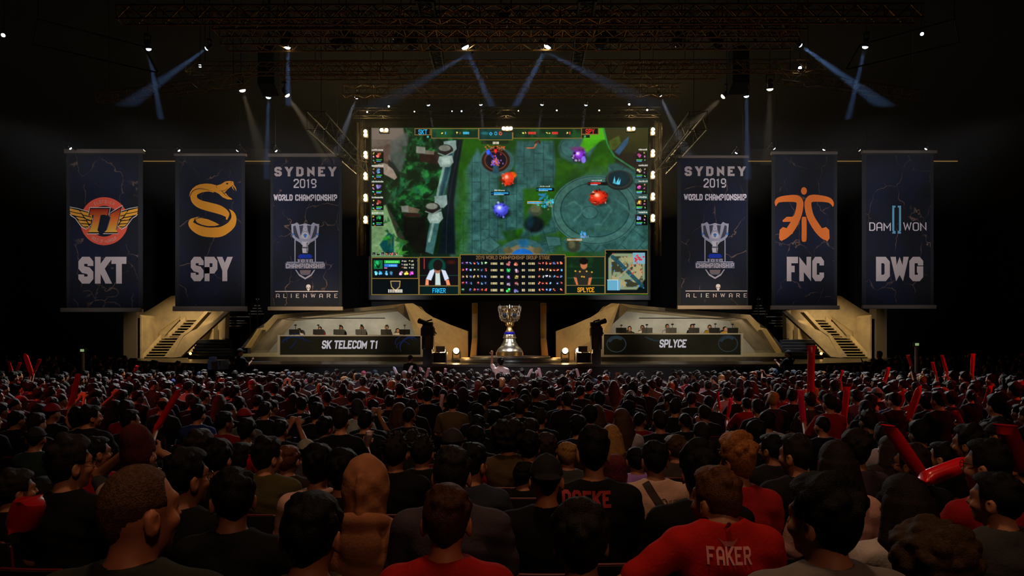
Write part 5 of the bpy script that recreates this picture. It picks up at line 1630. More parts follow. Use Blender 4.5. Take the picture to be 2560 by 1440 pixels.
# blinders: clusters of warm lamps round the screen
def blinder(px, py, d, lamps, label, s=7.0):
    c = P(px, py, d)
    t = thing('blinder_lamp', label, 'stage lamp', tuple(c), 'blinders round the giant screen')
    k = d / F
    w = (max(abs(x) for x, y in lamps) + 6.5) * k
    h = (max(abs(y) for x, y in lamps) + 6.5) * k
    MB().bbox(c.x - w, c.x + w, d, d + .22, c.z - h, c.z + h).build('housing', BLACKP, t)
    for x, y in lamps:
        MB().lathe([(.001, -.06), (3.4 * k, -.05), (4.3 * k, 0), (4.3 * k, .04)], 16, (c.x + x * k, d - .01, c.z - y * k), Euler((-math.pi / 2, 0, 0)).to_quaternion()).build('bulb', emission('blinder_glow', (1.0, 0.74, 0.36, 1), 34), t)
    if len(lamps) == 2 and lamps[0][0] == 0:
        MB().bar((c.x, d + .2, c.z), (c.x + (.13 if c.x < 0 else -.13), 37.25, c.z), .04, 6).build('clamp', BLACKP, t)
    else:
        MB().bar((c.x, d + .2, c.z), (c.x, 37.7, c.z + .35), .03, 6).build('clamp', BLACKP, t)
    light('POINT', 'blinder_light', (c.x, d - .35, c.z), None, BLIND, (1.0, 0.66, 0.25), 0.12)


BLIND = 24
for i, py in enumerate((333, 387, 440, 494, 549)):
    blinder(913.5, py, 36.9, [(0, -4.6), (0, 4.6)], 'warm blinder lamp, %s from top in the column beside the SKT panel' % ordinal(i + 1))
for i, py in enumerate((328, 383, 437, 491, 545)):
    blinder(1632.5, py, 36.9, [(0, -4.6), (0, 4.6)], 'warm blinder lamp, %s from top in the column beside the SPY panel' % ordinal(i + 1))
for px, py, w in ((960, 325, 'upper SKT side corner'), (1268, 321, 'top centre'), (1578, 322, 'upper SPY side corner')):
    blinder(px, py, 36.8, [(-6, 0), (6, 0)] if px != 1268 else [(-9, 0), (0, 0), (9, 0)], 'warm blinder lamp at the %s of the giant screen' % w)
for px, nm in ((905, 'SKT'), (1641, 'SPY')):
    truss(P(px, 300, 37.3), P(px, 770, 37.3), .28, 34, 'upright black truss tower that carries the blinders on the %s side' % nm, name='tower_truss', m=BLACKP, up=Vector((0, 1, 0)), r=.02)
    q_ = [o for o in bpy.data.objects if o.name.startswith('tower_truss')][-1]
    MB().bbox(X(px - 13, 37.5), X(px + 20, 37.5) if px < 1280 else X(px + 13, 37.5), 37.5, 37.54, Z(640, 37.5), Z(306, 37.5)).build('glow_catch_panel', mat('glow_catch_cloth', rgb(92, 84, 60), .9), q_)  # panel added behind the blinders to catch their glow round each lamp


# line array speakers
def array(px, y0, y1, d, n, label, curve):
    t = thing('speaker_column', label, 'loudspeaker', tuple(P(px, (y0 + y1) / 2, d)))
    for i in range(n):
        f = (i + .5) / n
        y = y0 + (y1 - y0) * f
        c = P(px, y, d - curve * f * f)
        h = (y1 - y0) / n * d / F * .46
        m4 = Matrix.Rotation(-0.45 * f * f, 3, 'X')
        b = MB().box(c, (20 * 2 * d / F, .55, h * 2), m4).build('speaker_box', BLACK, t)
    MB().bar(P(px, y0, d), tuple(P(px, y0, d).xy) + (15.97,), .03, 6).build('hanging_bar', BLACKP, t)
    return t


array(672, 122, 226, 23, 9, 'black hanging speaker column above the SYDNEY banner beside the snake', 1.0)
array(1846, 122, 222, 23, 9, 'black hanging speaker column above the SYDNEY banner beside the orange figure', 1.0)

# bright uplights on the deck
for i, (px, lab) in enumerate(((1107, 'outer one on the blue team side'), (1141, 'inner one on the blue team side'), (1412.5, 'inner one on the green tinted desk side'), (1446, 'outer one on the green tinted desk side'))):
    d = 28.2
    p = P(px, 878, d)
    t = thing('deck_light', 'glowing warm moving light on the stage floor, ' + lab, 'stage lamp', (p.x, d, DZ), 'warm lights on the stage floor')
    MB().bbox(p.x - .14, p.x + .14, d - .1, d + .14, DZ, DZ + .12).build('base', BLACKP, t)
    y = MB()
    for s in (-1, 1):
        y.bar((p.x + s * .155, d, DZ + .1), (p.x + s * .155, d, p.z), .03, 8)
    y.build('yoke', BLACKP, t)
    MB().ball((p.x, d + .02, p.z), .145, 16, 10, (1, 1.1, 1.1)).build('head', BLACKP, t, smooth=True)
    MB().lathe([(.001, -.03), (.08, -.02), (.115, 0), (.12, .03)], 18, (p.x, d - .135, p.z + .02), Euler((-math.pi / 2 , 0, 0)).to_quaternion()).build('lens', emission('deck_glow', (1.0, 0.62, 0.26, 1), 18), t)
    light('POINT', 'deck_glow_light', (p.x, d - .32, p.z + .05), None, 22, (1.0, 0.6, 0.22), .1)
# orange light strips at the foot of the booth wings, and amber washes on the wings
for x0, x1, nm in ((1160, 1177, 'blue team'), (1374, 1400, 'green tinted desk')):
    d = 34.4
    t = thing('floor_strip_light', 'short glowing orange strip at the wing wall foot on the %s side' % nm, 'lamp', (X((x0 + x1) / 2, d), d, DZ))
    MB().bbox(X(x0, d), X(x1, d), 33.2, 33.26, 1.52, 1.6).build('tube', emission('orange_strip', (1.0, 0.32, 0.06, 1), 5), t)
    MB().bbox(X(x0, d) - .05, X(x1, d) + .05, 33.17, 33.3, DZ, 1.515).build('base', BLACKP, t)
    light('POINT', 'strip_glow', (X((x0 + x1) / 2, d), 33.0, 1.9), None, 14, (1.0, 0.42, 0.1), .2)
for sx in (-1, 1):
    light('SPOT', 'wing_wash', (sx * 2.4, 27.5, 8.3), (sx * 4.2, 34, 2.6), 2100, (1.0, 0.74, 0.4), .3, angle=38, blend=.9)
    light('SPOT', 'booth_front_wash', (sx * 8.5, 23.5, 5.4), (sx * 8.9, 33, 2.4), 1700, (1.0, 0.78, 0.46), .4, angle=44, blend=.9)
    light('SPOT', 'booth_edge_wash', (sx * 15.2, 31.7, 8.0), (sx * 12.2, 33.5, 2.6), 1900, (1.0, 0.74, 0.32), .3, angle=34, blend=.9)

# thin stage haze that shows the beams
hz = MB().bbox(-29.5, 29.5, 13, 36.7, 9.0, 15.9).build('stage_haze', None)
m = bpy.data.materials.new('haze')
m.use_nodes = True
nt = m.node_tree
nt.nodes.clear()
vs_ = nt.nodes.new('ShaderNodeVolumeScatter')
vs_.inputs['Color'].default_value = (1, 1, 1, 1)
vs_.inputs['Density'].default_value = 0.0068
vs_.inputs['Anisotropy'].default_value = 0.1
ou_ = nt.nodes.new('ShaderNodeOutputMaterial')
nt.links.new(vs_.outputs[0], ou_.inputs['Volume'])
hz.data.materials.append(m)
tag(hz, 'thin haze hanging in the roof over the stage where the beams show', 'haze', kind='stuff')

# ================================================================ people, grown as smooth implicit bodies
class Field:
    def __init__(self, lo, hi, h):
        self.lo, self.h = np.array(lo, np.float32), np.float32(h)
        n = [int(math.ceil((b - a) / h)) + 1 for a, b in zip(lo, hi)]
        self.ax = [self.lo[i] + np.arange(n[i], dtype=np.float32) * self.h for i in range(3)]
        self.V = np.full(n, 1.0, np.float32)
        self.X, self.Y, self.Z = self.ax[0][:, None, None], self.ax[1][None, :, None], self.ax[2][None, None, :]

    def _sl(self, lo, hi, pad):
        s = []
        for i in range(3):
            a = int(math.floor((lo[i] - pad - self.lo[i]) / self.h))
            b = int(math.ceil((hi[i] + pad - self.lo[i]) / self.h)) + 1
            a, b = max(a, 0), min(b, len(self.ax[i]))
            if a >= b:
                return None
            s.append(slice(a, b))
        return tuple(s)

    def _put(self, sl, d, k, sub=False):
        V = self.V[sl]
        if sub:
            d = -d
            hh = np.clip(0.5 - 0.5 * (V - d) / k, 0, 1)
            self.V[sl] = V + (d - V) * hh + k * hh * (1 - hh)
        else:
            hh = np.clip(0.5 + 0.5 * (V - d) / k, 0, 1)
            self.V[sl] = V * (1 - hh) + d * hh - k * hh * (1 - hh)

    def cap(self, a, b, r1, r2, k=0.02):
        a, b = np.array(a, np.float32), np.array(b, np.float32)
        r = max(r1, r2)
        sl = self._sl(np.minimum(a, b) - r, np.maximum(a, b) + r, k + 3 * self.h)
        if sl is None:
            return
        x, y, z = self.ax[0][sl[0]][:, None, None] - a[0], self.ax[1][sl[1]][None, :, None] - a[1], self.ax[2][sl[2]][None, None, :] - a[2]
        d = b - a
        t = np.clip((x * d[0] + y * d[1] + z * d[2]) / max(float(d @ d), 1e-9), 0, 1)
        q = np.sqrt((x - t * d[0]) ** 2 + (y - t * d[1]) ** 2 + (z - t * d[2]) ** 2) - (r1 + (r2 - r1) * t)
        self._put(sl, q.astype(np.float32), k)

    def ell(self, c, rad, k=0.02, R=None, sub=False):
        c = np.array(c, np.float32)
        r = max(rad)
        e = np.array(rad) if R is None else np.array([r, r, r])
        sl = self._sl(c - e, c + e, k + 3 * self.h)
        if sl is None:
            return
        x, y, z = self.ax[0][sl[0]][:, None, None] - c[0], self.ax[1][sl[1]][None, :, None] - c[1], self.ax[2][sl[2]][None, None, :] - c[2]
        if R is not None:
            x, y, z = (R[0][0] * x + R[1][0] * y + R[2][0] * z, R[0][1] * x + R[1][1] * y + R[2][1] * z, R[0][2] * x + R[1][2] * y + R[2][2] * z)
        k0 = np.sqrt((x / rad[0]) ** 2 + (y / rad[1]) ** 2 + (z / rad[2]) ** 2)
        k1 = np.sqrt((x / rad[0] ** 2) ** 2 + (y / rad[1] ** 2) ** 2 + (z / rad[2] ** 2) ** 2)
        q = k0 * (k0 - 1) / np.maximum(k1, 1e-6)
        self._put(sl, q.astype(np.float32), k, sub)

    def mesh(self, name):
        V = self.V
        n = np.array(V.shape)
        S = V < 0
        c = np.zeros(n - 1, np.int8)
        sl = lambda i, j, k: (slice(i, n[0] - 1 + i), slice(j, n[1] - 1 + j), slice(k, n[2] - 1 + k))
        for i in (0, 1):
            for j in (0, 1):
                for k in (0, 1):
                    c += S[sl(i, j, k)]
        ijk = np.argwhere((c > 0) & (c < 8))
        idx = np.full(n - 1, -1, np.int64)
        idx[tuple(ijk.T)] = np.arange(len(ijk))
        acc = np.zeros((len(ijk), 3), np.float64)
        cnt = np.zeros(len(ijk))
        for ax in range(3):
            o1, o2 = [q for q in range(3) if q != ax]
            for u in (0, 1):
                for v in (0, 1):
                    a = np.zeros(3, int); a[o1] = u; a[o2] = v
                    b = a.copy(); b[ax] = 1
                    va, vb = V[tuple((ijk + a).T)], V[tuple((ijk + b).T)]
                    m = (va < 0) != (vb < 0)
                    t = np.where(m, va / np.where(m, va - vb, 1), 0)
                    p = np.tile(a.astype(float), (len(ijk), 1))
                    p[:, ax] = t
                    acc[m] += p[m]
                    cnt[m] += 1
        co = self.lo + (ijk + acc / np.maximum(cnt, 1)[:, None]) * self.h
        quads = []
        for ax in range(3):
            o1, o2 = (ax + 1) % 3, (ax + 2) % 3
            a = [slice(None)] * 3; b = [slice(None)] * 3
            a[ax] = slice(0, n[ax] - 1); b[ax] = slice(1, n[ax])
            for q in (o1, o2):
                a[q] = slice(1, n[q] - 1); b[q] = slice(1, n[q] - 1)
            sa, sb = S[tuple(a)], S[tuple(b)]
            e = np.argwhere(sa != sb)
            flip = sb[tuple(e.T)]
            e = e.copy(); e[:, o1] += 1; e[:, o2] += 1
            def cell(d1, d2):
                g = e.copy(); g[:, o1] -= d1; g[:, o2] -= d2
                return idx[tuple(g.T)]
            q = np.stack([cell(1, 1), cell(0, 1), cell(0, 0), cell(1, 0)], 1)
            q[flip] = q[flip][:, ::-1]
            quads.append(q)
        q = np.concatenate(quads)
        q = q[(q >= 0).all(1)]
        me = bpy.data.meshes.new(name)
        me.vertices.add(len(co)); me.vertices.foreach_set('co', co.astype(np.float32).ravel())
        me.loops.add(q.size); me.loops.foreach_set('vertex_index', q.ravel().astype(np.int32))
        me.polygons.add(len(q)); me.polygons.foreach_set('loop_start', np.arange(0, q.size, 4, dtype=np.int32)); me.polygons.foreach_set('loop_total', np.full(len(q), 4, np.int32))
        me.polygons.foreach_set('use_smooth', np.ones(len(q), bool))
        me.update(calc_edges=True)
        me.validate()
        return me


def smax(a, b, k):
    h = np.clip(0.5 - 0.5 * (a - b) / k, 0, 1)
    return (a + (b - a) * h + k * h * (1 - h)).astype(np.float32)


HP = Vector((0, 0.008, 1.208))      # middle of the head of a seated person


def head_R(yaw, pitch):
    return Matrix.Rotation(yaw, 3, 'Z') @ Matrix.Rotation(pitch, 3, 'X')


ARMS = {  # elbow, wrist, hand direction for the right arm (x > 0); mirrored for the left
    'lap': ((.25, .06, .74), (.11, .31, .63), (-.35, .9, -.2)),
    'up': ((.31, .17, 1.02), (.25, .26, 1.26), (-.05, .15, 1)),
    'hold': ((.27, .12, .78), (.17, .35, .92), (-.1, .3, .95)),
    'clap': ((.25, .2, .80), (.07, .38, 1.0), (-.1, .25, .95)),
    'crown': ((.36, .10, 1.19), (.135, .03, 1.36), (-.9, .05, .3)),
    'spread': ((.40, -.02, .84), (.62, .12, .72), (.6, .7, -.35)),
    'phone': ((.22, .25, .98), (.06, .40, 1.2), (-.2, .2, .95)),
    'point': ((.27, .10, 1.16), (.26, .14, 1.42), (0, .05, 1)),
    'hang': ((.25, -.02, .66), (.26, .08, .42), (0, .2, -1)),
}


def hand(F_, w, u, side, k_r=1.0, curl=0.9):
    """palm, four bent fingers of different lengths and a thumb from the side of the palm"""
    w, u = Vector(w), Vector(u).normalized()
    s = Vector((side, 0, 0))
    s = (s - u * s.dot(u)).normalized()
    nrm = s.cross(u) * (-side)
    pc = w + u * .048
    R = Matrix((s, nrm, u)).transposed()
    F_.ell(pc, (.04, .017, .052), .015, R)
    for i, ln in enumerate((.068, .078, .072, .055)):
        b = w + u * (.088 - .004 * abs(i - 1.2)) + s * (-.031 + .0205 * i) * -1
        m = b + (u * math.cos(curl * .5) + nrm * math.sin(curl * .5)) * ln * .5
        e = m + (u * math.cos(curl * 1.5) + nrm * math.sin(curl * 1.5)) * ln * .5
        F_.cap(b, m, .0092 * k_r, .0086 * k_r, .006)
        F_.cap(m, e, .0086 * k_r, .0074 * k_r, .004)
    b = w + u * .03 - s * (-.034)
    m = b + (u * .6 + s * .75 + nrm * .25).normalized() * .038
    F_.cap(b, m, .0115 * k_r, .0105 * k_r, .008)
    F_.cap(m, m + (u * .9 + s * .1 + nrm * .4).normalized() * .03, .0105 * k_r, .0085 * k_r, .004)


def torso(F_, o, g=0.0, bw=1.0):
    z = Vector((0, 0, o))
    F_.ell(Vector((0, .0, .86)) + z, (.165 * bw + g, .112 * bw + g, .21 + g), .03)
    F_.ell(Vector((0, -.025, .93)) + z, (.17 * bw + g, .088 + g, .12 + g), .05)
    F_.ell(Vector((0, .01, .66)) + z, (.148 * bw + g, .115 * bw + g, .19 + g), .06)
    F_.ell(Vector((0, .0, .52)) + z, (.168 * bw + g, .125 + g, .115 + g), .05)
    for s in (-1, 1):
        F_.cap(Vector((0, -.03, 1.055)) + z, Vector((s * .165 * bw, -.012, .985)) + z, .052 + g, .058 + g, .035)


def limbs(F_, poses, o, g=0.0, bw=1.0, fore=True, hands=True, kr=1.0, sleeve=1.0):
    for s, p in ((1, poses[0]), (-1, poses[1])):
        e, w, u = ARMS[p]
        z = Vector((0, 0, o))
        sh = Vector((s * .183 * bw, -.01, .985)) + z
        el = Vector((s * e[0] * (bw * .5 + .5), e[1], e[2])) + z
        wr = Vector((s * w[0], w[1], w[2])) + z
        F_.cap(sh, sh + (el - sh) * sleeve, .054 * bw + g, (.043 + (1 - sleeve) * .006) * bw + g * 1.3, .03)
        if fore:
            F_.cap(el, wr, .042 * bw + g, .029 + g, .02)
        if hands:
            hand(F_, wr + (wr - el).normalized() * .012, (s * u[0], u[1], u[2]), s, kr, 1.5 if p in ('up', 'hold') else .8)


def legs(F_, stand, g=0.0, feet=True):
    for s in (-1, 1):
        if stand:
            a, b, c = (s * .095, 0, .92), (s * .105, .02, .50), (s * .11, -.02, .09)
        else:
            a, b, c = (s * .095, .03, .50), (s * .125, .44, .50), (s * .125, .42, .09)
        F_.cap(a, b, .088 + g, .060 + g, .04)
        F_.cap(b, c, .058 + g, .040 + g * 1.3, .02)
        if feet:
            F_.cap((c[0], c[1] - .02, .045), (c[0] + s * .02, c[1] + .16, .04), .042, .036, .02)


def head(F_, o, yaw, pitch, drop=0.0):
    R = head_R(yaw, pitch)
    c = HP + Vector((0, drop * .5, o - drop))
    pv = c + Vector((0, -.02, -.10))
    T = lambda p: pv + R @ (Vector(p) + (c - pv))
    RR = [list(r) for r in R]
    E = lambda p, r, k=.02, sub=False: F_.ell(T(p), r, k, RR, sub)
    F_.cap(Vector((0, -.035, 1.03 + o)), T((0, -.02, -.075)), .060, .052, .02)
    E((0, -.005, .015), (.075, .097, .105))
    E((0, .032, -.055), (.056, .060, .062), .03)
    E((0, .070, -.094), (.022, .019, .018), .02)
    F_.cap(T((-.034, .084, .032)), T((.034, .084, .032)), .012, .012, .015)
    for s in (-1, 1):
        E((s * .032, .098, .010), (.015, .014, .011), .010, True)
        E((s * .032, .082, .010), (.0135, .0135, .0125), .003)
        E((s * .043, .068, -.028), (.022, .022, .020), .02)
        E((s * .0835, -.012, -.016), (.0125, .023, .036), .008)
        E((s * .092, -.004, -.010), (.006, .010, .018), .004, True)
    F_.cap(T((0, .092, .016)), T((0, .113, -.022)), .008, .012, .010)
    F_.cap(T((-.012, .100, -.028)), T((.012, .100, -.028)), .0095, .0095, .006)
    F_.ell(T((0, .089, -.058)), (.024, .011, .0065), .005, RR)
    F_.ell(T((0, .087, -.069)), (.020, .011, .0065), .005, RR)


SKIN = objcol('skin', 0.55, 0.35, bump=0.05, bscale=120, var=0.12, vscale=14)
CLOTH = objcol('cloth', 0.9, 0.15, bump=0.25, bscale=70, var=0.15, vscale=9)
HAIRM = objcol('hair', 0.6, 0.14, bump=0.55, bscale=210, var=0.45, vscale=90)
HATM = objcol('hat_cloth', 0.85, 0.2, bump=0.3, bscale=50, var=0.15, vscale=20)
PLAST = objcol('stick_plastic', 0.25, 0.5)
BODY, SHIRT, TROUS, HAIR = {}, {}, {}, {}


def get_body(pose, yaw, hi, bw=1.0, stand=False, drop=0.0):
    key = (pose, yaw, hi, bw, stand, drop)
    if key not in BODY:
        h = .0095 if hi else .017
        o = .42 if stand else 0.0
        lo, hi_ = (-.74, -.24, -.02), (.74, .72, 1.62 + o)
        f = Field(lo, hi_, h)
        torso(f, o, 0, bw)
        legs(f, stand)
        head(f, o, math.radians(yaw), 0, drop)
        limbs(f, pose, o, 0, bw, kr=1.0 if hi else 1.35)
        me = f.mesh('body')
        me.materials.append(SKIN)
        BODY[key] = me
    return BODY[key]


def get_shirt(pose, kind, hi, bw=1.0, stand=False):
    key = (pose, kind, hi, bw, stand)
    if key not in SHIRT:
        h = .010 if hi else .019
        o = .42 if stand else 0.0
        f = Field((-.74, -.26, .38 + o), (.74, .60, 1.62 + o), h)
        g = .013 if kind == 'tee' else .02
        torso(f, o, g, bw)
        limbs(f, pose, o, g * 1.1, bw, fore=kind != 'tee', hands=False, sleeve=.78 if kind == 'tee' else 1.0)
        X_, Y_, Z_ = f.X, f.Y, f.Z
        f.V += (.0035 * np.sin(X_ * 37 + Z_ * 21 + 2 * np.sin(Z_ * 13)) * np.cos(Z_ * 33 - X_ * 17) + .002 * np.sin(Z_ * 71 + X_ * 24)).astype(np.float32)
        f.V = np.maximum(f.V, (.47 + o) - Z_)
        f.V = smax(f.V, -(np.sqrt(X_ ** 2 + (Y_ + .02) ** 2) - .062 + (Z_ - 1.09 - o) * -.25), .016)
        f.V = smax(f.V, Z_ - (1.108 + o) + .0 * X_, .02) if pose[0] not in ('up', 'crown', 'point') and pose[1] not in ('up', 'crown', 'point') else f.V
        if kind == 'hood':
            for a in range(0, 360, 20):
                t = math.radians(a); t2 = math.radians(a + 20)
                f.cap((.095 * math.cos(t), -.055 + .085 * math.sin(t), 1.075 + o - .03 * math.sin(t)), (.095 * math.cos(t2), -.055 + .085 * math.sin(t2), 1.075 + o - .03 * math.sin(t2)), .032, .032, .02)
            f.ell((0, -.13, 1.0 + o), (.10, .045, .10), .03)
        me = f.mesh('shirt')
        me.materials.append(CLOTH)
        SHIRT[key] = me
    return SHIRT[key]


def get_trousers(hi, stand=False):
    key = (hi, stand)
    if key not in TROUS:
        f = Field((-.28, -.22, .02), (.28, .62, 1.02 if stand else .62), .014 if hi else .022)
        o = .42 if stand else 0
        f.ell((0, 0, .52 + o), (.178, .138, .118), .05)
        legs(f, stand, .014, False)
        f.V = np.maximum(f.V, .10 - f.Z)
        me = f.mesh('trousers')
        me.materials.append(CLOTH)
        TROUS[key] = me
    return TROUS[key]


def get_hair(style, hi):
    key = (style, hi)
    if key in HAIR:
        return HAIR[key]
    h = .0085 if hi else .014
    if hi and style in ('long', 'afro', 'hood'):
        h = .010
    f = Field((-.22, -.26, -.46 if style in ('long', 'pony') else -.34 if style == 'hood' else -.2), (.22, .24, .24), h)
    X_, Y_, Z_ = f.X, f.Y, f.Z
    rs = np.random.RandomState(len(style) * 7 + 3)
    def bumps(n, amp, r0, top=False):
        for _ in range(n):
            v = rs.randn(3); v /= np.linalg.norm(v)
            if top:
                v[2] = abs(v[2]) + .25; v /= np.linalg.norm(v)
            f.ell((v[0] * (.075 + amp), v[1] * (.097 + amp) - .01, v[2] * (.105 + amp) + .02), (r0 * (.7 + .6 * rs.rand()),) * 3, .012)
    t = {'buzz': .006, 'bald': .004, 'short': .013, 'full': .02, 'tousled': .016, 'afro': .03, 'long': .02, 'pony': .012, 'cap': .016, 'capback': .016, 'beanie': .018, 'hood': .036, 'headset': .012}[style]
    f.ell((0, -.006, .016), (.075 + t, .097 + t, .105 + t), .01)
    if style == 'full':
        f.ell((0, .01, .06), (.088, .10, .088), .03); bumps(26, .012, .026, True)
    if style == 'short':
        f.ell((0, .025, .06), (.078, .09, .075), .02); bumps(14, .004, .020, True)
    if style == 'tousled':
        for _ in range(60):
            v = rs.randn(3); v[2] = abs(v[2]) * 1.3 + .2; v /= np.linalg.norm(v)
            a = Vector((v[0] * .078, v[1] * .10, v[2] * .11 + .01)); d = Vector((v[0] + rs.randn() * .5, v[1] + .4 + rs.randn() * .5, v[2] + .2)).normalized()
            f.cap(a, a + d * (.035 + .02 * rs.rand()), .014, .005, .01)
    if style == 'afro':
        f.ell((0, -.015, .045), (.135, .14, .135), .02)
        for _ in range(110):
            v = rs.randn(3); v /= np.linalg.norm(v)
            f.ell((v[0] * .128, v[1] * .132 - .015, v[2] * .128 + .045), (.02 + .016 * rs.rand(),) * 3, .01)
    if style == 'long':
        for _ in range(46):
            a = math.pi * (1.0 + rs.rand()) if True else 0
            x, y = .078 * math.cos(a), .085 * math.sin(a) - .015
            l = .20 + .12 * rs.rand()
            f.cap((x, y, .02), (x * 1.35 + rs.randn() * .012, y * 1.1 - .02, -.14), .026, .026, .012)
            f.cap((x * 1.35, y * 1.1 - .02, -.14), (x * 1.45 + rs.randn() * .02, y - .045, -.08 - l), .026, .008, .012)
    if style == 'pony':
        f.cap((0, -.10, .05), (0, -.15, .03), .03, .035, .02); f.cap((0, -.15, .03), (0.01, -.16, -.16), .036, .012, .02)
    if style in ('cap', 'capback'):
        sg = 1 if style == 'cap' else -1
        f.V = np.maximum(f.V, .030 - Z_ - .25 * sg * Y_ * 0)
        f.ell((0, sg * .125, .036), (.075, .075, .011), .012)
        f.ell((0, -.006, .135), (.012, .012, .008), .006)
    if style == 'beanie':
        f.ell((0, -.05, .10), (.075, .075, .07), .04); f.cap((-.08, -.01, .0), (.08, -.01, .0), .012, .012, .02)
        f.V = np.maximum(f.V, -.03 - Z_ + .5 * Y_)
    if style == 'hood':
        f.ell((0, -.035, .035), (.108, .118, .145), .03); f.ell((0, -.05, -.10), (.098, .10, .10), .05)
        f.ell((0, -.06, -.185), (.128, .085, .06), .04); f.cap((0, -.16, .09), (0, -.155, -.12), .012, .012, .03)
        f.ell((0, .115, -.02), (.085, .10, .125), .02, sub=True)
        f.V += (.004 * np.sin(Z_ * 60 + X_ * 14) * np.cos(X_ * 40 + Y_ * 21)).astype(np.float32)
    elif style not in ('cap', 'capback'):
        hl = .078 if style not in ('afro', 'headset') else .07
        f.V = smax(f.V, -np.maximum(.042 - Y_, Z_ - hl - .42 * (Y_ - .042) + 0 * X_), .014)
        if style != 'long':
            f.V = smax(f.V, -np.maximum(-.012 - Y_, Z_ + .0 * X_ - (.012 if style != 'afro' else -.01)), .014)
        else:
            f.V = smax(f.V, -np.maximum(.01 - Y_, Z_ - .03 + 0 * X_), .014)
        if style not in ('long', 'pony'):
            f.V = smax(f.V, -.088 - Z_ + .0 * X_, .016)
        elif style == 'pony':
            f.V = np.maximum(f.V, np.where((Z_ < -.08) & (Y_ > -.12), .02, f.V))
        if style in ('short', 'buzz', 'full', 'tousled', 'bald', 'headset'):
            f.V += (.16 * np.clip(.03 - Z_, 0, .1) * np.clip(np.abs(X_) / .06, 0, 1)).astype(np.float32)
        if style == 'bald':
            f.V = np.maximum(f.V, Z_ - .055 + .3 * Y_)
        f.V += (.0022 * np.sin(X_ * 210 + 3 * np.sin(Z_ * 60)) * np.cos(Y_ * 150 + Z_ * 40)).astype(np.float32)
    me = f.mesh('hair')
    me.materials.append(HATM if style in ('cap', 'capback', 'beanie', 'hood') else HAIRM)
    HAIR[key] = me
    return me


def child(me, name, parent, color, loc=None, rot=None, label=None):
    o = bpy.data.objects.new(name, me)
    COL.objects.link(o)
    o.parent = parent
    o.color = color
    if loc is not None:
        o.location = loc
    if rot is not None:
        o.rotation_euler = rot
    if label:
        o['label'] = label
    return o


def hname(style):
    return {'cap': 'cap', 'capback': 'cap', 'beanie': 'knitted_hat', 'hood': 'hood'}.get(style, 'hair')


def person(x, y, zf, label, style='short', hc=(18, 15, 13), sc=(16, 16, 18), skin=(150, 105, 80), pose=('lap', 'lap'), hyaw=0, yaw=None, sz=1.0, kind='tee', hi=True, bw=1.0, stand=False, group=None, trous=(20, 22, 28), under=None, sx=1.0, drop=0.0):
    b = bpy.data.objects.new('person', get_body(pose, hyaw, hi, bw, stand, drop))
    COL.objects.link(b)
    b.location = (x, y, zf)
    b.rotation_euler = (0, 0, math.atan2(x, 38 - y) if yaw is None else yaw)
    b.scale = (sx, sx, sz)
    b.color = rgb(*skin)
    tag(b, label, 'person', group)
    o = .42 if stand else 0
    R = head_R(math.radians(hyaw), 0)
    c = HP + Vector((0, drop * .5, o - drop)); pv = c + Vector((0, -.02, -.10))
    hl = pv + R @ (c - pv)
    child(get_hair(style, hi), hname(style), b, rgb(*hc), hl, R.to_euler())
    if style in ('cap', 'capback') :
        child(get_hair('buzz', hi), 'hair', b, rgb(*(under or (18, 15, 13))), hl, R.to_euler())
    child(get_shirt(pose, kind, hi, bw, stand), 'shirt' if kind == 'tee' else ('hoodie' if kind == 'hood' else 'jacket'), b, rgb(*sc))
    child(get_trousers(hi, stand), 'trousers', b, rgb(*trous))
    return b


# ---------------------------------------------------------------- the folding chair
def make_chair():
    t = thing('folding_chair', 'chair', 'chair', (0, 0, 0))
    bk = MB()
    n = 9
    fr, bc = [], []
    for i in range(n):
        a = -.21 + .42 * i / (n - 1)
        yb = -.205 - .02 * math.cos(a * 6)
        fr.append((a, yb)); bc.append((a, yb - .03))
    prof = lambda z: [Vector((x, y - (z - .55) * .12, z)) for x, y in fr] + [Vector((x, y - (z - .55) * .12, z)) for x, y in bc[::-1]]
    zs_ = (.56, .58, .83, .865)
    vs, fs = [], []
    for j, z in enumerate(zs_):
        k = .96 if j in (0, 3) else 1
        vs += [Vector((v.x * k, v.y, v.z)) for v in prof(z)]
    m = 2 * n
    for j in range(3):
        for i in range(m):
            fs.append((j * m + i, j * m + (i + 1) % m, (j + 1) * m + (i + 1) % m, (j + 1) * m + i))
    fs += [tuple(range(m - 1, -1, -1)), tuple(range(3 * m, 4 * m))]
    bk.add(vs, fs).build('backrest', mat('chair_back', rgb(20, 18, 19), .6), t)
    e = MB()
    pts = [Vector((-.215, -.235, .60))] + [Vector((x, y - .045, .868 if 0 < i < n - 1 else .84)) for i, (x, y) in enumerate(fr)] + [Vector((.215, -.235, .60))]
    e.tube(pts, .008, 8)
    e.build('red_edge', mat('chair_edge', rgb(88, 10, 18), .5), t, smooth=True)
    s = MB()
    s.prism([Vector((-.21, -.19, .455)), Vector((.21, -.19, .455)), Vector((.2, .22, .465)), Vector((-.2, .22, .465))], [Vector((-.21, -.19, .425)), Vector((.21, -.19, .425)), Vector((.2, .22, .43)), Vector((-.2, .22, .43))])
    s.build('seat', mat('chair_seat', rgb(84, 14, 22), .7), t)
    for sx in (-1, 1):
        MB().tube([Vector((sx * .225, -.235, .60)), Vector((sx * .225, -.05, .43)), Vector((sx * .225, .26, .0))], .012, 8).build('leg', STEEL, t)
        MB().tube([Vector((sx * .205, .12, .43)), Vector((sx * .205, -.26, .0))], .012, 8).build('leg', STEEL, t)
    return t


CHAIR = make_chair()
KIDS = children_of()
CH_USED = [False]


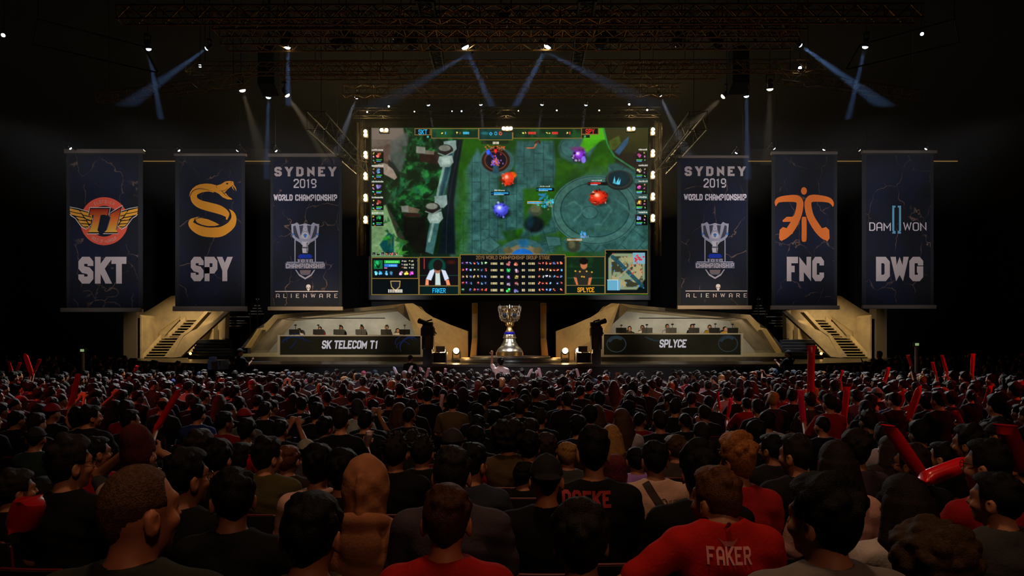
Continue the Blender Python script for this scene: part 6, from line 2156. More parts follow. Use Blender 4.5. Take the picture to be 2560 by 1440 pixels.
def chair(x, y, zf, label, yaw=None):
    rot = (0, 0, math.atan2(x, 38 - y) if yaw is None else yaw)
    if not CH_USED[0]:
        CH_USED[0] = True
        CHAIR.location = (x, y, zf); CHAIR.rotation_euler = rot
        CHAIR['label'] = label; CHAIR['group'] = 'folding chairs of the audience'
        return CHAIR
    c = copy_tree(CHAIR, KIDS, (x, y, zf), rot, label)
    return c


def tier(d):
    return .36 if d < 2.12 else .24 if d < 3.22 else .12 if d < 6.3 else 0.0


# ---------------------------------------------------------------- people set out one by one near the camera
KH, DH, BH, LH, RH = (11, 9, 8), (26, 18, 13), (66, 44, 28), (140, 104, 58), (84, 48, 26)
BK, DG, NV = (15, 15, 16), (44, 46, 50), (26, 30, 48)
SW = {'short': .168, 'full': .186, 'tousled': .186, 'afro': .26, 'long': .2, 'cap': .182, 'capback': .182, 'beanie': .19, 'hood': .222, 'buzz': .166, 'bald': .166, 'pony': .176}
NEAR = [  # px, py, width, hair, hair colour, shirt colour, head yaw, label, options
    (34, 1224, 76, 'full', DH, BK, -30, 'man in black tee at the picture edge, brown curls, face turned towards the screen', {}),
    (106, 1222, 66, 'long', KH, (150, 140, 136), 0, 'long-haired person in a pale grey top beside the man at the picture edge', {}),
    (171, 1157, 86, 'full', DH, BK, -30, 'curly-haired man in black with glasses, behind the long-haired person in pale grey', {'glasses': 1}),
    (236, 1130, 54, 'short', KH, (130, 18, 22), -30, 'dark-haired man in red shirt and glasses next to the curly-haired man in black', {'glasses': 1}),
    (346, 1130, 80, 'beanie', (66, 20, 24), (150, 130, 130), 0, 'person in a dark red striped knitted hat ahead of the balding man', {}),
    (352, 1185, 70, 'tousled', BH, DG, 0, 'person clasping both raised hands on the head, hidden behind the balding man', {'pose': ('crown', 'crown')}),
    (336, 1272, 152, 'buzz', (74, 50, 36), (40, 42, 38), -30, 'balding man with cropped hair in a dark grey tee, largest head near the picture edge', {'bw': 1.1, 'skin': (165, 105, 75)}),
    (460, 1191, 87, 'short', KH, BK, -30, 'dark-haired man in black with an ear stud, right ahead of the balding man', {'glasses': 1}),
    (496, 1124, 64, 'full', DH, (30, 30, 34), -30, 'man with swept brown hair and profile showing, ahead of the one with an ear stud', {}),
    (586, 1243, 100, 'short', KH, BK, 30, 'man with thinning dark hair in black, between the balding man and the round black head', {}),
    (603, 1146, 56, 'short', KH, (34, 36, 42), 0, 'small-looking dark-haired person with a pale strap beside the blurred red stick', {}),
    (665, 1140, 66, 'full', KH, (70, 64, 36), -30, 'black-haired man in an olive jacket beside the blurred red stick', {'kind': 'jacket', 'glasses': 1}),
    (719, 1150, 54, 'short', RH, (40, 30, 28), 0, 'reddish-haired person between the olive jacket and the pale pink tee', {}),
    (765, 1125, 46, 'cap', (120, 122, 112), (60, 58, 60), 0, 'person in a light grey cap ahead of the pale pink tee', {}),
    (796, 1167, 75, 'full', KH, (190, 150, 140), 0, 'black-haired man in a pale pink tee beside the orange hood', {}),
    (660, 1262, 62, 'long', (54, 34, 24), (30, 26, 26), -30, 'brown-haired woman half hidden behind the man with thinning hair', {}),
    (776, 1332, 140, 'short', KH, (84, 62, 40), 0, 'man with a round black crop in a dark olive tee, just before the orange hoodie', {'skin': (150, 96, 66)}),
    (857, 1181, 78, 'full', KH, BK, 0, 'person with black curls directly behind the orange hood', {}),
    (916, 1222, 112, 'hood', (150, 100, 68), (142, 94, 64), 0, 'person in an orange-tan hoodie with the hood up', {'kind': 'hood', 'bw': 1.05}),
    (988, 1130, 66, 'tousled', DH, BK, 0, 'man with tousled brown hair in black, just past the orange hood', {}),
    (1055, 1130, 60, 'tousled', DH, BK, 0, 'second tousled brown head past the orange hood, collar low in black', {}),
    (1129, 1184, 90, 'short', (28, 24, 22), (62, 56, 64), 0, 'man with a smooth dark crop in a mauve-grey tee behind the reddish brown crop', {'bw': 1.12}),
    (1178, 1157, 66, 'short', KH, (44, 50, 60), -30, 'black-haired man in blue-grey, peeking out beside the smooth dark crop', {}),
    (1116, 1298, 116, 'short', (58, 32, 16), (150, 24, 22), 0, 'man with a reddish brown crop in a red shirt with both ears showing', {'skin': (175, 105, 70)}),
    (1132, 1110, 58, 'cap', (40, 36, 38), (140, 26, 30), 0, 'person in a dark cap and red shirt ahead of the mauve-grey tee', {}),
    (1270, 1096, 78, 'afro', (22, 16, 12), (78, 64, 42), 0, 'person with a big round afro in an olive brown shirt', {}),
    (1309, 1188, 54, 'short', KH, BK, -30, 'dark-haired person in black squeezed in beside the backwards black cap', {}),
    (1285, 1165, 48, 'short', KH, (190, 130, 40), 0, 'person with a yellow sleeve beside the backwards black cap', {}),
    (1366, 1196, 86, 'capback', (22, 22, 26), BK, 0, 'man in plain black cap and black tee, bare neck showing, in the near rows', {'bw': 1.1, 'skin': (175, 115, 80)}),
    (1322, 1117, 56, 'full', KH, BK, 0, 'black-haired person ahead of the yellow sleeve', {}),
    (1366, 1117, 52, 'full', (44, 32, 24), (36, 34, 36), 0, 'brown-haired person directly ahead of the plain black cap', {}),
    (1418, 1138, 50, 'short', (130, 96, 52), (56, 56, 60), 0, 'person with short golden blond hair left of the red block lettering', {}),
    (1483, 1128, 76, 'short', KH, BK, 0, 'black-haired man whose black tee bears red block lettering', {'bw': 1.08, 'text': 'dofke'}),
    (1534, 1186, 70, 'beanie', (84, 30, 40), (34, 34, 38), 0, 'person in a slouchy maroon hat and dark hoodie', {'kind': 'hood'}),
    (1452, 1350, 138, 'full', (24, 18, 14), BK, 0, 'head of black curls low in front of the maroon hat', {}),
    (1528, 1092, 50, 'long', LH, DG, 0, 'person with long blond hair ahead of the red block lettering', {}),
    (1592, 1150, 50, 'short', KH, (150, 110, 190), 0, 'person in a lilac tee beside the maroon hat', {}),
    (1637, 1148, 62, 'short', KH, (190, 158, 140), 0, 'black-haired man in a beige tee with dark ornamental print', {'text': 'print'}),
    (1690, 1122, 52, 'full', (60, 42, 28), (60, 50, 46), 30, 'brown-haired person in profile just past the beige printed tee', {}),
    (1749, 1175, 92, 'full', KH, BK, 0, 'man with a tall black haircut in black, just ahead of the red FAKER shirt', {'bw': 1.1}),
    (1845, 1147, 82, 'full', (140, 88, 44), (150, 30, 28), 30, 'reddish blond man in a red polo ahead of the red FAKER shirt', {}),
    (1822, 1252, 104, 'short', (80, 48, 26), (168, 26, 22), 30, 'brown-haired man in a red shirt lettered FAKER, one arm spread over a chair', {'pose': ('lap', 'spread'), 'text': 'FAKER', 'dx': -.03, 'drop': .065}),
    (1932, 1122, 52, 'short', KH, (30, 30, 32), 30, 'dark-haired person with a red sleeve edge past the reddish blond man', {'glasses': 1}),
    (1994, 1136, 66, 'short', (28, 22, 20), (26, 26, 28), 30, 'man in a black jacket beside a light grey tee', {'kind': 'jacket'}),
    (1958, 1120, 44, 'short', KH, (140, 140, 150), 30, 'man in a light grey tee half covered by the black jacket', {}),
    (2091, 1162, 90, 'long', (30, 22, 16), (190, 150, 140), 0, 'person with long dark curls and a pale sleeve', {}),
    (2140, 1124, 66, 'full', DH, (60, 50, 60), 0, 'dark-haired person just past the long dark curls', {}),
    (2066, 1296, 152, 'full', KH, (112, 106, 104), 30, 'man with thick black hair in a grey tee with dark collar', {'bw': 1.08}),
    (2263, 1258, 118, 'long', (26, 18, 14), (180, 172, 170), 0, 'woman with long straight dark hair and a white sleeve', {}),
    (2332, 1402, 176, 'afro', (54, 38, 18), (24, 22, 22), 0, 'mop of frizzy brown hair at the bottom edge', {}),
    (2497, 1247, 92, 'short', KH, (56, 56, 58), 30, 'young man in profile with a dark camouflage shirt', {'text': None}),
    (2474, 1163, 80, 'short', KH, (140, 20, 24), 30, 'man with glasses in a red shirt holding the long slanting red stick', {'glasses': 1, 'pose': ('lap', 'hold')}),
    (2547, 1167, 60, 'short', KH, BK, 30, 'man with glasses cut by the picture edge behind the camouflage shirt', {'glasses': 1}),
    (2284, 1158, 66, 'short', DH, BK, 30, 'man with glasses under the crossing red sticks', {'glasses': 1}),
    (2425, 1108, 62, 'full', KH, BK, 30, 'black-haired man in profile above the slanting red stick', {}),
    (2362, 1142, 54, 'short', KH, BK, 30, 'dark head between the crossing red sticks', {}),
    (2497, 1088, 50, 'cap', (20, 20, 22), (80, 60, 60), 30, 'man with glasses in a black cap near the picture edge', {'glasses': 1}),
    (2225, 1120, 56, 'long', (40, 28, 20), (50, 40, 40), 0, 'long-haired person beneath the tip of the steep red stick', {}),
    (2420, 1380, 0, None, None, None, 0, None, None),
    (222, 1042, 74, 'full', KH, BK, -30, 'big dark standing figure looming over the far seats beside a raised red stick', {'stand': True}),
]
PEOPLE = []   # (x, y) taken
GLM = mat('spectacle_frame', rgb(26, 24, 24), .3)


def glasses(p, hyaw, o=0.0):
    R = head_R(math.radians(hyaw), 0)
    c = HP + Vector((0, 0, o)); pv = c + Vector((0, -.02, -.10))
    b = MB()
    for s in (-1, 1):
        pts = [Vector((s * .033 + .024 * math.cos(t), .106, .010 + .018 * math.sin(t))) for t in np.linspace(0, 2 * math.pi, 13)]
        b.tube(pts, .0018, 5)
        b.bar((s * .057, .104, .016), (s * .080, .0, .012), .0018, 5)
    b.bar((-.009, .106, .014), (.009, .106, .014), .0018, 5)
    for i, v in enumerate(b.v):
        b.v[i] = tuple(R @ Vector(v))
    me = b.mesh('glasses'); me.materials.append(GLM)
    return child(me, 'glasses', p, (1, 1, 1, 1), pv + R @ (c - pv))


def wrap(shirt_obj, shapes, m, name, x0, z0, lift=.006, label=None):
    """lay picture shapes (in metres: x, z about x0, z0) on the back of a shirt"""
    from mathutils.bvhtree import BVHTree
    me = shirt_obj.data
    bv = BVHTree.FromPolygons([v.co.copy() for v in me.vertices], [tuple(p.vertices) for p in me.polygons])
    b = MB()
    for vs, fs in shapes:
        # split quads for a closer fit
        for f in fs:
            q = [Vector((vs[i][0], vs[i][1])) for i in f]
            if len(q) == 4:
                k = 5
                g = [[(q[0] * (1 - i / k) + q[3] * (i / k)) * (1 - j / 2) + (q[1] * (1 - i / k) + q[2] * (i / k)) * (j / 2) for j in range(3)] for i in range(k + 1)]
                pts = [w for r in g for w in r]
                fc = [(i * 3 + j, i * 3 + j + 1, i * 3 + j + 4, i * 3 + j + 3) for i in range(k) for j in range(2)]
            else:
                pts, fc = q, [tuple(range(len(q)))]
            out = []
            for w in pts:
                o_ = Vector((x0 + w.x, -1, z0 - w.y))
                hit = bv.ray_cast(o_, Vector((0, 1, 0)))
                y = hit[0].y - lift if hit[0] is not None else -.12
                out.append((o_.x, y, o_.z))
            b.add(out, fc)
    me2 = b.mesh(name); me2.materials.append(m)
    return child(me2, name, shirt_obj, (1, 1, 1, 1), label=label)


for row in NEAR:
    px, py, w, style, hc, sc, hy, lab, op = row
    if not w:
        continue
    stand = op.get('stand', False)
    d = F * SW[style] / w * (1.0 if not stand else 1.6)
    c = P(px, py, d)
    zf = tier(d)
    o = .42 if stand else 0
    sz = (c.z - zf) / (HP.z + o + .012)
    sz = min(max(sz, .84), 1.16)
    zf2 = c.z - sz * (HP.z + o + .012)
    x = c.x + op.get('dx', 0)
    rnd = random.Random(px)
    sk = op.get('skin', rnd.choice([(150, 100, 74), (170, 116, 86), (138, 92, 66), (160, 108, 80)]))
    p = person(x, d, zf2 if abs(zf2 - zf) < .02 else zf, lab, style, hc, sc, sk, op.get('pose', ('lap', 'lap')), hy, None, sz, op.get('kind', 'tee'), True, op.get('bw', 1.0), stand, drop=op.get('drop', 0.0))
    p.location.z = zf
    p.scale.z = (c.z - zf) / (HP.z + o + .012 - op.get('drop', 0.0))
    PEOPLE.append((x, d))
    if op.get('glasses'):
        glasses(p, hy, o)
    sh = [q for q in bpy.data.objects if q.parent == p and q.name.startswith(('shirt', 'hoodie', 'jacket'))][0]
    tt = op.get('text')
    if tt == 'FAKER':
        wrap(sh, [letters('FAKER', -.085, .085, -.0, .062, t=1.5, gap=2.4)], mat('print_shirt', rgb(225, 150, 146), .7), 'lettering', -0.01, 1.015, label='pale lettering FAKER')
        wrap(sh, [pg((-.04, 0), (-.02, .012), (.02, .012), (.04, 0), (.015, .03), (-.015, .03)), disc(0, -.045, .012, .014, 10)], mat('print_shirt_dim', rgb(170, 90, 86), .7), 'badge_print', -0.01, 1.045)
    elif tt == 'dofke':
        wrap(sh, [letters('DOFKE', -.13, .13, 0, .075, t=2.0, gap=2.7)], mat('print_red', rgb(150, 30, 28), .7), 'lettering', -.05, 1.05, label='red block lettering')
    elif tt == 'print':
        dm = mat('print_dark', rgb(40, 28, 26), .7)
        wrap(sh, [ribbon([(-.10, -.10), (-.06, -.03), (-.02, .03), (.02, .08)], [.004, .005, .006, .004]), ring(-.02, .05, .022, .027, 20), ring(.01, .03, .018, .023, 20, ry=1.4), ring(-.06, .08, .016, .021, 16), ring(-.085, .10, .012, .016, 14)], dm, 'ornament_print', 0.02, .98)
        wrap(sh, [letters('LIVE FABLES', .03, .14, .01, .032, t=1.2, gap=2.2)], dm, 'lettering', 0.02, .98)
    if not stand:
        chair(x, d, zf, 'folding chair under the ' + ' '.join(lab.split()[:12]).rstrip(','))

# ---------------------------------------------------------------- inflatable sticks and those who hold them
def stick(a, b, r, color, label):
    a, b = Vector(a), Vector(b)
    d = (b - a)
    L = d.length
    q = d.to_track_quat('Z', 'Y')
    vs, fs = [], []
    prof = [(0, 1.25, .12), (.04, 1.15, .25), (.10, 1.0, .85), (.2, 1, 1), (.5, 1.02, 1.02), (.8, 1, 1), (.9, 1.0, .85), (.96, 1.15, .25), (1, 1.25, .12)]
    n = 14
    for t, sx, sy in prof:
        for k in range(n):
            al = 2 * math.pi * k / n
            vs.append(a + q @ Vector((r * sx * math.cos(al), r * sy * math.sin(al), t * L)))
    for i in range(len(prof) - 1):
        for k in range(n):
            fs.append((i * n + k, i * n + (k + 1) % n, (i + 1) * n + (k + 1) % n, (i + 1) * n + k))
    fs += [tuple(range(n - 1, -1, -1)), tuple((len(prof) - 1) * n + k for k in range(n))]
    o = MB()
    o.add([v - a for v in vs], fs)
    me = o.mesh('inflatable_stick', smooth=True)
    me.materials.append(PLAST)
    ob = bpy.data.objects.new('inflatable_stick', me)
    COL.objects.link(ob)
    ob.location = a
    ob.color = rgb(*color)
    return tag(ob, label, 'cheering stick', 'cheering sticks held up by the audience')


REDP, PINK, WHT_ = (225, 22, 34), (235, 40, 90), (215, 190, 200)
STK = [  # base px, tip px, depth, radius, colour, pose, label
    ((392, 1070), (447, 975), 9.4, .042, REDP, 'hold', 'long red cheering stick slanting up beside the dark standing figure'),
    ((178, 1012), (196, 935), 9.6, .036, REDP, 'up', 'red cheering stick raised upright just behind the dark standing figure'),
    ((78, 932), (62, 884), 17, .055, REDP, 'up', 'tall red cheering stick leaning outward, largest of the far cluster under the winged banner'),
    ((86, 928), (100, 898), 18, .04, REDP, 'up', 'red cheering stick leaning the other way beside the largest of the far cluster'),
    ((28, 928), (22, 904), 18, .04, REDP, 'up', 'short red cheering stick nearest the picture edge in the far cluster'),
    ((40, 930), (50, 906), 18.6, .04, REDP, 'up', 'short red cheering stick second from the picture edge in the far cluster'),
    ((338, 925), (343, 915), 20, .05, REDP, 'up', 'small red cheering stick at the far rows below the tan stairs'),
    ((658, 1208), (616, 1136), 5.2, .045, REDP, 'hold', 'red cheering stick swung low beside the olive jacket'),
    ((2026, 1002), (2029, 864), 11.0, .055, (200, 30, 44), 'up', 'tallest red cheering stick, upright and reaching above the stage edge'),
    ((2008, 1050), (2001, 975), 10, .042, PINK, 'hold', 'bright pink cheering stick just beside the tallest red one'),
    ((2110, 1046), (2118, 967), 10.6, .045, REDP, 'hold', 'red cheering stick standing upright next along from the bright pink one'),
    ((2273, 1042), (2300, 965), 10.4, .05, REDP, 'hold', 'red cheering stick leaning outward over the side rows, above the steep one'),
    ((1819, 1040), (1828, 995), 12.2, .032, PINK, 'hold', 'short bright pink cheering stick below the splyce desk end'),
    ((1799, 1022), (1794, 978), 12.6, .022, REDP, 'hold', 'thin red cheering stick beside the short bright pink one'),
    ((2306, 1190), (2219, 1063), 4.25, .04, REDP, None, 'steep red cheering stick, the upper of the two that cross'),
    ((2100, 950), (2106, 925), 17, .03, REDP, 'up', 'small red cheering stick in the far rows below the tan stairs foot'),
    ((2212, 952), (2222, 918), 16, .04, REDP, 'up', 'red cheering stick at the far side rows, leaning outward'),
    ((2338, 932), (2331, 905), 17.5, .04, REDP, 'up', 'red fist-topped cheering stick among the far side rows'),
    ((2366, 928), (2355, 888), 17, .04, REDP, 'up', 'red cheering stick leaning inward among the far side rows'),
    ((2430, 936), (2433, 884), 16, .042, REDP, 'up', 'tallest upright red cheering stick among the far side rows'),
    ((2278, 912), (2270, 888), 20, .045, REDP, 'up', 'furthest red cheering stick over the side rows'),
    ((2466, 1000), (2476, 965), 12, .04, REDP, 'hold', 'dim red cheering stick near the picture edge, mid distance'),
    ((1102, 1024), (1106, 986), 12, .034, WHT_, 'hold', 'whitish cheering stick with red tint in the middle rows'),
    ((917, 1106), (925, 1078), 7.4, .04, WHT_, 'hold', 'short white cheering stick ahead of the tousled brown heads'),
    ((2400, 1052), (2388, 1028), 9, .036, REDP, 'hold', 'red cheering stick low among the side rows'),
]
for i, (px,) in enumerate([(992,), (1001,), (1034,), (1060,), (1110,), (1329,), (1349,), (1372,), (1449,), (1818,), (1886,)]):
    pass
WHITES = [(995, 941, 984, 917), (1018, 940, 1030, 914), (1058, 942, 1050, 918), (1066, 944, 1072, 920), (1112, 940, 1114, 921), (1318, 946, 1330, 922), (1334, 944, 1344, 925), (1352, 944, 1347, 920), (1448, 946, 1441, 922), (1466, 942, 1478, 923)]
RNG = random.Random(11)
STKPX = [((2440, 1150), (2301, 1201), 4.1, 20)]
HAND = {'hold': Vector((.17, .37, .965)), 'up': Vector((.25, .28, 1.31))}
for k, (a, b, d, r, col, ps, lab) in enumerate(STK):
    A, B = P(a[0], a[1], d), P(b[0], b[1], d - .12)
    dv = (B - A).normalized()
    stick(A - dv * .06, B, r, col, lab)
    STKPX.append((a, b, d, r * F / d))
    if ps is None:
        continue
    yaw = math.atan2(A.x, 38 - A.y)
    h = HAND[ps].copy()
    h.x *= 1 if a[0] < 1280 else -1
    rx = Vector((h.x * math.cos(yaw) - h.y * math.sin(yaw), h.x * math.sin(yaw) + h.y * math.cos(yaw), 0))
    x, y = A.x - rx.x, A.y - rx.y
    zf = tier(y)
    sz = min(max((A.z - zf) / h.z, .86), 1.12)
    person(x, y, zf, 'person lifting the ' + lab.split(',')[0].replace('cheering ', ''), RNG.choice(['short', 'full', 'short']), RNG.choice([KH, DH]), RNG.choice([BK, BK, (24, 24, 28), (120, 20, 24)]), RNG.choice([(150, 100, 74), (170, 116, 86)]), (ps, 'lap') if a[0] < 1280 else ('lap', ps), 0, None, sz, 'tee', d < 6.3)
    PEOPLE.append((x, y))
for k, (x0, y0, x1, y1) in enumerate(WHITES):
    stick(P(x0, y0, 21.6), P(x1, y1, 21.5), .045, (215, 205, 215), 'white cheering stick before the stage, %s from left of the pale ones' % ordinal(k + 1))
# the slanting stick of the red-shirted man
stick(P(2428, 1154, 3.95), P(2301, 1201, 3.95), .047, REDP, 'thick red cheering stick lying slantwise, the lower of the two that cross')
stick(P(2556, 1180, 3.7), P(2512, 1062, 3.6), .05, (150, 14, 24), 'dark red cheering stick at the very picture edge behind the camouflage shirt')
stick(P(52, 1325, 2.1), P(78, 1245, 2.1), .045, (150, 14, 22), 'dark red cheering stick behind the man at the picture edge')

# ---------------------------------------------------------------- the rows behind: seats filled one by one, near rows first
SHIRTS = [(BK, 'black', 62), ((36, 36, 40), 'dark grey', 14), ((20, 23, 36), 'navy', 9), ((70, 68, 72), 'grey', 4), ((150, 146, 152), 'white', 3.5), ((110, 16, 20), 'red', 3.5), ((110, 62, 30), 'orange', 1.2), ((84, 66, 46), 'tan', 2.5), ((34, 54, 110), 'blue', 1.6)]
HAIRS = [('short', KH, 'short black hair', 30), ('full', KH, 'full black hair', 20), ('short', DH, 'short brown hair', 14), ('tousled', DH, 'tousled brown hair', 8), ('buzz', KH, 'cropped hair', 8), ('cap', (24, 24, 28), 'a black cap', 4), ('cap', (130, 20, 26), 'a red cap', 2), ('cap', (120, 120, 126), 'a grey cap', 2), ('long', KH, 'long black hair', 4), ('long', (60, 40, 24), 'long brown hair', 3), ('short', LH, 'short blond hair', 2), ('bald', DH, 'a bald crown', 3), ('pony', DH, 'a ponytail', 2), ('beanie', (40, 40, 46), 'a dark knitted hat', 2), ('hood', (30, 30, 34), 'a dark hood up', 1), ('afro', KH, 'a round afro', 1)]


def pick(tab, rnd):
    t = sum(q[-1] for q in tab)
    v = rnd.random() * t
    for q in tab:
        v -= q[-1]
        if v <= 0:
            return q
    return tab[-1]


def clear_of_sticks(x, y, zf):
    for (ax, ay), (bx, by), d, w in STKPX:
        if y > d + .1:
            continue
        k = F / y
        for t in np.linspace(0, 1, 8):
            qx, qy = ax + (bx - ax) * t, ay + (by - ay) * t
            hx, hy_ = 1280 + x * k, Y0 + (ZC - zf - 1.24) * k
            up = (hy_ - qy) / k
            half = .12 if up > -.11 else .25
            if up < .15 and up > -.8 and abs(qx - hx) < half * k + w * .7 and (t > .12 or y < d - .6):
                return False
    return True


def free(x, y, wx=.46, wy=.5):
    return all(abs(x - a) > wx or abs(y - b) > wy for a, b in PEOPLE)


ROWS = [3.7, 4.55, 5.4, 6.9, 7.85, 8.8, 9.75, 10.7, 11.65, 12.6, 13.55, 14.5, 15.45, 16.4, 17.35, 18.3, 19.25, 20.2, 21.15, 22.1, 23.0]
SEATS = []
for ri, d in enumerate(ROWS):
    half = d * .75 + .9
    n = int(half / .57)
    off = random.Random(ri * 5 + 1).uniform(0, .57)
    for i in range(-n, n + 1):
        SEATS.append((ri, i * .57 + off, d + .0012 * (i * .57) ** 2))
for ri, d in enumerate((24.0, 25.0, 26.0, 27.0, 28.0, 29.0, 30.0, 31.0)):   # side blocks round the ends of the stage
    for s in (-1, 1):
        x = 11.2 + (d - 24) * .75
        while x < d * .75 + 1.0:
            ye = np.interp(x, [10.2, 14.5, 19, 27], [25.2, 28.6, 34, 38.5])
            if d < ye - .9:
                SEATS.append((len(ROWS) + ri, s * x, d))
            x += .6
MAXI = 300 - len(PEOPLE) - 24
count, seat_no, FAR = 0, {}, []
RND = random.Random(4)
for ri, sx_, d in SEATS:
    x = sx_ + RND.uniform(-.11, .11)
    y = d + RND.uniform(-.10, .10)
    u = RND.random()
    px = 1280 + x * F / y
    if u < .05 or not (-40 < px < 2600):
        continue
    near_fill = d < 6
    if not free(x, y, .5 if near_fill else .4, .55 if near_fill else .42):
        continue
    if not clear_of_sticks(x, y, tier(d)):
        continue
    sh, hr = pick(SHIRTS, RND), pick(HAIRS, RND)
    if near_fill:
        sh = SHIRTS[0] if RND.random() < .7 else SHIRTS[1]
    sc = tuple(min(255, max(6, c + RND.randint(-8, 8))) for c in sh[0])
    sk = RND.choice([(132, 86, 64), (150, 100, 74), (122, 80, 58), (104, 68, 50), (158, 110, 84)])
    hy = RND.choice([0, 0, 0, 30, -30])
    zf = tier(d) + (0 if d < 23.5 else .1 + (d - 24) * .05)
    sz = RND.uniform(.95, 1.05)
    ps = ('lap', 'lap')
    v = RND.random()
    if v > .955:
        ps = RND.choice([('clap', 'clap'), ('phone', 'phone')])
    if count < MAXI and d < 16:
        seat_no[ri] = seat_no.get(ri, 0) + 1
        rowname = ('%s row before the aisle' % ordinal(3 - ri)) if ri < 3 else ('%s row beyond the aisle' % ordinal(ri - 2))
        lab = 'person, %s, %s top, %s from left in %s' % (hr[2].replace('a ', '', 1) if hr[2].startswith('a ') else hr[2], sh[1], ordinal(seat_no[ri]), rowname)
        person(x, y, zf, lab, hr[0], hr[1], sc, sk, ps, hy, None, sz, 'tee' if hr[0] != 'hood' else 'hood', d < 6, 1.0, False, 'audience in the filled rows')
        count += 1
        PEOPLE.append((x, y))
        if d < 10:
            chair(x, y, zf, 'black folding chair with red edge, %s from left in %s' % (ordinal(seat_no[ri]), rowname))
    else:
        FAR.append((x, y, zf, sz, hr, sc, sk, hy, ps))

# ---------------------------------------------------------------- the far crowd beyond the nearest three hundred
def far_crowd():
    """upper bodies with clothes and hair for each far seat, in one mesh"""
    variants = {}

    def base(hy, ps, style):
        k = (hy, ps, style)
        if k in variants:
            return variants[k]
        h = .03
        out = []
        f = Field((-.34, -.2, .38), (.34, .5, 1.5), h)
        head(f, 0, math.radians(hy), 0)
        limbs(f, ps, 0, .004, 1, kr=1.9)
        out.append(('skin', f.mesh('tmp')))
        f = Field((-.34, -.2, .38), (.34, .5, 1.3), h)
        torso(f, 0, .02)
        limbs(f, ps, 0, .022, 1, fore=False, hands=False, sleeve=.8)
        f.V = np.maximum(f.V, .42 - f.Z)
        out.append(('shirt', f.mesh('tmp')))
        R = head_R(math.radians(hy), 0)
        pv = HP + Vector((0, -.02, -.10))
        me = get_hair(style, False)
        M4 = Matrix.Translation(pv + R @ (HP - pv)) @ R.to_4x4()
        me2 = me.copy(); me2.transform(M4)
        out.append(('hair', me2))
        res = []
        for nm, m_ in out:
            co = np.empty(len(m_.vertices) * 3, np.float32); m_.vertices.foreach_get('co', co)
            q = np.empty(len(m_.loops), np.int32); m_.loops.foreach_get('vertex_index', q)
            co, q = co.reshape(-1, 3), q.reshape(-1, 4)
            res.append((nm, co, q))
        variants[k] = res
        return res

    CO, Q, C, n = [], [], [], 0
    for x, y, zf, sz, hr, sc, sk, hy, ps in FAR:
        th = math.atan2(x, 38 - y)
        c, s = math.cos(th), math.sin(th)
        for nm, co, q in base(hy, ps, hr[0] if hr[0] not in ('pony', 'hood', 'bald', 'beanie') else 'short'):
            w = np.stack([x + co[:, 0] * c - co[:, 1] * s, y + co[:, 0] * s + co[:, 1] * c, zf + co[:, 2] * sz], 1)
            CO.append(w); Q.append(q + n); n += len(co)
            col = {'skin': sk, 'shirt': sc, 'hair': hr[1]}[nm]
            C.append(np.tile(np.array(rgb(*col), np.float32), (len(co), 1)))
    co, q, col = np.concatenate(CO), np.concatenate(Q), np.concatenate(C)
    me = bpy.data.meshes.new('crowd')
    me.vertices.add(len(co)); me.vertices.foreach_set('co', co.astype(np.float32).ravel())
    me.loops.add(q.size); me.loops.foreach_set('vertex_index', q.ravel().astype(np.int32))
    me.polygons.add(len(q)); me.polygons.foreach_set('loop_start', np.arange(0, q.size, 4, dtype=np.int32)); me.polygons.foreach_set('loop_total', np.full(len(q), 4, np.int32))
    me.polygons.foreach_set('use_smooth', np.ones(len(q), bool))
    me.update(calc_edges=True)
    at = me.color_attributes.new('Col', 'FLOAT_COLOR', 'POINT')
    at.data.foreach_set('color', col.ravel())
    m = bpy.data.materials.new('crowd_colours')
    m.use_nodes = True
    nt = m.node_tree
    a = nt.nodes.new('ShaderNodeVertexColor'); a.layer_name = 'Col'
    b = nt.nodes['Principled BSDF']
    b.inputs['Roughness'].default_value = .7
    b.inputs['Specular IOR Level'].default_value = .3
    nt.links.new(a.outputs[0], b.inputs['Base Color'])
    me.materials.append(m)
    o = bpy.data.objects.new('crowd', me)
    COL.objects.link(o)
    tag(o, 'dense seated crowd filling the far rows up to the stage, small dark heads', 'crowd', kind='stuff')


far_crowd()

# ---------------------------------------------------------------- people at and on the stage
def standing(px, py, d, label, **k):
    c = P(px, py, d)
    zf = k.pop('zf', 0.0)
    sz = (c.z - zf) / (HP.z + .43)
    return person(c.x, d, zf, label, stand=True, hi=k.pop('hi', False), sz=sz, **k)


st_ = standing(1252, 906, 20.4, 'person standing in a white shirt before the stage, one hand raised', style='full', hc=KH, sc=(215, 205, 205), pose=('hang', 'point'), yaw=0.05, hi=True)
sh = [q for q in bpy.data.objects if q.parent == st_ and q.name.startswith('shirt')][0]
wrap(sh, [pg((-.05, 0), (.05, 0), (.05, .07), (-.05, .07)), pg((-.02, .14), (.02, .14), (.02, .30), (-.02, .30))], mat('print_dark', rgb(40, 28, 26), .7), 'back_print', 0, 1.36)
hs = MB()
for s in (-1, 1):
    hs.ball((s * .088, 0, -.01), .032, 10, 6, (.5, 1, 1.1))
hs.tube([Vector((.09 * math.cos(t), 0, .11 * math.sin(t) + .02)) for t in np.linspace(0, math.pi, 12)], .010, 6)
HEADSET = hs.mesh('headset', smooth=True)
HEADSET.materials.append(BLACKP)
child(HEADSET, 'headset', st_, (1, 1, 1, 1), HP + Vector((0, 0, .42)))
standing(1026, 897, 23.9, 'crew member standing in black before the blue team desk end', style='cap', hc=(18, 18, 20), sc=(16, 16, 18), skin=(120, 84, 64))
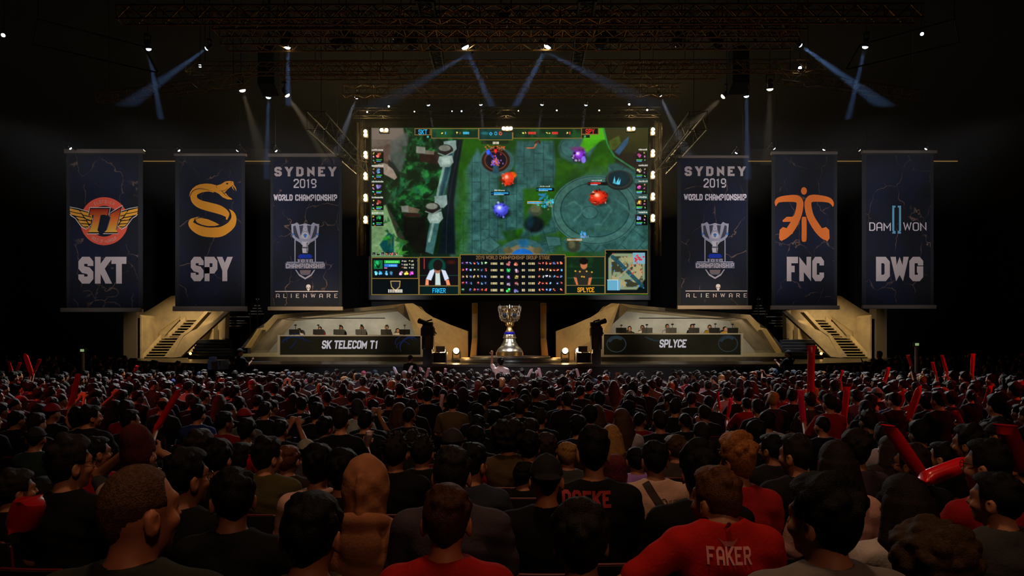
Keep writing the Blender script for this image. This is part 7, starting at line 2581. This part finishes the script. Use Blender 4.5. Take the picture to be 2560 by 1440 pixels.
for px, py, d, lab, pl in ((600, 880, 23.6, 'camera operator in black standing at the stage edge below the snake banner', 'black low platform under the camera operator below the snake banner'), (1971, 884, 23.6, 'operator in black and dark cap holding a device below the orange figure banner', 'black low platform under the operator below the orange figure banner')):
    c = P(px, py, d)
    b = MB().bbox(c.x - .4, c.x + .4, d - .4, d + .4, 0, .22).build('crew_platform', BLACK)
    tag(b, pl, 'platform')
    standing(px, py, d, lab, style='cap', hc=(24, 24, 28), sc=(16, 16, 18), skin=(120, 84, 64), zf=.22, pose=('hold', 'hold'))
standing(2199, 887, 25.5, 'crew member in black standing at the stage end by the tan stairs', style='short', hc=KH, sc=(14, 14, 16), skin=(120, 84, 64), yaw=.5)
# the broadcast camera beside the operator and the small camera he carries
def tvcam(px, py, d, label):
    c = P(px, py, d)
    t = thing('broadcast_camera', label, 'camera', (c.x, d, 0))
    MB().bbox(c.x - .22, c.x + .22, d - .3, d + .35, c.z - .17, c.z + .15).build('camera_body', BLACKP, t)
    MB().bar((c.x, d + .35, c.z), (c.x, d + .75, c.z), .1, 14, .12).build('lens', BLACKP, t)
    MB().bbox(c.x - .1, c.x + .1, d - .48, d - .32, c.z + .1, c.z + .26).build('viewfinder', BLACKP, t)
    MB().bar((c.x, d, c.z - .2), (c.x, d, .75), .06, 10).build('column', BLACKP, t)
    for k in range(3):
        a = k * 2.094 + .5
        MB().bar((c.x, d, .8), (c.x + .45 * math.cos(a), d + .45 * math.sin(a), .0), .025, 8).build('leg', BLACKP, t)


tvcam(545, 911, 23.2, 'large black broadcast camera on a tripod among the far rows below the snake banner')
cm = P(590, 868, 23.4)
t = thing('shoulder_camera', 'small camera raised by the operator below the snake banner', 'camera', tuple(cm))
MB().bbox(cm.x + .02, cm.x + .26, 23.75, 24.05, cm.z - .22, cm.z - .02).build('camera_body', BLACKP, t)
MB().bar((cm.x + .14, 24.05, cm.z - .12), (cm.x + .14, 24.25, cm.z - .12), .05, 12).build('lens', BLACKP, t)
# monitors on poles at both ends of the hall
for px, py, y1, nm in ((207, 876, 930, 'winged emblem'), (2291, 861, 912, 'turquoise bracket')):
    d = 22.0
    c = P(px, py, d)
    t = thing('status_monitor', 'small lit monitor on a pole in the dark below the %s banner' % nm, 'monitor', (c.x, d, 0))
    MB().bar((c.x, d, 0), (c.x, d, c.z - .06), .05, 8).build('pole', GREYM, t)
    MB().bbox(c.x - .1, c.x + .1, d - .03, d + .03, c.z - .07, c.z + .07).build('case', BLACKP, t)
    MB().bbox(c.x - .06, c.x + .06, d - .04, d - .031, c.z - .04, c.z + .04).build('display', emission('display_glow', rgb(160, 190, 130), .6), t)

# ---------------------------------------------------------------- players behind the desks, in high-backed chairs
def make_gchair():
    t = thing('gaming_chair', 'c', 'chair', (0, 0, 0))
    b = MB()
    n = 12
    out = []
    for w, z in ((.17, .52), (.23, .62), (.21, .90), (.2, 1.0), (.15, 1.10), (.10, 1.14)):
        out.append((w, z))
    fr = [Vector((w, -.24 - (z - .5) * .15, z)) for w, z in out] + [Vector((-w, -.24 - (z - .5) * .15, z)) for w, z in out[::-1]]
    b.prism(fr, [v + Vector((0, .09, 0)) for v in fr])
    b.build('backrest', mat('chair_leather', rgb(26, 26, 28), .4), t)
    MB().bbox(-.25, .25, -.2, .3, .40, .49).build('seat', mat('chair_leather', rgb(26, 26, 28), .4), t)
    MB().bar((0, 0, .08), (0, 0, .40), .03, 10).build('column', STEEL, t)
    f = MB()
    for k in range(5):
        a = k * 2 * math.pi / 5
        f.bar((0, 0, .1), (.3 * math.cos(a), .3 * math.sin(a), .04), .025, 6)
    f.build('star_foot', BLACKP, t)
    return t


GC = make_gchair()
KIDS2 = children_of()
first = True
for team, pts, d in (('grey and blue', ((748, 827, (210, 205, 205), -20), (800, 823, (150, 40, 30), 0), (853, 821, (24, 24, 26), 0), (905, 821, (24, 24, 26), 0), (967, 819, (24, 24, 26), 0), (994, 827, (200, 190, 180), 20)), 33.7),
                     ('green tinted', ((1574, 822, (60, 50, 40), 0), (1606, 820, (225, 225, 225), -20), (1668, 816, (220, 215, 210), 0), (1730, 814, (40, 40, 44), 0), (1774, 819, (190, 150, 50), -20), (1812, 823, (190, 150, 50), 20)), 33.7)):
    for i, (px, py, sc, hy) in enumerate(pts):
        c = P(px, py, d)
        p = person(c.x, d, 1.86, 'player seated %s behind the %s desk, wearing %s and a headset' % (ordinal(i + 1), team, {210: 'white', 150: 'red', 24: 'black', 200: 'cream', 60: 'brown', 225: 'white', 220: 'pale grey', 40: 'dark grey', 190: 'yellow'}[sc[0]]),
                   'short', KH, sc, (205, 150, 118), ('lap', 'lap'), 0, math.pi + math.radians(hy), min(max((c.z - 1.86) / HP.z, .88), 1.06), 'tee', False, 1.0, False, 'players behind the %s desk' % team)
        child(HEADSET, 'headset', p, (1, 1, 1, 1), HP)
        lab = 'black high-backed chair of the %s player behind the %s desk' % (ordinal(i + 1), team)
        if first:
            GC.location = (c.x, d, 1.86); GC.rotation_euler = (0, 0, math.pi); GC['label'] = lab; GC['group'] = 'players chairs'
            first = False
        else:
            copy_tree(GC, KIDS2, (c.x, d, 1.86), (0, 0, math.pi), lab)
